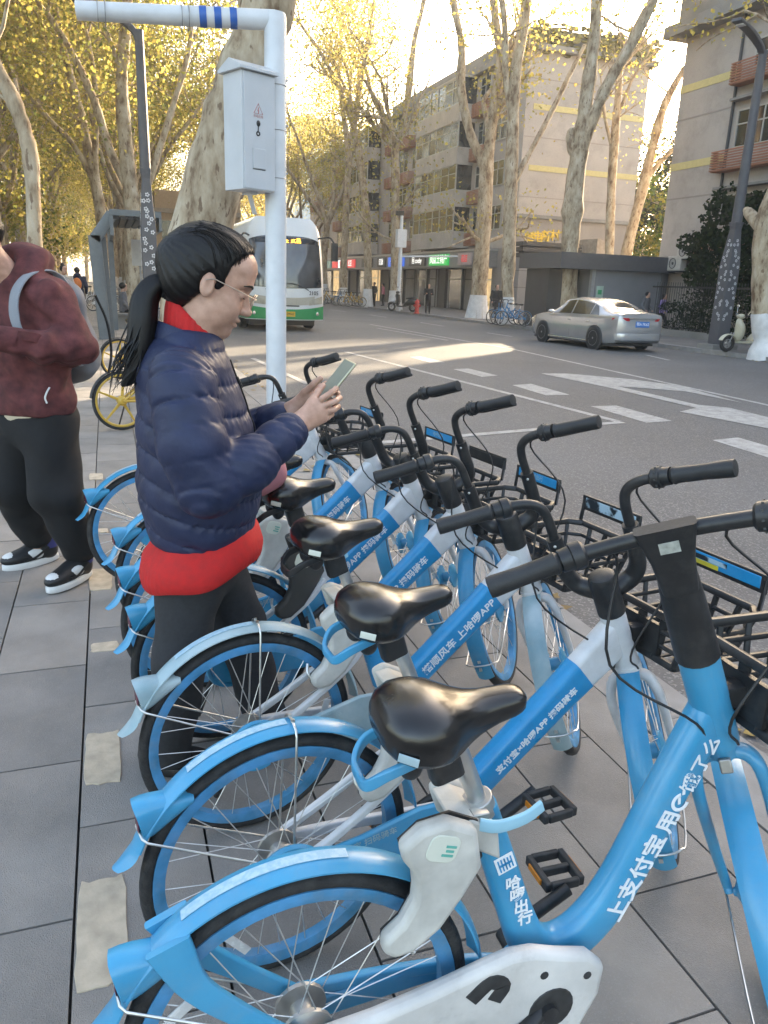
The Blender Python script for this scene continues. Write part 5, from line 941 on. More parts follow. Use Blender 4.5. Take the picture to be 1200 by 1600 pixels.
# ------------------------------------------------------------------ bus, car, scooters, other bicycles
m_busw = pmat('bus_white', (.66, .66, .65), .3, var=.06, scale=1, coat=.4); m_busg = pmat('bus_green', (.008, .27, .085), .3, var=.06, coat=.4); m_busgl = pmat('bus_glass', (.045, .05, .058), .05, var=.6, scale=1.4, spec=1.0); m_chr = pmat('chrome', (.6, .6, .6), .15, 1.0); m_headl = pmat('headlamp', (.42, .38, .30), .15, var=.2, scale=8, spec=.8)
bb_ = G(508, 519, RZ); bus = empty('city_bus', (bb_.x - 1.29, bb_.y, RZ)); bus.scale = (1.06, 1, 1.15); tag(bus, 'white and green city bus coming towards the camera behind the white pole', 'bus'); BW, BHt, BL = 1.25, 3.12, 8.5
def bus_front(x, z): # depth of the front face
    return .42 * (abs(x) / BW) ** 3.2 + (.50 * max(0, (z - 1.05) / 2.05) ** 2.0) + .10 * max(0, (.8 - z)) ** 2
def bus_x(z): return BW * (1 - .035 * max(0, (z - 1.0)) ** 1.2 - .24 * max(0, (z - 2.55) / .57) ** 2.6)
def bpt(u_, z, off=0.0): x = bus_x(z) * u_; return V(x, bus_front(x, z) - off, z)
zs = [.32, .42, .55, .8, 1.0, 1.2, 1.5, 1.8, 2.1, 2.4, 2.6, 2.75, 2.88, 2.98, 3.05, 3.10, 3.12]; us = [-1 + 2 * k / 24 for k in range(25)]
fr_ = MB(); rows = [[bpt(u_, z) for u_ in us] for z in zs]
ring_ = []
for z, row in zip(zs, rows): ring_.append(row + [V(bus_x(z), BL, z), V(-bus_x(z), BL, z)])
fr_.loft(ring_); bo = fr_.build('body', m_busw, bus, 50)
def bpanel(name, mat, u0, u1, z0f, z1f, off=.008, nu=20, nz=10, parent=None, th=.02):
    m = MB(); R_ = []
    for j in range(nz + 1): R_.append([bpt(u0 + (u1 - u0) * i / nu, (lambda uu: z0f(uu) + (z1f(uu) - z0f(uu)) * j / nz)(u0 + (u1 - u0) * i / nu), off) for i in range(nu + 1)])
    m.loft(R_, False, False, False); m2 = MB(); o = m.build(name, mat, parent or bus, 50); return o
ws = bpanel('windscreen', m_busgl, -.93, .93, lambda u_: 1.20 + .05 * u_ * u_, lambda u_: 2.62 - .16 * u_ ** 4)
bpanel('destination_display', pmat('display_dark', (.012, .012, .014), .2), -.80, .80, lambda u_: 2.42, lambda u_: 2.58 - .1 * u_ ** 4, .012); dt = text('lettering', '开往 武昌', .17, pmat('display_amber', (.8, .35, .03), .4, emit=(1, .42, .05), estr=1.2), bus, frame((-.25, bus_front(0, 2.5) - .02, 2.49), (1, 0, 0), (0, 0.55, 1)), 0, .002)
bpanel('green_skirt', m_busg, -.999, .999, lambda u_: .34, lambda u_: .62 + .10 * abs(u_) ** 2, .010); bpanel('beige_panel', pmat('bus_beige', (.42, .38, .31), .35, var=.05), -.72, .72, lambda u_: .74 + .05 * u_ * u_, lambda u_: .94 + .10 * u_ * u_, .007); bpanel('grille_slot', m_dark, -.30, .30, lambda u_: .70, lambda u_: .735, .009)
for s_ in (1, -1):
    bpanel('headlamp', m_headl, .56 * s_ if s_ > 0 else -.95, .95 * s_ if s_ > 0 else -.56, lambda u_: .74 + .12 * (abs(u_) - .55), lambda u_: .88 + .30 * (abs(u_) - .55), .014, 10, 5)
    fl_ = MB(); q = bpt(.80 * s_, .50, .012); fl_.lathe(q, [(.055, -.01), (.045, -.02), (.0, -.022)], 'y', 14); fl_.build('fog_lamp', m_chr, bus)
    wi = MB(); wi.tube([bpt(.55 * s_, 1.16, .02), bpt(.30 * s_, 1.30, .03), bpt(-.05 * s_ + .1, 1.34, .03)], .012, 6); wi.build('wiper', m_blk, bus)
    mr = MB(); mr.rtube(spline([bpt(.93 * s_, 2.60, .0), V(1.32 * s_, .05, 2.62), V(1.46 * s_, -.05, 2.45)], 4), .05, .05, (0, 1, 0)); mr.rtube([V(1.47 * s_, -.05, 2.48), V(1.47 * s_, -.02, 1.98)], .22, .12, (0, 1, 0), .3, 4); mr.build('wing_mirror', m_blk, bus, 40)
    sg_ = MB()
    for k in range(6): sg_ = MB(); sg_.add([(s_ * (BW * .982 + .003), .9 + k * 1.25, 1.3), (s_ * (BW * .982 + .003), 2.08 + k * 1.25, 1.3), (s_ * (BW * .93 + .012), 2.08 + k * 1.25, 2.45), (s_ * (BW * .93 + .012), .9 + k * 1.25, 2.45)], [(0, 1, 2, 3)]); sg_.build('side_glass', m_busgl, bus, 0)
    sk = MB(); sk.bx(s_ * (BW + .003) - .004, s_ * (BW + .003) + .004, .45, BL, .33, .72); sk.build('side_skirt', m_busg, bus, 0)
    for yy_ in (1.9, 6.6):
        wv = MB(); wv.lathe((s_ * 1.10, yy_, .46), [(.30, -.14), (.44, -.13), (.465, -.08), (.465, .08), (.44, .13), (.30, .14)], 'x', 28); w_ = wv.build('wheel', m_tyre, bus, 40); rv = MB(); rv.lathe((s_ * 1.12, yy_, .46), [(.27, -.12), (.25, -.125), (.10, -.10 - .02), (.10, .125), (.27, .125)], 'x', 20); rv.build('rim', m_clamp, w_, 40)
ub = MB(); ub.bx(-1.05, 1.05, .8, BL - .2, .14, .36); ub.build('underbody', m_dark, bus, 0)
text('lettering', '鄂A·09', .17, m_blk, bus, frame(V(-.66, bus_front(.5, 1.08) - .022, 1.08), (1, 0, 0), (0, 0, 1)), .002, .003, 'CENTER') if False else text('lettering', '09', .17, m_blk, bus, frame(V(-.47, bus_front(.47, 1.08) - .022, 1.08), (1, 0, 0), (0, 0, 1)), .002, .003, 'CENTER')
text('lettering', '11502105', .155, m_blk, bus, frame(V(.70, bus_front(.80, 1.08) - .030, 1.08), (1, .10, 0), (0, 0, 1)), .002, .003, 'CENTER')
npl = MB(); npl.bx(-.24, .24, bus_front(0, .5) - .035, bus_front(0, .5) - .012, .42, .56); no2 = npl.build('number_plate', pmat('plate_yellow', (.60, .36, .02), .4), bus, 0); text('lettering', '鄂A 09562', .095, m_blk, no2, frame((0, bus_front(0, .5) - .036, .49), (1, 0, 0), (0, 0, 1)), .001, .001, 'CENTER')
# car ---------------------------------------------------------------
m_silver = pmat('car_silver_paint', (.46, .46, .47), .22, .6, var=.06, scale=2, coat=.6); m_carg = pmat('car_glass', (.02, .022, .025), .05, var=.3, spec=1.0); m_tl = pmat('tail_lamp_red', (.40, .012, .02), .2); m_alloy = pmat('alloy_wheel', (.42, .42, .42), .3, .9)
cw = G(925, 545, RZ); fw = G(834, 530, RZ); car = empty('saloon_car', (cw.x + .80, cw.y + 1.35, RZ), rad(90 + 3)); tag(car, 'silver saloon car driving away past the guard house', 'car')
# local: x forward, y left, z up; body by stations: (x, half width, z bottom, z belt, half width at roof, z roof)
CS = [(-2.36, .60, .42, .80, .52, .86), (-2.33, .76, .32, .98, .66, 1.06), (-2.20, .84, .24, 1.00, .70, 1.10), (-1.85, .885, .20, .99, .70, 1.125), (-1.50, .90, .19, .97, .66, 1.20), (-1.0, .905, .18, .955, .62, 1.375), (-.55, .91, .18, .945, .61, 1.45), (-.05, .91, .18, .94, .61, 1.475), (.40, .91, .18, .935, .60, 1.43), (.85, .91, .18, .93, .59, 1.24), (1.15, .905, .18, .93, .60, 1.06), (1.45, .90, .19, .915, .62, .99), (1.85, .875, .20, .87, .62, .93), (2.15, .82, .24, .79, .60, .84), (2.32, .70, .32, .70, .50, .74), (2.36, .55, .42, .62, .42, .66)]
def cring(s_):
    x, hw, zb, zbelt, hr, zr = s_; P = [(hw * .92, zb), (hw * .985, zb + .12), (hw, (zb + zbelt) / 2 - .02), (hw * .985, zbelt - .10), (hw * .955, zbelt), (hw * .955 + (hr - hw * .955) * .5, zbelt + (zr - zbelt) * .52), (hr + .03, zr - .05), (hr * .75, zr - .008), (0, zr)]
    L_ = [V(x, y, z) for y, z in P]; return L_ + [V(x, -y, z) for y, z in reversed(P[:-1])]
def cint(x): 
    xs_ = [s_[0] for s_ in CS]; return tuple([x] + [float(np.interp(x, xs_, [s_[k] for s_ in CS])) for k in range(1, 6)])
xs_ = list(np.linspace(-2.36, 2.36, 48)); cb_ = MB(); cb_.loft([cring(cint(x)) for x in xs_]); cbo = cb_.build('body', m_silver, car, 38)
def cside(x, t, s_, off=.006):   # t 0 at belt .. 1 at roof edge
    x_, hw, zb, zbelt, hr, zr = cint(x); y0, z0 = hw * .955, zbelt; y1, z1 = hr + .03, zr - .05; ym, zm = y0 + (hr - y0) * .5, zbelt + (zr - zbelt) * .52
    y, z = (y0 + (ym - y0) * t * 2, z0 + (zm - z0) * t * 2) if t < .5 else (ym + (y1 - ym) * (t * 2 - 1), zm + (z1 - zm) * (t * 2 - 1)); return V(x, s_ * (y + off), z + off * .5)
for s_ in (1, -1):
    for x0, x1 in ((-1.45, -1.02), (-.98, -.12), (-.05, .95)):
        gw = MB(); n = 10; R_ = []
        for j in range(7):
            t = .07 + .83 * j / 6; a = x0 + (.30 * t if x0 < -1.2 else 0); b_ = x1 - (.50 * t if x1 > .5 else 0); R_.append([cside(a + (b_ - a) * i / n, t, s_) for i in range(n + 1)])
        gw.loft(R_, False, False, False); gw.build('side_window', m_carg, car, 50)
    tl_ = MB(); R_ = []
    for j in range(4): R_.append([V(-2.345 + .30 * (i / 6) ** 1.6 - .004 - (0 if i < 2 else 0), s_ * (float(np.interp(-2.345 + .30 * (i / 6) ** 1.6, [c_[0] for c_ in CS], [c_[1] for c_ in CS])) * .97 + .014 - .22 * (1 - i / 6) ** 2), .80 + .155 * j / 3 - .02 * (i / 6)) for i in range(7)])
    tl_.loft(R_, False, False, False); tl_.build('tail_lamp', m_tl, car, 50)
    hl_ = MB(); hl_.ell((2.18, s_ * .68, .70), (.16, .14, .06), 14, 8, Matrix.Rotation(rad(-28 * s_), 3, 'Z')); hl_.build('headlamp', m_headl, car, 50); mi = MB(); mi.ell((.82, s_ * 1.0, 1.0), (.09, .10, .065), 12, 8); mi.build('door_mirror', m_silver, car, 50)
    dn_ = MB()
    for x in (-.10, -1.05, .95): dn_ = MB(); dn_.tube([V(x, s_ * (cint(x)[1] * 1.0 - .003), .32), V(x - .01, s_ * (cint(x)[1] * .985 - .003), .84)], .007, 5); dn_.build('door_gap', m_dark, car)
    hd2 = MB()
    for x in (.02, -.92): hd2 = MB(); hd2.rtube([V(x, s_ * (cint(x)[1] + .006), .80), V(x - .18, s_ * (cint(x)[1] + .006), .80)], .025, .02, (0, 0, 1)); hd2.build('door_handle', m_chr, car)
    sl_ = MB(); sl_.rtube([V(-1.0, s_ * .898, .23), V(1.0, s_ * .898, .23)], .03, .05, (0, 0, 1)); sl_.build('sill', m_chr, car)
    for x in (-1.36, 1.36):
        ar_ = MB(); ar_.lathe((x, s_ * .878, .335), [(.37, -.03), (.375, .0), (.37, .030), (.33, .031)], 'y', 28); ar_.build('wheel_arch', m_dark, car, 40); w2 = MB(); w2.lathe((x, s_ * .86, .325), [(.22, -.10), (.30, -.095), (.325, -.07), (.325, .06), (.30, .075), (.22, .078)] if s_ > 0 else [(.22, -.078), (.30, -.075), (.325, -.06), (.325, .07), (.30, .095), (.22, .10)], 'y', 28); wo2 = w2.build('wheel', m_tyre, car, 40); r2 = MB(); yo = s_ * .938
        r2.ring((x, yo - s_ * .012, .325), .215, .014, 'y', 28, 8)
        for k in range(10): a = k * .6283; r2.rtube([V(x + .04 * math.cos(a), yo - s_ * .02, .325 + .04 * math.sin(a)), V(x + .21 * math.cos(a + .1), yo - s_ * .014, .325 + .21 * math.sin(a + .1))], .024, .02, (0, 1, 0))
        r2.ell((x, yo - s_ * .015, .325), (.05, .02, .05), 12, 6); r2.build('rim', m_alloy, wo2, 40); r3 = MB(); r3.lathe((x, s_ * .90, .325), [(.21, 0), (.20, .002), (.01, .003)], 'y', 20); r3.build('brake_disc', m_dark, wo2)
def ctop(x, u_, off=.008): x_, hw, zb, zbelt, hr, zr = cint(x); return V(x, (hr + .02) * u_ * .93, zr - .045 * abs(u_) ** 3 + off)
for nm, x0, x1 in (('rear_window', -1.62, -1.02), ('windscreen', .52, 1.10)):
    gw = MB(); gw.loft([[ctop(x0 + (x1 - x0) * j / 8, -1 + 2 * i / 12) for i in range(13)] for j in range(9)], False, False, False); gw.build(nm, m_carg, car, 50)
bmp = MB(); bmp.rtube(spline([V(-2.20, .80, .42), V(-2.36, .62, .42), V(-2.41, 0, .42), V(-2.36, -.62, .42), V(-2.20, -.80, .42)], 5), .05, .20, (0, 0, 1), .3, 4); bmp.build('rear_bumper', m_silver, car, 40); bl_ = MB(); bl_.rtube(spline([V(-2.21, .78, .32), V(-2.39, .5, .30), V(-2.40, -.5, .30), V(-2.21, -.78, .32)], 5), .06, .07, (0, 0, 1), .3, 4); bl_.build('bumper_trim', m_dark, car, 40); pl2 = MB(); pl2.bx(-2.375, -2.36, -.24, .24, .70, .86); po2 = pl2.build('number_plate', pmat('plate_blue', (.02, .15, .48), .4), car, 0); text('lettering', '鄂A·7K62', .11, m_wt, po2, frame((-2.377, 0, .78), (0, -1, 0), (0, 0, 1)), .001, .001, 'CENTER'); ti = MB(); ti.rtube([V(-2.366, .5, .935), V(-2.366, -.5, .935)], .012, .03, (0, 0, 1)); ti.build('boot_trim', m_chr, car); ub2 = MB(); ub2.bx(-2.0, 2.0, -.78, .78, .14, .20); ub2.build('underbody', m_dark, car, 0)
# scooters ------------------------------------------------------------
def scooter(base, ang, body, label, seatm, mirrors=True):
    r = empty('motor_scooter', base, rad(ang)); tag(r, label, 'scooter')
    for x, nm in ((.0, 'rear_wheel'), (1.22, 'front_wheel')):
        w = MB(); w.ring((x, 0, .24), .185, .055, 'y', 28, 10); o = w.build(nm, m_tyre, r, 50); q = MB(); q.ring((x, 0, .24), .125, .02, 'y', 22, 6); q.lathe((x, 0, .24), [(.04, -.06), (.05, -.04), (.05, .04), (.04, .06)], 'y', 12)
        for k in range(5): a = k * 1.2566; q.rtube([V(x, 0, .24), V(x + .125 * math.cos(a), 0, .24 + .125 * math.sin(a))], .03, .02, (0, 1, 0))
        q.build('rim', m_alloy, o)
    b = MB(); b.loft([[V(x, w_ * math.copysign(abs(math.cos(a)) ** .7, math.cos(a)), zc + h_ * math.sin(a)) for a in np.linspace(0, 2 * math.pi, 16, endpoint=False)] for x, w_, zc, h_ in ((-.36, .05, .64, .05), (-.28, .12, .60, .10), (0, .16, .54, .17), (.25, .15, .48, .17), (.42, .12, .40, .12), (.52, .10, .32, .05))]); b.build('rear_body', body, r, 50)
    f = MB(); f.rtube([V(.35, 0, .30), V(.62, 0, .27), V(.92, 0, .29)], .26, .06, (0, 0, 1), .3, 4); f.build('footboard', body, r, 40)
    a_ = MB(); a_.loft([[V(x + .05 * math.cos(t) ** 2 * 0 - .06 * abs(math.cos(t)) , w_ * math.cos(t), zc + h_ * math.sin(t)) for t in np.linspace(0, 2 * math.pi, 16, endpoint=False)] for x, w_, zc, h_ in ((.84, .14, .60, .27), (.90, .19, .62, .32), (.96, .18, .64, .32), (1.02, .10, .66, .24), (1.04, .03, .66, .12))]); a_.build('front_apron', body, r, 50)
    fd = MB(); fd.arc((1.22, 0, .24), [(.255 + .02 * (1 - t * t), .085 * t) for t in (-1, -.5, 0, .5, 1)] + [(.25 + .02 * (1 - t * t), .085 * t) for t in (1, .5, 0, -.5, -1)], 14, 20, 150); fd.build('front_mudguard', body, r, 50); fk_ = MB(); fk_.tube([V(1.22, .07, .24), V(1.08, .05, .55)], .018, 8); fk_.tube([V(1.22, -.07, .24), V(1.08, -.05, .55)], .018, 8); fk_.build('fork', m_clamp, r)
    s_ = MB(); s_.rtube(spline([V(-.30, 0, .74), V(-.05, 0, .76), V(.18, 0, .72), V(.38, 0, .70)], 4), [.22, .26, .24, .16], [.06, .10, .10, .08], (0, 0, 1), .45, 4); s_.build('seat', seatm, r, 50)
    h = MB(); h.ell((.90, 0, 1.0), (.10, .15, .075), 14, 8); ho_ = h.build('handlebar_cowl', body, r, 50); l = MB(); l.ell((.985, 0, 1.0), (.03, .06, .05), 12, 8); l.build('headlamp', m_headl, ho_, 50); hb_ = MB(); hb_.tube(spline([V(.80, .36, 1.03), V(.88, .18, 1.02), V(.90, 0, 1.0), V(.88, -.18, 1.02), V(.80, -.36, 1.03)], 4), .016, 8); hb_.build('handlebar', m_blk, r); lg_ = MB(); lg_.rtube([V(.86, 0, .88), V(.80, 0, .50)], .10, .30, (0, 1, 0), .4, 4); lg_.build('leg_shield', m_blk, r, 40)
    for q in (1, -1):
        mm = MB(); mm.tube([V(.86, q * .22, 1.02), V(.80, q * .30, 1.24)], .008, 6); mm.ell((.79, q * .31, 1.27), (.02, .065, .05), 12, 8); mm.build('mirror', m_chr if body is not m_blk else m_blk, r, 50)
    ks = MB(); ks.tube([V(.1, .08, .30), V(.05, .16, .0)], .014, 6); ks.tube([V(.1, -.08, .30), V(.05, -.16, .0)], .014, 6); ks.build('stand', m_blk, r); tr_ = MB(); tr_.box((-.37, 0, .62), (.03, .12, .07)); tr_.build('tail_lamp', m_tl, r, 0); return r
m_crs = pmat('scooter_cream', (.50, .47, .36), .35, var=.05, coat=.4); fwp = G(1141, 551, 0); scooter((fwp.x + 1.24, fwp.y + .12, 0), 176, m_crs, 'cream retro scooter parked by the whitewashed tree trunk and street lamp', m_seat if False else pmat('seat_tan', (.36, .28, .22), .6, var=.1))
m_scb = pmat('scooter_black', (.015, .018, .018), .35, coat=.4); bp2 = G(612, 486, 0); o_ = scooter((bp2.x + 1.0, bp2.y - .85, 0), 140, m_scb, 'black scooter parked on the opposite kerb next to the red hydrant', m_blkcl if 'm_blkcl' in globals() else m_blk); o_.scale = (1.08,) * 3
# simple bicycles far off, and the two yellow ones ----------------------
def plain_bike(name, base, ang, col, label, cat, grp, yellow=False, sc=1.0):
    r = empty(name, base, rad(ang)); r.scale = (sc,) * 3; tag(r, label, cat, grp); tire = m_tyre
    for x, nm in ((0, 'rear_wheel'), (1.05, 'front_wheel')):
        rm = MB(); rm.ring((x, 0, .31), .268, .016 if yellow else .012, 'y', 40, 8); o = rm.build(nm, col if yellow else m_alu, r, 50); t = MB(); t.ring((x, 0, .31), .292, .018, 'y', 44, 8); t.build('tyre', tire, o, 60); s_ = MB()
        for k in range(5 if yellow else 14): a = k * 2 * math.pi / (5 if yellow else 14) + .2; (s_.rtube([V(x, 0, .31), V(x + .26 * math.cos(a), 0, .31 + .26 * math.sin(a))], [.034, .018], .018, (0, 1, 0)) if yellow else s_.tube([V(x, 0, .31), V(x + .26 * math.cos(a), 0, .31 + .26 * math.sin(a))], .003, 4))
        s_.build('spokes', col if yellow else m_spoke, o); h = MB(); h.lathe((x, 0, .31), [(.03, -.05), (.05, -.03), (.05, .03), (.03, .05)], 'y', 14); h.build('hub', col, o)
    f = MB(); f.tube([V(.88, 0, .80), V(.40, 0, .30)], .03, 10); f.tube([V(.40, 0, .30), V(.27, 0, .72)], .024, 10); f.tube(spline([V(.40, .03, .30), V(0, .05, .31)], 3), .014, 8); f.tube([V(.40, -.03, .30), V(0, -.05, .31)], .014, 8); f.tube([V(.33, .02, .55), V(0, .05, .31)], .012, 8); f.tube([V(.33, -.02, .55), V(0, -.05, .31)], .012, 8); f.tube([V(.84, 0, .92), V(.93, 0, .62)], .026, 10); f.build('frame', col, r, 50)
    fk_ = MB(); fk_.tube([V(.93, .0, .64), V(.96, .055, .58), V(1.05, .055, .31)], .014, 8); fk_.tube([V(.93, 0, .64), V(.96, -.055, .58), V(1.05, -.055, .31)], .014, 8); fk_.build('fork', col, r); 
    g_ = MB(); g_.arc((0, 0, .31), fender_prof(.322, .028), 20, 30, 172); g_.build('rear_mudguard', m_packgrey if yellow and 'm_packgrey' in globals() else (m_dust if yellow else col), r, 50); g_ = MB(); g_.arc((1.05, 0, .31), fender_prof(.322, .028), 16, 50, 170); g_.build('front_mudguard', m_dust if yellow else col, r, 50)
    s_ = MB(); s_.loft([sad_ring(x, hw, zt, zb, 12) for x, hw, zt, zb in ((.13, .03, .90, .88), (.16, .09, .92, .85), (.22, .10, .93, .84), (.30, .05, .915, .86), (.40, .03, .91, .88), (.41, .01, .90, .89))]); s_.build('saddle', m_sad, r, 50); s_ = MB(); s_.tube([V(.27, 0, .70), V(.23, 0, .86)], .014, 8); s_.build('seat_post', m_steel, r)
    h = MB(); h.tube([V(.84, 0, .92), V(.82, 0, 1.02)], .018, 8); h.tube(spline([V(.72, .30, 1.06), V(.80, .16, 1.07), V(.83, 0, 1.03), V(.80, -.16, 1.07), V(.72, -.30, 1.06)], 4), .013, 8); h.build('handlebar', m_blk, r); k_ = MB()
    for q in (0, .17):
        for z_ in (0, .06, .12, .18): k_.rtube([V(1.0, -.14, .76 + z_), V(1.26, -.14, .76 + z_), V(1.26, .14, .76 + z_), V(1.0, .14, .76 + z_), V(1.0, -.14, .76 + z_)], .008, .008, (0, 0, 1))
    for xx, yy__ in ((1.0, -.14), (1.26, -.14), (1.26, .14), (1.0, .14), (1.13, .14), (1.13, -.14), (1.26, 0)): k_.tube([V(xx, yy__, .75), V(xx, yy__, .95)], .006, 5)
    (k_.build('basket', m_blk, r) if not yellow else None); c_ = MB(); c_.tube([V(.40, -.07, .30), V(.52, -.09, .22)], .011, 6); c_.tube([V(.40, .07, .30), V(.28, .09, .38)], .011, 6); c_.tube([V(.40, -.07, .30), V(.40, .07, .30)], .02, 8); c_.box((.52, -.13, .22), (.09, .08, .02)); c_.box((.28, .13, .38), (.09, .08, .02)); c_.build('cranks', m_blk, r); st2 = MB(); st2.tube([V(.05, .05, .28), V(0, .16, .0)], .009, 6); st2.build('kick_stand', m_blk, r); return r
m_yb = pmat('bike_yellow', (.52, .32, .045), .4, var=.08, coat=.2); p = G(190, 672, 0); plain_bike('shared_bicycle', (p.x + .02, p.y, 0), 18, m_yb, 'yellow shared bicycle with five-spoke wheels, the one closer to the blue row', 'bicycle', 'yellow shared bicycles', True, .95)
p = G(182, 592, 0); plain_bike('shared_bicycle', (p.x + .06, p.y, 0), 20, m_yb, 'yellow shared bicycle with five-spoke wheels, the one closer to the bus shelter', 'bicycle', 'yellow shared bicycles', True, .95)
m_fb = pmat('bike_far_blue', (.06, .22, .42), .5); cols = [m_fb, m_yb, m_white, m_fb, m_yb, m_white]
protos = {}
def far_bike(px, py, ang, k, label, grp):
    base = G(px, py, 0)
    if k not in protos: protos[k] = plain_bike('parked_bicycle', base, ang, cols[k], label, 'bicycle', grp, False, 1.0); return protos[k]
    o = copy_tree(protos[k]); o.location = base; o.rotation_euler = (0, 0, rad(ang)); tag(o, label, 'bicycle', grp); return o
for i, px in enumerate((512, 517, 523, 528, 545, 550, 555, 560, 566)): far_bike(px, 475 + (px - 512) * .085, 170 + (i * 37 % 25), [1, 0, 2, 1, 2, 0, 2, 1, 1][i], 'parked bicycle in the crowded rank between the whitewashed trees under the shop signs', 'bicycles parked under the far shop signs')
for i, px in enumerate((803, 811, 819)): far_bike(px, 507 + i * 1.5, 175, 0, 'blue bicycle parked by the gateway pillar in front of the silver car', 'blue bicycles by the gateway')
for i, (px, py) in enumerate(((146, 486), (152, 480), (140, 478))): far_bike(px, py, 30 + 20 * i, 2, 'pale bicycle parked far down the left pavement past the orange backpack', 'bicycles far down the left pavement')
rb = far_bike(771, 506, 255, 0, 'blue bicycle under the rider beside the whitewashed tree', 'ridden bicycle')
# ------------------------------------------------------------------ people: smooth-blended volumes turned into one skin per garment
def _pad(pr):
    if pr[0] in ('c',):
        r = max(pr[3], pr[4]); lo = np.minimum(pr[1], pr[2]) - r; hi = np.maximum(pr[1], pr[2]) + r
    elif pr[0] == 'c2':
        r = max(*pr[3], *pr[4]); lo = np.minimum(pr[1], pr[2]) - r; hi = np.maximum(pr[1], pr[2]) + r
    else:
        r = max(pr[2]); lo = np.array(pr[1]) - r; hi = np.array(pr[1]) + r
    return np.array(lo, float), np.array(hi, float)
def _dist(pr, P):
    k = pr[0].lstrip('-'); t = None
    if k == 'c':
        a, b = np.array(pr[1], float), np.array(pr[2], float); ab = b - a; L2 = ab @ ab + 1e-12
        t = np.clip(((P - a) @ ab) / L2, 0, 1); d = np.linalg.norm(P - a - t[..., None] * ab, axis=-1) - (pr[3] + (pr[4] - pr[3]) * t)
    elif k == 'c2':   # limb or trunk with an oval section: pr = (k,a,b,(r_side,r_depth)a,(...)b, side axis)
        a, b = np.array(pr[1], float), np.array(pr[2], float); ab = b - a; L = math.sqrt(ab @ ab); ax = ab / L
        sd_ = np.array(pr[5], float); sd_ = sd_ - ax * (sd_ @ ax); sd_ /= np.linalg.norm(sd_); dp = np.cross(ax, sd_)
        t = np.clip(((P - a) @ ax) / L, 0, 1); o = P - a - t[..., None] * ab
        rs = pr[3][0] + (pr[4][0] - pr[3][0]) * t; rd = pr[3][1] + (pr[4][1] - pr[3][1]) * t; m = np.minimum(rs, rd)
        d = (np.sqrt(((o @ sd_) / rs) ** 2 + ((o @ dp) / rd) ** 2 + ((o @ ax) / m) ** 2) - 1) * m
    else:
        c, r = np.array(pr[1], float), np.array(pr[2], float); q = P - c
        R = pr[3] if len(pr) > 3 and pr[3] is not None else None
        if R is not None: q = q @ np.array(R)
        d = (np.linalg.norm(q / r, axis=-1) - 1) * r.min()
    return d, t
def sdf_mesh(prims, h, k=0.02, disp=None):
    los, his = zip(*[_pad(p['p']) for p in prims if not p['p'][0].startswith('-')])
    lo = np.min(los, 0) - 0.02 - h; hi = np.max(his, 0) + 0.02 + h; n = np.ceil((hi - lo) / h).astype(int) + 1
    ax = [lo[i] + h * np.arange(n[i]) for i in range(3)]
    F = np.full(n, 0.3, np.float32)
    for p in prims:
        pr = p['p']; kk = p.get('k', k); a, b = _pad(pr); mg = 0.06 + kk
        i0 = np.clip(((a - mg - lo) / h).astype(int), 0, n); i1 = np.clip(((b + mg - lo) / h).astype(int) + 2, 0, n)
        sl = tuple(slice(i0[i], i1[i]) for i in range(3))
        P = np.stack(np.meshgrid(*[ax[i][sl[i]] for i in range(3)], indexing='ij'), -1)
        if P.size == 0: continue
        d, t = _dist(pr, P)
        if 'q' in p: d = d - p['q'](P, t)
        f = F[sl]
        if pr[0].startswith('-'):
            e = -d; w = np.clip(0.5 - 0.5 * (f - e) / kk, 0, 1); F[sl] = f * (1 - w) + e * w + kk * w * (1 - w)
        else:
            w = np.clip(0.5 + 0.5 * (f - d) / kk, 0, 1); F[sl] = f * (1 - w) + d * w - kk * w * (1 - w)
    if disp is not None:
        P = np.stack(np.meshgrid(*ax, indexing='ij'), -1); F = F + disp(P)
    return surfnet(F, lo, h)
def surfnet(F, lo, h):
    s = F < 0; c = np.zeros(np.array(F.shape) - 1, np.int16)
    nx, ny, nz = c.shape
    for i in (0, 1):
        for j in (0, 1):
            for k in (0, 1): c += s[i:i + nx, j:j + ny, k:k + nz]
    act = (c > 0) & (c < 8); idx = -np.ones(c.shape, np.int64); cells = np.argwhere(act); idx[act] = np.arange(len(cells))
    acc = np.zeros((len(cells), 3)); cnt = np.zeros(len(cells)); ii = cells
    for axis in range(3):
        o = [a for a in range(3) if a != axis]
        for u in (0, 1):
            for v in (0, 1):
                A = ii.copy(); A[:, o[0]] += u; A[:, o[1]] += v; B = A.copy(); B[:, axis] += 1
                fa, fb = F[tuple(A.T)], F[tuple(B.T)]; m = (fa < 0) != (fb < 0); t = np.where(m, fa / np.where(m, fa - fb, 1), 0)
                p = A + 0.0; p[:, axis] += t; acc[m] += p[m]; cnt[m] += 1
    verts = acc / cnt[:, None] * h + lo; faces = []
    for axis in range(3):
        o = [a for a in range(3) if a != axis]; sa = [slice(None)] * 3; sb = [slice(None)] * 3; sa[axis] = slice(0, -1); sb[axis] = slice(1, None)
        ch = s[tuple(sa)] != s[tuple(sb)]
        E = np.argwhere(ch); E = E[(E[:, o[0]] > 0) & (E[:, o[1]] > 0) & (E[:, o[0]] < F.shape[o[0]] - 1) & (E[:, o[1]] < F.shape[o[1]] - 1)]
        q = []
        for du, dv in ((0, 0), (-1, 0), (-1, -1), (0, -1)):
            X = E.copy(); X[:, o[0]] += du; X[:, o[1]] += dv; q.append(idx[tuple(X.T)])
        q = np.stack(q, 1); flip = s[tuple(E.T)] if axis != 1 else ~s[tuple(E.T)]
        q[flip] = q[flip][:, ::-1]; faces.append(q)
    return verts, np.concatenate(faces)
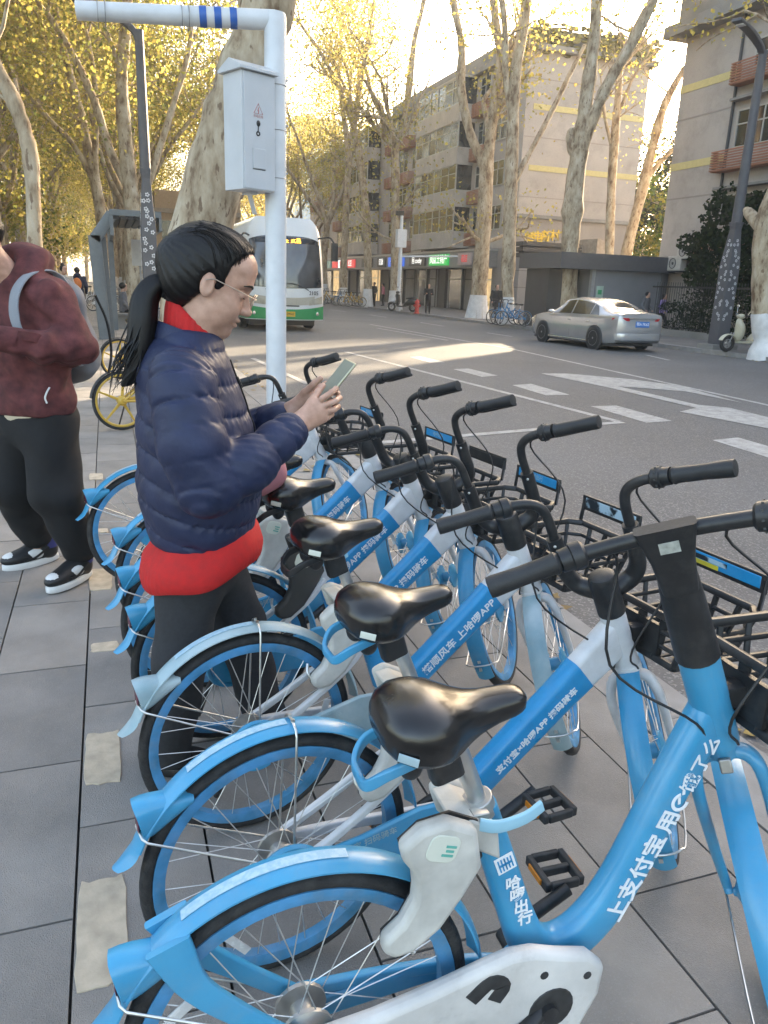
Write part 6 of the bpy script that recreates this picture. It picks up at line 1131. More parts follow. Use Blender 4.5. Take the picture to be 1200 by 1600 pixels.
def sdf_part(name, prims, h, mat, parent, k=0.02, disp=None, sub=0, smooth_it=1):
    prims = [p if isinstance(p, dict) else dict(p=p) for p in prims]
    v, f = sdf_mesh(prims, h, k, disp); return raw_part(name, v, f, mat, parent, smooth_it)
def raw_part(name, v, f, mat, parent, smooth_it=1):
    me = bpy.data.meshes.new(name); me.from_pydata(v.tolist(), [], f.tolist()); me.update(); fix_normals(me)
    if smooth_it:
        bm = bmesh.new(); bm.from_mesh(me)
        for _ in range(smooth_it): bmesh.ops.smooth_vert(bm, verts=bm.verts, factor=0.5, use_axis_x=True, use_axis_y=True, use_axis_z=True)
        bm.to_mesh(me); bm.free()
    me.polygons.foreach_set('use_smooth', [True] * len(me.polygons)); me.materials.append(mat)
    o = bpy.data.objects.new(name, me); C.objects.link(o)
    if parent: o.parent = parent
    return o
def wob(P, s=14.0, a=0.004, ph=0.0):
    x, y, z = P[..., 0] * s, P[..., 1] * s, P[..., 2] * s
    return a * (np.sin(x * 1.3 + 2.1 * np.sin(y * .9 + ph) + z * .7) + np.sin(z * 1.7 + 1.7 * np.sin(x * 1.1 + ph) + y) * .7 + .5 * np.sin(2.9 * y + 2.3 * z + 1.3 * x + ph))
def xfp(prims, M):
    # move primitives by a matrix (ellipsoids also turn)
    R = np.array(M.to_3x3().normalized()); sc = M.to_scale()[0]; out = []
    T = lambda p: tuple(M @ Vector(p))
    for d in prims:
        d = dict(d) if isinstance(d, dict) else dict(p=d); p = d['p']; k = p[0].lstrip('-')
        if k == 'c': d['p'] = (p[0], T(p[1]), T(p[2]), p[3] * sc, p[4] * sc)
        elif k == 'c2': d['p'] = (p[0], T(p[1]), T(p[2]), tuple(x * sc for x in p[3]), tuple(x * sc for x in p[4]), tuple(R @ np.array(p[5])))
        else: d['p'] = (p[0], T(p[1]), tuple(x * sc for x in p[2]), R @ (np.array(p[3]) if len(p) > 3 and p[3] is not None else np.eye(3)))
        out.append(d)
    return out
def rotm(ax_, deg): return np.array(Matrix.Rotation(rad(deg), 3, ax_))
HEAD = [('e', (-.012, 0, .034), (.093, .074, .086)), ('e', (.052, 0, .052), (.043, .058, .048)), ('e', (.033, 0, -.025), (.056, .060, .082)), ('e', (.034, 0, -.070), (.052, .053, .044)),
        dict(p=('e', (.066, 0, -.100), (.021, .022, .018)), k=.02), dict(p=('e', (.056, .033, -.038), (.028, .024, .030)), k=.02), dict(p=('e', (.056, -.033, -.038), (.028, .024, .030)), k=.02), dict(p=('e', (.078, 0, .024), (.016, .044, .012)), k=.018),
        dict(p=('-e', (.097, .033, .003), (.017, .018, .012)), k=.018), dict(p=('-e', (.097, -.033, .003), (.017, .018, .012)), k=.018),
        dict(p=('e', (.077, .031, .000), (.013, .015, .010)), k=.006), dict(p=('e', (.077, -.031, .000), (.013, .015, .010)), k=.006),
        dict(p=('c', (.082, 0, .012), (.105, 0, -.030), .0075, .0105), k=.012), dict(p=('e', (.107, 0, -.033), (.011, .011, .010)), k=.008), dict(p=('e', (.094, .012, -.037), (.012, .008, .008)), k=.006), dict(p=('e', (.094, -.012, -.037), (.012, .008, .008)), k=.006),
        dict(p=('e', (.087, 0, -.060), (.013, .023, .0065)), k=.006), dict(p=('e', (.085, 0, -.0735), (.012, .020, .0075)), k=.005), dict(p=('-e', (.104, 0, -.0668), (.014, .022, .0018)), k=.003),
        dict(p=('e', (-.004, .075, -.012), (.017, .007, .028), rotm('Y', -8)), k=.008), dict(p=('e', (-.004, -.075, -.012), (.017, .007, .028), rotm('Y', -8)), k=.008),
        dict(p=('-e', (.001, .086, -.010), (.009, .007, .016)), k=.005), dict(p=('-e', (.001, -.086, -.010), (.009, .007, .016)), k=.005)]
m_skin = pmat('skin', (.48, .265, .185), .46, var=.16, scale=34, bump=.03, bscale=200, col2=(.58, .345, .255))
m_skin.node_tree.nodes['Principled BSDF'].inputs['Subsurface Weight'].default_value = .12
m_skin.node_tree.nodes['Principled BSDF'].inputs['Subsurface Radius'].default_value = (.012, .005, .003)
m_lip = pmat('lips', (.42, .16, .13), .45, var=.05)
m_hair = pmat('black_hair', (.007, .006, .006), .46, var=.5, scale=60, spec=.32, stretch=(6, 1, 1))
m_navy = pmat('navy_down_jacket', (.020, .027, .064), .52, var=.2, scale=12, bump=.22, bscale=45, spec=.32)
m_red = pmat('red_knit', (.50, .012, .012), .8, var=.12, scale=40, bump=.22, bscale=420)
m_char = pmat('charcoal_trousers', (.026, .027, .030), .9, var=.2, scale=90, bump=.12, bscale=600)
m_blkcl = pmat('black_cloth', (.006, .006, .007), .85, var=.2, scale=40, bump=.06, bscale=300)
m_maroon = pmat('maroon_corduroy', (.085, .018, .019), .88, var=.35, scale=22, bump=.16, bscale=180, col2=(.14, .038, .038))
m_cream_cl = pmat('cream_cloth', (.50, .42, .30), .85, var=.1)
m_pinkbag = pmat('pink_bag', (.42, .17, .19), .6, var=.1)
m_greystrap = pmat('grey_strap', (.22, .235, .26), .7, var=.08, bump=.1, bscale=300)
m_packgrey = pmat('grey_pack', (.17, .17, .18), .75, var=.12, bump=.1, bscale=200)
m_sneakw = pmat('sneaker_white', (.65, .65, .64), .5, var=.06); m_sneakb = pmat('sneaker_black', (.013, .013, .014), .45, var=.1); m_sneakblue = pmat('sneaker_blue', (.03, .04, .18), .4, var=.1)
m_glass = pmat('spectacle_metal', (.45, .36, .28), .3, 1.0, var=.05)
m_phone = pmat('phone_gold', (.45, .42, .30), .3, .6, var=.05); m_screen = pmat('phone_screen', (.26, .27, .22), .12, var=.1)
def join_meshes(name, parts, mat, parent):
    vs = []; fs = []; o = 0
    for v, f in parts: vs.append(v); fs.append(f + o); o += len(v)
    return raw_part(name, np.concatenate(vs), np.concatenate(fs), mat, parent, 1)
def D(pr): return [p if isinstance(p, dict) else dict(p=p) for p in pr]
def finger(pts, r0=.0088, r1=.0068):
    n = len(pts) - 1; return [dict(p=('c', pts[i], pts[i + 1], r0 + (r1 - r0) * i / n, r0 + (r1 - r0) * (i + 1) / n), k=.004) for i in range(n)]
# ---------------- the woman with the phone
W = empty('person', (.24, 2.14, 0)); tag(W, 'woman in navy puffer jacket over red sweater, black ponytail, looking at her phone', 'person')
W.location = (0, 0, 0)
HM = Matrix.Translation((.258, 2.125, 1.492)) @ Matrix.Rotation(rad(-7), 4, 'Z') @ Matrix.Rotation(rad(23), 4, 'Y') @ Matrix.Scale(1.08, 4)
neck = [dict(p=('c', (.235, 2.13, 1.44), (.195, 2.145, 1.30), .056, .062), k=.03)]
head = sdf_mesh(D(xfp(HEAD, HM)) + neck, .0028, .022)
wr = np.array((.452, 1.985, 1.128)); 
rh = D([('c', (.40, 1.955, 1.09), (.455, 1.985, 1.128), .030, .027), dict(p=('c2', (.462, 1.988, 1.135), (.525, 2.010, 1.168), (.030, .019), (.038, .017), (-.35, .1, .9)), k=.015)])
rh += finger([(.528, 2.004, 1.198), (.560, 2.018, 1.214), (.580, 2.046, 1.220), (.583, 2.062, 1.218)]) + finger([(.535, 2.006, 1.180), (.572, 2.020, 1.190), (.592, 2.050, 1.194), (.592, 2.068, 1.192)]) + finger([(.532, 2.008, 1.162), (.568, 2.022, 1.166), (.588, 2.050, 1.170), (.586, 2.066, 1.170)]) + finger([(.522, 2.010, 1.145), (.552, 2.024, 1.144), (.570, 2.048, 1.148), (.568, 2.060, 1.148)], .0078, .006)
rh += finger([(.478, 1.996, 1.160), (.500, 2.012, 1.188), (.525, 2.035, 1.212), (.545, 2.052, 1.228)], .0125, .0080)
lh = D([('c', (.43, 2.20, 1.10), (.478, 2.165, 1.135), .029, .026), dict(p=('c2', (.484, 2.160, 1.142), (.535, 2.130, 1.178), (.029, .018), (.037, .016), (-.35, -.1, .9)), k=.015)])
lh += finger([(.542, 2.140, 1.205), (.575, 2.138, 1.220), (.592, 2.112, 1.226), (.592, 2.098, 1.222)]) + finger([(.550, 2.138, 1.186), (.586, 2.134, 1.196), (.602, 2.108, 1.200), (.600, 2.094, 1.198)]) + finger([(.546, 2.136, 1.168), (.580, 2.132, 1.172), (.596, 2.108, 1.176), (.594, 2.094, 1.176)]) + finger([(.536, 2.134, 1.150), (.566, 2.130, 1.150), (.580, 2.110, 1.154), (.578, 2.098, 1.154)], .0078, .006)
lh += finger([(.496, 2.150, 1.168), (.512, 2.130, 1.198), (.532, 2.108, 1.224), (.548, 2.094, 1.242)], .0125, .0080)
core = D([('c2', (.20, 2.145, 1.28), (.21, 2.145, .86), (.15, .08), (.14, .09), (0, 1, 0)), ('c', (.18, 2.09, .78), (.13, 2.07, .45), .05, .04), ('c', (.12, 2.07, .45), (.10, 2.19, .09), .045, .035), ('c', (.24, 2.20, .78), (.33, 2.23, .45), .05, .04), ('c', (.33, 2.23, .45), (.43, 2.19, .09), .045, .035), ('c', (.16, 1.96, 1.27), (.195, 1.90, .99), .045, .04), ('c', (.195, 1.90, .99), (.40, 1.955, 1.09), .04, .03), ('c', (.22, 2.32, 1.27), (.33, 2.37, 1.0), .045, .04), ('c', (.33, 2.37, 1.0), (.43, 2.20, 1.10), .04, .03)])
body = join_meshes('body', [head, sdf_mesh(rh, .0026, .006), sdf_mesh(lh, .0026, .006), sdf_mesh(core, .014, .03)], m_skin, W)
# lips, eye line and brow as thin pieces on the face
def onhead(p): return HM @ Vector(p)
from mathutils.bvhtree import BVHTree
hbvh = BVHTree.FromPolygons([tuple(v) for v in head[0]], [tuple(f) for f in head[1].tolist()])
def onface(y, z, out=.0006):
    o_ = HM @ Vector((.25, y, z)); d_ = (HM.to_3x3() @ Vector((-1, 0, 0))).normalized(); h_ = hbvh.ray_cast(o_, d_); return h_[0] - d_ * out
fc = MB()
for s_ in (1, -1):
    fc.tube([onface(s_ * y, z, .0010) for y, z in ((.054, .0215), (.046, .0265), (.036, .0285), (.024, .0265), (.016, .0235))], [.0012, .0026, .0034, .0034, .0018], 6); fc.tube([onface(s_ * y, z, -.0004) for y, z in ((.047, -.001), (.040, -.0045), (.031, -.0060), (.022, -.0045), (.017, -.002))], [.0006, .0015, .0018, .0015, .0006], 6)
fc.build('brow_and_lashes', m_hair, body)
lp = MB(); lp.ell(onhead((.0925, 0, -.0615)), (.0050, .019, .0036), 14, 8, (HM.to_3x3().normalized())); lp.ell(onhead((.0905, 0, -.0725)), (.0050, .016, .0042), 14, 8, (HM.to_3x3().normalized())); lp.build('lips', m_lip, body)
hair = [('e', (-.022, 0, .034), (.104, .083, .094)), ('e', (.022, 0, .066), (.062, .066, .055)), ('e', (-.05, 0, -.02), (.068, .072, .072)), ('e', (-.085, 0, .015), (.05, .042, .045)),
        dict(p=('-e', (.112, 0, .008), (.078, .16, .104), rotm('Y', -40)), k=.008), dict(p=('-e', (.050, 0, -.080), (.082, .16, .072), rotm('Y', 10)), k=.010), dict(p=('-e', (-.002, .088, -.012), (.021, .030, .031)), k=.008), dict(p=('-e', (-.002, -.088, -.012), (.021, .030, .031)), k=.008)]
tail = [(-.125, 0, .015), (-.158, .0, .012), (-.185, .0, -.030), (-.188, .0, -.09), (-.175, .0, -.15), (-.165, 0, -.21), (-.18, 0, -.26)]
def strands(P):
    q = (P - np.array(HM.translation)) @ np.array(HM.to_3x3().normalized())
    th = np.arctan2(q[..., 1], q[..., 2] + .01 + .35 * q[..., 0]); return .0006 * np.sin(70 * th + 4 * np.sin(9 * th)) + .0006 * np.sin(23 * th + 12 * q[..., 0])
ho = sdf_part('hair', xfp(hair, HM), .0035, m_hair, W, .03, strands)
TP = [onhead(p) for p in tail]; ts = spline([tuple(p) for p in (V(.150, 2.135, 1.478), V(.118, 2.132, 1.475), V(.092, 2.128, 1.440), V(.083, 2.122, 1.390), V(.074, 2.118, 1.330), V(.060, 2.115, 1.275), V(.038, 2.112, 1.238), V(.022, 2.11, 1.222))], 5)
rr = [.022, .027, .032, .035, .033, .027, .016, .003]
pt = MB(); n_ = 26; P_ = ts; m_ = len(P_); rs_ = lerp_list(rr, m_)
rings = []
for i in range(m_):
    t = (P_[min(i + 1, m_ - 1)] - P_[max(i - 1, 0)]).normalized(); a = V(0, 1, 0); a = (a - t * a.dot(t)).normalized(); b = t.cross(a)
    rings.append([P_[i] + (a * math.cos(2 * math.pi * j / n_) * .85 + b * math.sin(2 * math.pi * j / n_)) * rs_[i] * (1 + .07 * math.sin(j * 2.9 + i * .06) + .05 * math.sin(j * 5.3 + 1)) for j in range(n_)])
pt.loft(rings); pt.build('ponytail', m_hair, ho, 80)
wis = MB(); random.seed(3)
for k in range(60):
    a = random.uniform(0, 6.28); i = random.randint(8, m_ - 12); p = P_[i] + V(math.cos(a) * rs_[i] * .5, math.sin(a) * rs_[i] * .8, 0); q = P_[-1] + V(random.uniform(-.035, .03), random.uniform(-.03, .03), random.uniform(-.03, .05))
    wis.tube(spline([p, (p + q) / 2 + V(math.cos(a) * .018, math.sin(a) * .012, 0), q], 4), [.0022, .0018, .0005], 4, False)
hairbvh = BVHTree.FromPolygons([tuple(v.co) for v in ho.data.vertices], [tuple(p.vertices) for p in ho.data.polygons])
hc = HM @ Vector((-.01, 0, .02))
def onscalp(p):
    q = HM @ Vector(p); d_ = (q - hc).normalized(); best = None
    for t_ in (hairbvh, hbvh):
        h_ = t_.ray_cast(hc + d_ * .3, -d_)
        if h_[0] is not None and (best is None or (h_[0] - hc).length > best): best = (h_[0] - hc).length
    return hc + d_ * ((best or .1) + .0006)
curve = [(.015, .082, .018), (.040, .070, .052), (.058, .052, .082), (.066, .028, .100), (.068, 0, .106)]
for k in range(230):
    t_ = random.random(); sy = random.choice((-1, 1)); c_ = spline([V(*p) for p in curve], 6); q = c_[min(len(c_) - 1, int(t_ * len(c_)))]; q = V(q.x + random.uniform(-.008, .003), q.y * sy, q.z + random.uniform(-.004, .004)); e_ = V(-.095, q.y * .45, .045 - .02 * random.random())
    pts_ = [onscalp(q.lerp(e_, w) + V(0, 0, .05 * math.sin(math.pi * w))) for w in np.linspace(0, random.uniform(.35, .9), 7)]
    wis.tube(pts_, [.0003, .0010, .0011, .0006], 4, False)
wis.build('loose_strands', m_hair, ho, 80)
tb = MB(); tb.tube([V(.156, 2.135, 1.478), V(.134, 2.133, 1.478)], .033, 14); tb.ring((.145, 2.134, 1.478), .028, .010, 'x', 20, 8); tb.build('hair_tie', m_blkcl, ho)
gl = MB(); lens = []
for s_ in (1, -1):
    c0 = V(.112, s_ * .033, -.004); loop_ = [onhead(c0 + V(-.004 * abs(math.cos(a)), .024 * math.cos(a), .019 * math.sin(a))) for a in np.linspace(0, 2 * math.pi, 20, endpoint=False)]
    gl.tube(loop_, .0012, 6, closed=True); lens.append(loop_)
    gl.tube([onhead((.108, s_ * .058, .004)), onhead((.07, s_ * .074, .006)), onhead((.005, s_ * .082, .008)), onhead((-.012, s_ * .082, -.002))], .0013, 6)
gl.tube([onhead((.112, .010, .002)), onhead((.116, 0, .005)), onhead((.112, -.010, .002))], .0012, 6)
glo = gl.build('spectacles', m_glass, W, 60)
m_lens = bpy.data.materials.new('lens_glass'); m_lens.use_nodes = True; b_ = m_lens.node_tree.nodes['Principled BSDF']; b_.inputs['Transmission Weight'].default_value = 1; b_.inputs['Roughness'].default_value = .02; b_.inputs['IOR'].default_value = 1.05; b_.inputs['Alpha'].default_value = .25
for L_ in lens:
    lm = MB(); lm.add(L_, [tuple(range(len(L_)))]); lm.build('lens', m_lens, glo, 0)
# jacket: torso and sleeves with sewn-down bands
def qband(sp=.074, slope=.22, A=.0125):
    def q(P, t):
        s_ = (P[..., 2] + slope * (P[..., 0] - .22) + .10 * np.abs(P[..., 1] - 2.145)) / sp
        f_ = np.abs(np.sin(math.pi * s_)); return A * (f_ ** .25 - .8) + wob(P, 9, .0016) + .0026 * (1 - f_) ** 1.5 * np.sin(210 * P[..., 1] + 190 * P[..., 0] + 3 * np.sin(40 * P[..., 2])) + wob(P, 48, .0006)
    return q
def qarm(L, sp=.066, off=0.0, A=.0115):
    def q(P, t): f_ = np.abs(np.sin(math.pi * (t * L + off) / sp)); return A * (f_ ** .25 - .8) + wob(P, 10, .0016, 1.0) + .0026 * (1 - f_) ** 1.5 * np.sin(200 * P[..., 1] + 180 * P[..., 2] + 60 * P[..., 0]) + wob(P, 50, .0007)
    return q
Y0 = 2.145
jt = [dict(p=('c2', (.190, Y0, 1.255), (.205, Y0, 1.10), (.185, .105), (.190, .145), (0, 1, 0)), q=qband(), k=.05), dict(p=('c2', (.205, Y0, 1.10), (.215, Y0, .95), (.190, .145), (.188, .158), (0, 1, 0)), q=qband(), k=.05), dict(p=('c2', (.215, Y0, .95), (.212, Y0, .850), (.192, .160), (.184, .150), (0, 1, 0)), q=qband(), k=.05),
      dict(p=('c', (.200, Y0, 1.33), (.185, Y0, 1.25), .085, .13), k=.05),
      dict(p=('c', (.155, 1.965, 1.262), (.180, 1.905, 1.10), .082, .080), q=qarm(.17), k=.04), dict(p=('c', (.180, 1.905, 1.10), (.200, 1.890, 1.00), .080, .074), q=qarm(.10, off=.17), k=.03),
      dict(p=('c', (.205, 1.890, .995), (.320, 1.915, 1.05), .074, .064), q=qarm(.125), k=.03), dict(p=('c', (.320, 1.915, 1.05), (.425, 1.968, 1.112), .064, .052), q=qarm(.13, off=.01), k=.03),
      dict(p=('c', (.225, 2.325, 1.262), (.320, 2.375, 1.02), .080, .072), q=qarm(.26), k=.04), dict(p=('c', (.325, 2.375, 1.015), (.455, 2.185, 1.115), .070, .050), q=qarm(.25), k=.03),
      dict(p=('-e', (.205, Y0, 1.45), (.085, .085, .15)), k=.02), dict(p=('-e', (.21, Y0, .715), (.40, .40, .075), rotm('Y', -4)), k=.015),
      dict(p=('-e', (.49, 1.998, 1.145), (.050, .050, .050)), k=.006), dict(p=('-e', (.510, 2.145, 1.155), (.045, .045, .045)), k=.006)]
jo = sdf_part('jacket', jt, .0046, m_navy, W, .03, None, 0, 1)
cf = MB(); cf.tube(spline([V(.432, 1.972, 1.116), V(.447, 1.980, 1.125), V(.456, 1.985, 1.130)], 3), [.050, .048, .043], 18); cf.build('cuff', m_navy, jo, 60); cf = MB(); cf.tube(spline([V(.448, 2.192, 1.112), V(.462, 2.182, 1.120), V(.472, 2.174, 1.126)], 3), [.047, .046, .041], 18); cf.build('cuff', m_navy, jo, 60)
jbvh = BVHTree.FromPolygons([tuple(v.co) for v in jo.data.vertices], [tuple(p.vertices) for p in jo.data.polygons])
def onjacket(z, az=-12, out=.002):
    d_ = V(math.cos(rad(az)), math.sin(rad(az)), 0); h_ = jbvh.ray_cast(V(.21, 2.145, z) + d_ * .6, -d_); return (h_[0] if h_[0] is not None else V(.36, 2.11, z)) + d_ * out
zp = MB(); zt = [onjacket(z) for z in np.linspace(1.29, .815, 14)]
zp.rtube(spline(zt, 3), .010, .005, (1, -.2, 0)); zo = zp.build('zip', m_blkcl, jo); zq = MB(); zq.rtube([onjacket(1.245, -12, .006), onjacket(1.215, -12, .007)], .007, .003, (1, -.2, 0)); zq.build('zip_pull', m_blk, jo)
cl = MB(); ring_o = []
for k in range(5):
    zz = [1.318, 1.336, 1.352, 1.360, 1.352][k]; r_ = [.098, .094, .088, .083, .078][k]
    ring_o.append([V(.205 + r_ * 1.02 * math.cos(a), Y0 - .005 + r_ * .98 * math.sin(a), zz + .030 * -math.cos(a) - .018 * max(0, math.cos(a))) for a in np.linspace(0, 2 * math.pi, 36, endpoint=False)])
cl.loft(ring_o, False); cl.build('collar', m_navy, jo, 60)
# sweater: polo neck above the collar and ribbed hem below the jacket
rn = MB(); rg = []
for k, (zz, r_) in enumerate(((1.28, .080), (1.325, .078), (1.352, .075), (1.372, .073), (1.378, .070), (1.370, .066))):
    rg.append([V(.206 + .012 * k / 5 + r_ * (1 + .012 * math.cos(30 * a)) * math.cos(a), Y0 - .004 + r_ * .94 * (1 + .012 * math.cos(30 * a)) * math.sin(a), zz - .058 * math.cos(a) * (k / 4) + .010 * (k / 4)) for a in np.linspace(0, 2 * math.pi, 120, endpoint=False)])
rn.loft(rg, False)
sw = empty('tmp'); bpy.data.objects.remove(sw)
so_ = rn.build('sweater', m_red, W, 70)
hm = MB(); rg = []
for zz, sx, sy in ((.86, .115, .150), (.82, .130, .165), (.775, .166, .195), (.735, .174, .202), (.708, .170, .198), (.698, .162, .190), (.708, .154, .182), (.75, .150, .176)):
    rg.append([V(.212 + sx * (1 + (.010 * math.cos(64 * a) if .69 <= zz < .75 else 0) + .015 * math.sin(3 * a + zz * 20)) * math.cos(a), Y0 + sy * (1 + .012 * math.sin(4 * a + zz * 14)) * math.sin(a), zz + .045 * math.cos(a) + .006 * math.sin(5 * a)) for a in np.linspace(0, 2 * math.pi, 200, endpoint=False)])
hm.loft(rg, False); hm.build('sweater_hem', m_red, so_, 70)
tr = [('c2', (.205, Y0, .78), (.205, Y0, .68), (.135, .105), (.135, .105), (0, 1, 0)), dict(p=('c2', (.172, 2.085, .72), (.140, 2.068, .46), (.080, .084), (.075, .080), (0, 1, 0)), k=.04), dict(p=('c2', (.140, 2.068, .46), (.100, 2.165, .075), (.075, .080), (.062, .066), (0, 1, 0)), k=.03),
      dict(p=('c2', (.245, 2.207, .72), (.330, 2.225, .46), (.080, .084), (.073, .078), (0, 1, 0)), k=.04), dict(p=('c2', (.330, 2.225, .46), (.425, 2.190, .075), (.073, .078), (.060, .064), (0, 1, 0)), k=.03), dict(p=('-e', (.25, 2.2, -.02), (.6, .6, .07)), k=.01)]
sdf_part('trousers', tr, .010, m_char, W, .03, lambda P: wob(P, 17, .0032))
def shoe(parent, x, y, ang, mat, sole, L=.235):
    Mx = Matrix.Translation((x, y, 0)) @ Matrix.Rotation(ang, 4, 'Z')
    so = MB(); out = []
    for zz, g in ((.002, .94), (.006, 1.0), (.026, 1.0), (.030, .96)):
        out.append([V((.02 + L * .5 * math.cos(a)) * 1.0, g * (.044 + .006 * math.cos(a)) * math.sin(a) * (1 if True else 1), zz) * 1.0 for a in np.linspace(0, 2 * math.pi, 28, endpoint=False)])
    so.loft(out).xf(Mx); so.build('shoe_sole', sole, parent, 40)
    v, f = sdf_mesh(D(xfp([('e', (.070, 0, .045), (.072, .042, .034)), ('e', (-.02, 0, .055), (.075, .038, .045)), ('c', (-.045, 0, .05), (-.045, 0, .105), .040, .042)], Mx)), .006, .03)
    o = raw_part('shoe', v, f, mat, parent, 1); return o
shoe(W, .100, 2.19, rad(-20), m_blkcl, m_sneakb); shoe(W, .440, 2.19, rad(25), m_blkcl, m_sneakw)
# phone, held in both hands: a thing of its own
ph = MB(); Rp = Matrix((V(-.10, .98, .12).normalized(), V(.62, .02, .78).normalized(), V(-.10, .98, .12).normalized().cross(V(.62, .02, .78).normalized()))).transposed()
Rp = Rp.to_quaternion().to_matrix()
pc = V(.588, 2.078, 1.238); ph.box(pc, (.068, .138, .0085), Rp); pho = ph.build('smartphone', m_phone, None, 30, bevel=.004, seg=3); tag(pho, 'gold-backed smartphone held in the hands of the woman in navy', 'phone')
nz = Rp @ V(0, 0, 1); sgn = 1 if nz.x < 0 or nz.z > 0 else -1
ps = MB(); ps.box(pc + nz * .0045 * sgn, (.063, .128, .001), Rp); ps.build('screen', m_screen, pho, 0)
pb = sdf_part('shoulder_bag', [('e', (.40, 2.30, .985), (.075, .06, .105)), ('e', (.40, 2.30, .93), (.09, .065, .07))], .009, m_pinkbag, None, .05, lambda P: wob(P, 18, .004)); tag(pb, 'soft pink bag hanging at the far side of the woman in navy', 'bag')
bs = MB(); bs.rtube(spline([V(.40, 2.32, 1.07), V(.36, 2.36, 1.15), V(.30, 2.33, 1.27), V(.22, 2.30, 1.352), V(.13, 2.30, 1.27)], 5), .02, .004, (0, 1, .3)); bs.build('bag_strap', m_pinkbag, pb)
# ---------------- the man in the maroon anorak
MR = empty('person', (-.262, 4.08, 0)); MR.matrix_basis = Matrix.Translation((-.325, 4.06, .004)) @ Matrix.Rotation(rad(-2.5), 4, 'Y') @ Matrix.Rotation(math.atan2(-.62, -.78), 4, 'Z') @ Matrix.Diagonal((1.14, 1.16, 1.0, 1)); tag(MR, 'man in maroon hooded anorak and black sweatpants with a grey backpack', 'person')
# local frame: x forward, y to his left, z up
hM = Matrix.Translation((.135, .0, 1.615)) @ Matrix.Rotation(rad(28), 4, 'Y') @ Matrix.Scale(1.02, 4)
hd = sdf_mesh(D(xfp(HEAD, hM)) + D([('c', (.10, 0, 1.56), (.02, 0, 1.43), .056, .066)]), .0045, .022)
lhand = D([('c', (.22, .20, 1.215), (.30, .16, 1.235), .030, .028), dict(p=('c2', (.305, .158, 1.237), (.365, .125, 1.255), (.034, .02), (.042, .018), (0, .3, 1)), k=.015)]) + finger([(.37, .125, 1.285), (.41, .10, 1.295), (.43, .07, 1.29)], .010, .008) + finger([(.375, .122, 1.268), (.418, .098, 1.272), (.438, .068, 1.27)], .010, .008) + finger([(.372, .122, 1.25), (.412, .10, 1.25), (.43, .07, 1.25)], .010, .008) + finger([(.362, .122, 1.232), (.395, .104, 1.228), (.41, .08, 1.228)], .009, .007) + finger([(.325, .145, 1.27), (.35, .12, 1.298), (.375, .095, 1.31)], .013, .009)
rhand = D([('c', (.22, -.20, 1.215), (.30, -.13, 1.24), .030, .028), dict(p=('c2', (.305, -.125, 1.243), (.36, -.09, 1.262), (.034, .02), (.042, .018), (0, -.3, 1)), k=.015)]) + finger([(.365, -.09, 1.29), (.405, -.06, 1.30), (.42, -.03, 1.295)], .010, .008) + finger([(.37, -.088, 1.272), (.412, -.06, 1.276), (.428, -.03, 1.272)], .010, .008) + finger([(.366, -.088, 1.254), (.405, -.062, 1.254), (.42, -.032, 1.252)], .010, .008) + finger([(.355, -.09, 1.236), (.388, -.068, 1.232), (.402, -.042, 1.232)], .009, .007) + finger([(.32, -.115, 1.275), (.345, -.08, 1.302), (.37, -.055, 1.312)], .013, .009)
core = D([('c2', (0, 0, 1.40), (0, 0, .92), (.16, .09), (.14, .09), (0, 1, 0)), ('c', (0, .09, .85), (.05, .13, .48), .07, .05), ('c', (.05, .13, .48), (-.02, .15, .1), .05, .038), ('c', (0, -.09, .85), (.04, -.15, .48), .07, .05), ('c', (.04, -.15, .48), (-.03, -.18, .1), .05, .038), ('c', (0, .2, 1.40), (-.02, .27, 1.15), .05, .042), ('c', (-.02, .27, 1.15), (.22, .20, 1.215), .042, .03), ('c', (0, -.2, 1.40), (-.02, -.27, 1.15), .05, .042), ('c', (-.02, -.27, 1.15), (.22, -.20, 1.215), .042, .03)])
mb = join_meshes('body', [hd, sdf_mesh(lhand, .0045, .008), sdf_mesh(rhand, .0045, .008), sdf_mesh(core, .014, .03)], m_skin, MR)
sdf_part('hair', xfp([('e', (-.018, 0, .045), (.103, .085, .090)), ('e', (.035, 0, .085), (.06, .066, .05)), dict(p=('-e', (.105, 0, -.035), (.085, .15, .085), rotm('Y', -15)), k=.012), dict(p=('-e', (.05, 0, -.1), (.1, .16, .07)), k=.01)], hM), .006, m_hair, MR, .03, lambda P: wob(P, 90, .0015))
ww = lambda a, s=20: (lambda P, t: wob(P, s, a, .5))
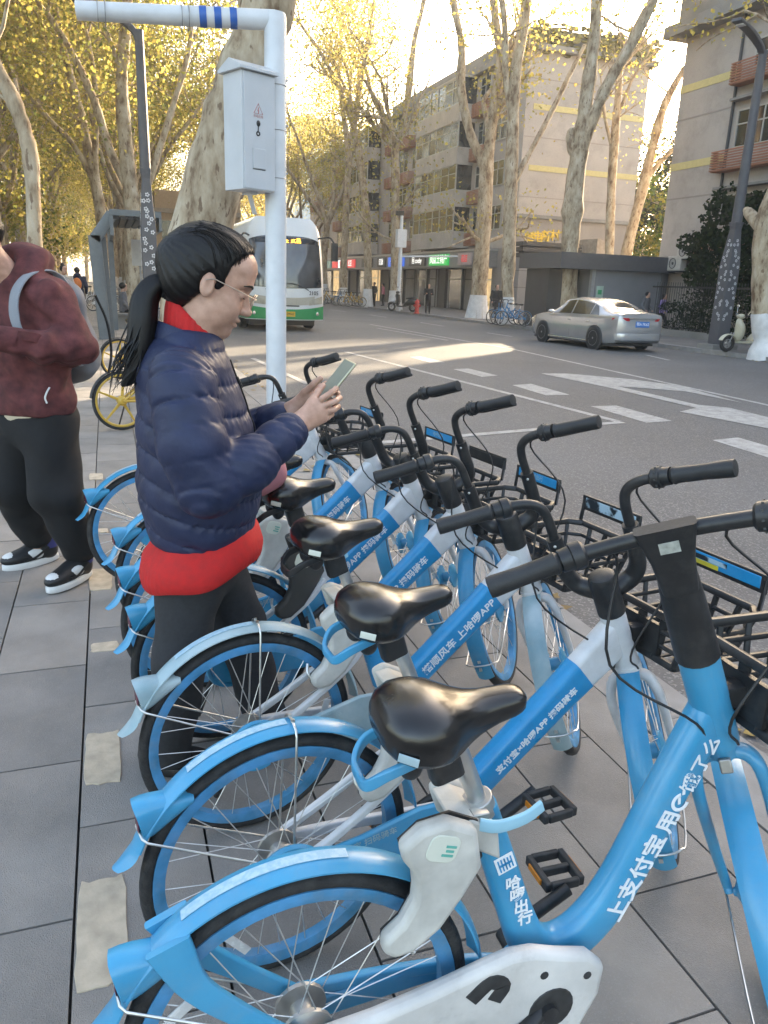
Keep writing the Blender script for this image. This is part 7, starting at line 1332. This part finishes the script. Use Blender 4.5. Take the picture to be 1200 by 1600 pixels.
aj = [dict(p=('c2', (-.01, 0, 1.36), (0, 0, 1.12), (.205, .120), (.205, .135), (0, 1, 0)), q=ww(.004), k=.05), dict(p=('c2', (0, 0, 1.12), (.005, 0, .90), (.205, .135), (.205, .140), (0, 1, 0)), q=ww(.006), k=.05), dict(p=('c2', (.005, 0, .90), (.0, 0, .86), (.205, .14), (.195, .132), (0, 1, 0)), k=.03),
      dict(p=('c', (-.01, .185, 1.385), (-.03, .275, 1.165), .082, .078), q=ww(.006, 30), k=.05), dict(p=('c', (-.03, .275, 1.16), (.10, .265, 1.175), .078, .068), q=ww(.007, 34), k=.03), dict(p=('c', (.10, .265, 1.175), (.235, .195, 1.217), .066, .050), q=ww(.005, 34), k=.03),
      dict(p=('c', (-.01, -.185, 1.385), (-.03, -.275, 1.165), .082, .078), q=ww(.006, 30), k=.05), dict(p=('c', (-.03, -.275, 1.16), (.235, -.195, 1.217), .076, .050), q=ww(.006, 30), k=.03),
      dict(p=('e', (-.02, 0, 1.475), (.125, .150, .080), rotm('Y', 20)), q=ww(.006, 26), k=.04), dict(p=('e', (-.04, 0, 1.525), (.085, .125, .095)), q=ww(.006, 26), k=.04), dict(p=('-e', (.125, 0, 1.57), (.115, .090, .135), rotm('Y', 20)), k=.02),
      dict(p=('-e', (0, 0, .77), (.5, .5, .075)), k=.015), dict(p=('-e', (.295, .165, 1.235), (.06, .06, .06)), k=.006), dict(p=('-e', (.295, -.145, 1.235), (.06, .06, .06)), k=.006)]
an = sdf_part('anorak', aj, .0085, m_maroon, MR, .03, None, 0, 1)
cu = MB(); cu.tube([V(.19, .222, 1.204), V(.25, .186, 1.222)], [.058, .054], 20); cu.build('cuff', m_maroon, an, 50); cu = MB(); cu.tube([V(.19, -.218, 1.204), V(.25, -.180, 1.222)], [.058, .054], 20); cu.build('cuff', m_maroon, an, 50)
bn = MB(); bn.ell((.232, .245, 1.195), (.008, .004, .008), 10, 6); bn.build('button', m_packgrey, an)
fl = MB(); fl.rtube(spline([V(.13, .305, 1.205), V(.165, .300, 1.222), V(.205, .268, 1.232)], 4), .004, .04, (0, 0, 1)); fl.build('sleeve_tab', m_maroon, an)
rl = MB(); rl.tube(spline([V(.06, .206, .985), V(.075, .206, .965), V(.085, .204, .94), V(.08, .204, .915)], 4), .004, 6); rl.build('pocket_piping', m_sneakw, an)
st_ = MB(); rg = []
for zz, g in ((.90, .185), (.84, .195), (.815, .192), (.82, .17)): rg.append([V(.0 + .132 * g / .195 * math.cos(a), g * math.sin(a), zz + .006 * math.sin(3 * a)) for a in np.linspace(0, 2 * math.pi, 60, endpoint=False)])
st_.loft(rg, False); st_.build('undershirt', m_cream_cl, MR, 60)
pl_ = [dict(p=('c2', (0, 0, .90), (0, 0, .76), (.170, .125), (.175, .130), (0, 1, 0)), k=.04), dict(p=('c2', (.0, .095, .80), (.05, .14, .46), (.110, .115), (.100, .105), (0, 1, 0)), k=.05), dict(p=('c2', (.05, .14, .46), (-.02, .155, .16), (.100, .105), (.070, .075), (0, 1, 0)), k=.03), dict(p=('c2', (.0, -.095, .80), (.05, -.15, .46), (.110, .115), (.100, .105), (0, 1, 0)), k=.05), dict(p=('c2', (.05, -.15, .46), (-.03, -.18, .16), (.100, .105), (.070, .075), (0, 1, 0)), k=.03)]
po = sdf_part('trousers', pl_, .011, m_blkcl, MR, .03, lambda P: wob(P, 16, .004))
for kx, (zz, ww_) in enumerate(((.655, .045), (.640, .055))):
    lg = MB(); lg.rtube(spline([V(.100, .100 + ww_ / 2, zz - .004), V(.108, .10, zz + .004), V(.112, .10 - ww_ / 2, zz)], 3), .004, .006, (0, 0, 1)); lg.build('logo_mark', m_wt, po)
for sx, sy, a in ((.02, .15, 10), (-.03, -.185, -14)):
    Mx = Matrix.Translation((sx, sy, 0)) @ Matrix.Rotation(rad(a), 4, 'Z')
    so = MB(); so.loft([[V(.032 + .130 * g * math.cos(t), g * (.047 + .006 * math.cos(t)) * math.sin(t), zz) for t in np.linspace(0, 2 * math.pi, 28, endpoint=False)] for zz, g in ((.002, .96), (.008, 1.0), (.030, .99), (.036, .95))]).xf(Mx)
    up = sdf_mesh(D(xfp([('e', (.09, 0, .055), (.075, .044, .036)), ('e', (.0, 0, .07), (.085, .040, .055)), ('c', (-.045, 0, .06), (-.045, 0, .14), .042, .044)], Mx)), .007, .03)
    u_ = raw_part('shoe', up[0], up[1], m_sneakb, MR, 1); so.build('shoe_sole', m_sneakw, u_, 40)
    tc = MB(); tc.ell(Mx @ V(.112, 0, .066), (.045, .034, .026), 14, 8, Mx.to_3x3()); tc.build('toe_cap', m_sneakw, u_, 60)
    sp_ = MB(); 
    for s_ in (1, -1): sp_.ell(Mx @ V(.01, s_ * .030, .068), (.060, .016, .030), 12, 8, Mx.to_3x3())
    sp_.build('side_panel', m_sneakw, u_, 60); hp_ = MB(); hp_.tube([Mx @ V(-.05, 0, .085), Mx @ V(-.05, 0, .145)], [.048, .049], 16, False); hp_.build('ankle_collar', m_sneakblue, u_, 60)
    sw_ = MB()
    for s_ in (1, -1): sw_.rtube(spline([Mx @ V(.075, s_ * .045, .050), Mx @ V(.03, s_ * .049, .052), Mx @ V(-.04, s_ * .050, .095)], 4), .003, .012, (0, 0, 1))
    sw_.build('swoosh_stripe', m_sneakb, u_, 60)
bpk = sdf_part('backpack', [('e', (-.19, 0, 1.22), (.085, .145, .20)), ('e', (-.20, 0, 1.09), (.095, .15, .13)), ('e', (-.17, 0, 1.38), (.06, .12, .08))], .011, m_packgrey, None, .06, lambda P: wob(P, 22, .003)); bpk.matrix_basis = MR.matrix_basis; tag(bpk, 'slouchy grey backpack worn by the man in maroon', 'backpack')
for s_ in (1, -1):
    sp2 = MB(); sp2.rtube(spline([V(-.13, s_ * .115, 1.43), V(-.06, s_ * .125, 1.478), V(.04, s_ * .140, 1.468), V(.105, s_ * .150, 1.40), V(.128, s_ * .160, 1.31), V(.115, s_ * .185, 1.22), V(.03, s_ * .215, 1.15), V(-.12, s_ * .17, 1.08)], 6), [.055, .06, .062, .062, .055, .03, .022, .022], .010, (.5, 0, .86)) if False else sp2.tube(spline([V(-.13, s_ * .115, 1.43), V(-.06, s_ * .125, 1.490), V(.04, s_ * .140, 1.478), V(.110, s_ * .150, 1.41), V(.138, s_ * .160, 1.31), V(.128, s_ * .185, 1.22), V(.03, s_ * .222, 1.12), V(-.12, s_ * .18, 1.06)], 6), [.024, .027, .028, .028, .025, .013, .010, .010], 10, flat=(.30, 1.0), up=(.6, 0, .8)); sp2.build('shoulder_strap', m_greystrap, bpk, 50)
pz = MB(); pz.tube(spline([V(-.27, .125, 1.38), V(-.315, .125, 1.25), V(-.325, .12, 1.10), V(-.29, .13, 1.0)], 5), .006, 6); pz.build('zip_piping', m_blk, bpk)
# ---------------- people further off
def passer(px, py, hgt, face, label, top, legs, hairc, zbase=0.0, pose='stand', hood=None, bag=None, extra=None):
    p = G(px, py, zbase); r = empty('person', p, rad(face)); r.scale = (hgt / 1.7,) * 3; tag(r, label, 'person')
    if pose == 'sit': hip, kn, ft = .48, (.42, .50), (.40, .06)
    else: hip, kn, ft = .88, (.06 if pose == 'walk' else .02, .48), (.0, .08)
    hm_ = Matrix.Translation((.03, 0, hip + .69)) @ Matrix.Scale(1.05, 4)
    arm = [((0, s_ * .19, hip + .50), (-.03 if pose != 'hold' else .0, s_ * .25, hip + .24), (.16 if pose in ('hold', 'sit', 'walk') else .03, s_ * (.14 if pose == 'hold' else .22), hip + (.28 if pose == 'hold' else .04))) for s_ in (1, -1)]
    bp = xfp(HEAD[:4] + HEAD[12:14], hm_) + [('c', (0, 0, hip + .62), (-.01, 0, hip + .5), .05, .055), ('c', (0, 0, hip + .5), (0, 0, hip), .08, .08), ('c', (0, .19, hip + .48), (0, -.19, hip + .48), .04, .04)]
    for a in arm: bp += [('c', a[0], a[1], .042, .038), ('c', a[1], a[2], .038, .036), ('c', a[2], tuple(np.array(a[2]) + (.06, 0, -.02)), .036, .03)]
    bo = sdf_part('body', bp, .012, m_skin, r, .02)
    sdf_part('hair', xfp([('e', (-.02, 0, .04), (.105, .088, .094)), dict(p=('-e', (.10, 0, -.04), (.085, .15, .09)), k=.012)] + ([('e', (-.06, 0, -.07), (.05, .075, .10))] if hairc == 'long' else []) + ([('e', (-.05, 0, .14), (.045, .045, .04))] if hairc == 'knot' else []), hm_), .012, m_hair, r, .03)
    tp = [('c2', (0, 0, hip + .46), (0, 0, hip + .02), (.185, .115), (.175, .125), (0, 1, 0))]
    for a in arm: tp += [('c', a[0], a[1], .066, .056), ('c', a[1], a[2], .056, .045)]
    if hood: tp += [('e', (-.07, 0, hip + .58), (.09, .12, .07))]
    sdf_part('coat', tp, .013, top, r, .035, lambda P: wob(P, 20, .004))
    s1 = .14 if pose == 'walk' else .0
    lg = [('c2', (0, 0, hip + .05), (0, 0, hip - .06), (.155, .11), (.155, .115), (0, 1, 0))]
    for s_ in (1, -1):
        k_ = (kn[0] + s_ * s1, s_ * .10, kn[1]); f_ = (ft[0] + s_ * s1 * 1.5 - (.05 if s_ < 0 else 0), s_ * .10, ft[1]); lg += [('c', (0, s_ * .085, hip - .02), k_, .088, .066), ('c', k_, f_, .064, .048)]
    sdf_part('trousers', lg, .014, legs, r, .03)
    for s_ in (1, -1):
        f_ = (ft[0] + s_ * s1 * 1.5 - (.05 if s_ < 0 else 0), s_ * .10); v, f = sdf_mesh(D([('e', (f_[0] + .05, f_[1], .042), (.125, .048, .042))]), .013, .02); raw_part('shoe', v, f, extra or m_sneakb, r, 1)
    if bag:
        v, f = sdf_mesh(D([('e', (-.20, 0, hip + .30), (.09, .14, .20))]), .014, .02); bgo = raw_part('backpack', v, f, bag, None, 1); bgo.location = r.location; bgo.rotation_euler = r.rotation_euler; bgo.scale = r.scale
        tag(bgo, 'bright orange backpack on a pedestrian far down the pavement', 'backpack')
    return r
m_coat_g = pmat('coat_grey', (.12, .12, .13), .85, var=.2); m_coat_b = pmat('coat_black', (.012, .012, .014), .8, var=.2); m_coat_w = pmat('coat_offwhite', (.45, .42, .38), .8, var=.1); m_coat_p = pmat('coat_purple', (.26, .19, .44), .8, var=.1); m_coat_pink = pmat('coat_pink', (.50, .16, .20), .8, var=.1); m_jean = pmat('dark_jeans', (.02, .024, .04), .85, var=.2); m_orange = pmat('pack_orange', (.55, .15, .03), .6, var=.1); m_coat_r = pmat('coat_red', (.34, .04, .035), .8, var=.1); m_navy2 = pmat('coat_navy', (.02, .025, .05), .8, var=.1)
passer(668, 490, 1.62, -100, 'person in black standing by the red hydrant, facing the shops', m_coat_b, m_blkcl, 'short', pose='hold')
passer(1030, 521, 1.56, -60, 'person in lilac top and black trousers walking past the hedge', m_coat_p, m_blkcl, 'long', pose='walk', extra=m_sneakw)
passer(1004, 519, 1.60, -70, 'person in dark jacket walking beside the one in lilac', m_coat_g, m_blkcl, 'short', pose='walk')
passer(584, 479, 1.62, 200, 'person in black coat standing under the whitewashed plane tree', m_coat_b, m_blkcl, 'short')
passer(598, 478, 1.58, 160, 'person in pink coat in front of the shops', m_coat_pink, m_blkcl, 'long')
passer(126, 503, 1.66, 85, 'person in navy with an orange backpack walking away down the pavement', m_navy2, m_jean, 'short', pose='walk', bag=m_orange, hood=True)
passer(106, 515, 1.68, -60, 'person with a topknot in off-white coat, on the pavement behind the man in maroon', m_coat_w, m_jean, 'knot', pose='hold')
passer(195, 512, 1.66, 10, 'person in grey and red seated on a bench by the tree', m_coat_g, m_blkcl, 'short', pose='sit')

rd = passer(771, 506, 1.62, 255, 'person in dark jacket and pale cap riding a blue bicycle between the trees', m_coat_b, m_jean, 'short', pose='sit'); rd.location = rd.location + Vector((math.cos(rad(255)) * .22, math.sin(rad(255)) * .22, .44))
# ------------------------------------------------------------------ light street haze
hz = MB(); hz.bx(-402, 502, -122, 902, -2.0, 42)
m_hz = bpy.data.materials.new('haze'); m_hz.use_nodes = True; nt_h = m_hz.node_tree; nt_h.nodes.remove(nt_h.nodes['Principled BSDF'])
pv = nt_h.nodes.new('ShaderNodeVolumePrincipled'); pv.inputs['Color'].default_value = (.92, .92, .90, 1); pv.inputs['Density'].default_value = .0011; pv.inputs['Anisotropy'].default_value = .3
nt_h.links.new(pv.outputs[0], nt_h.nodes['Material Output'].inputs['Volume'])
hzo = hz.build('haze', m_hz, None, 0); tag(hzo, kind='stuff')
scene.cycles.volume_bounces = 0
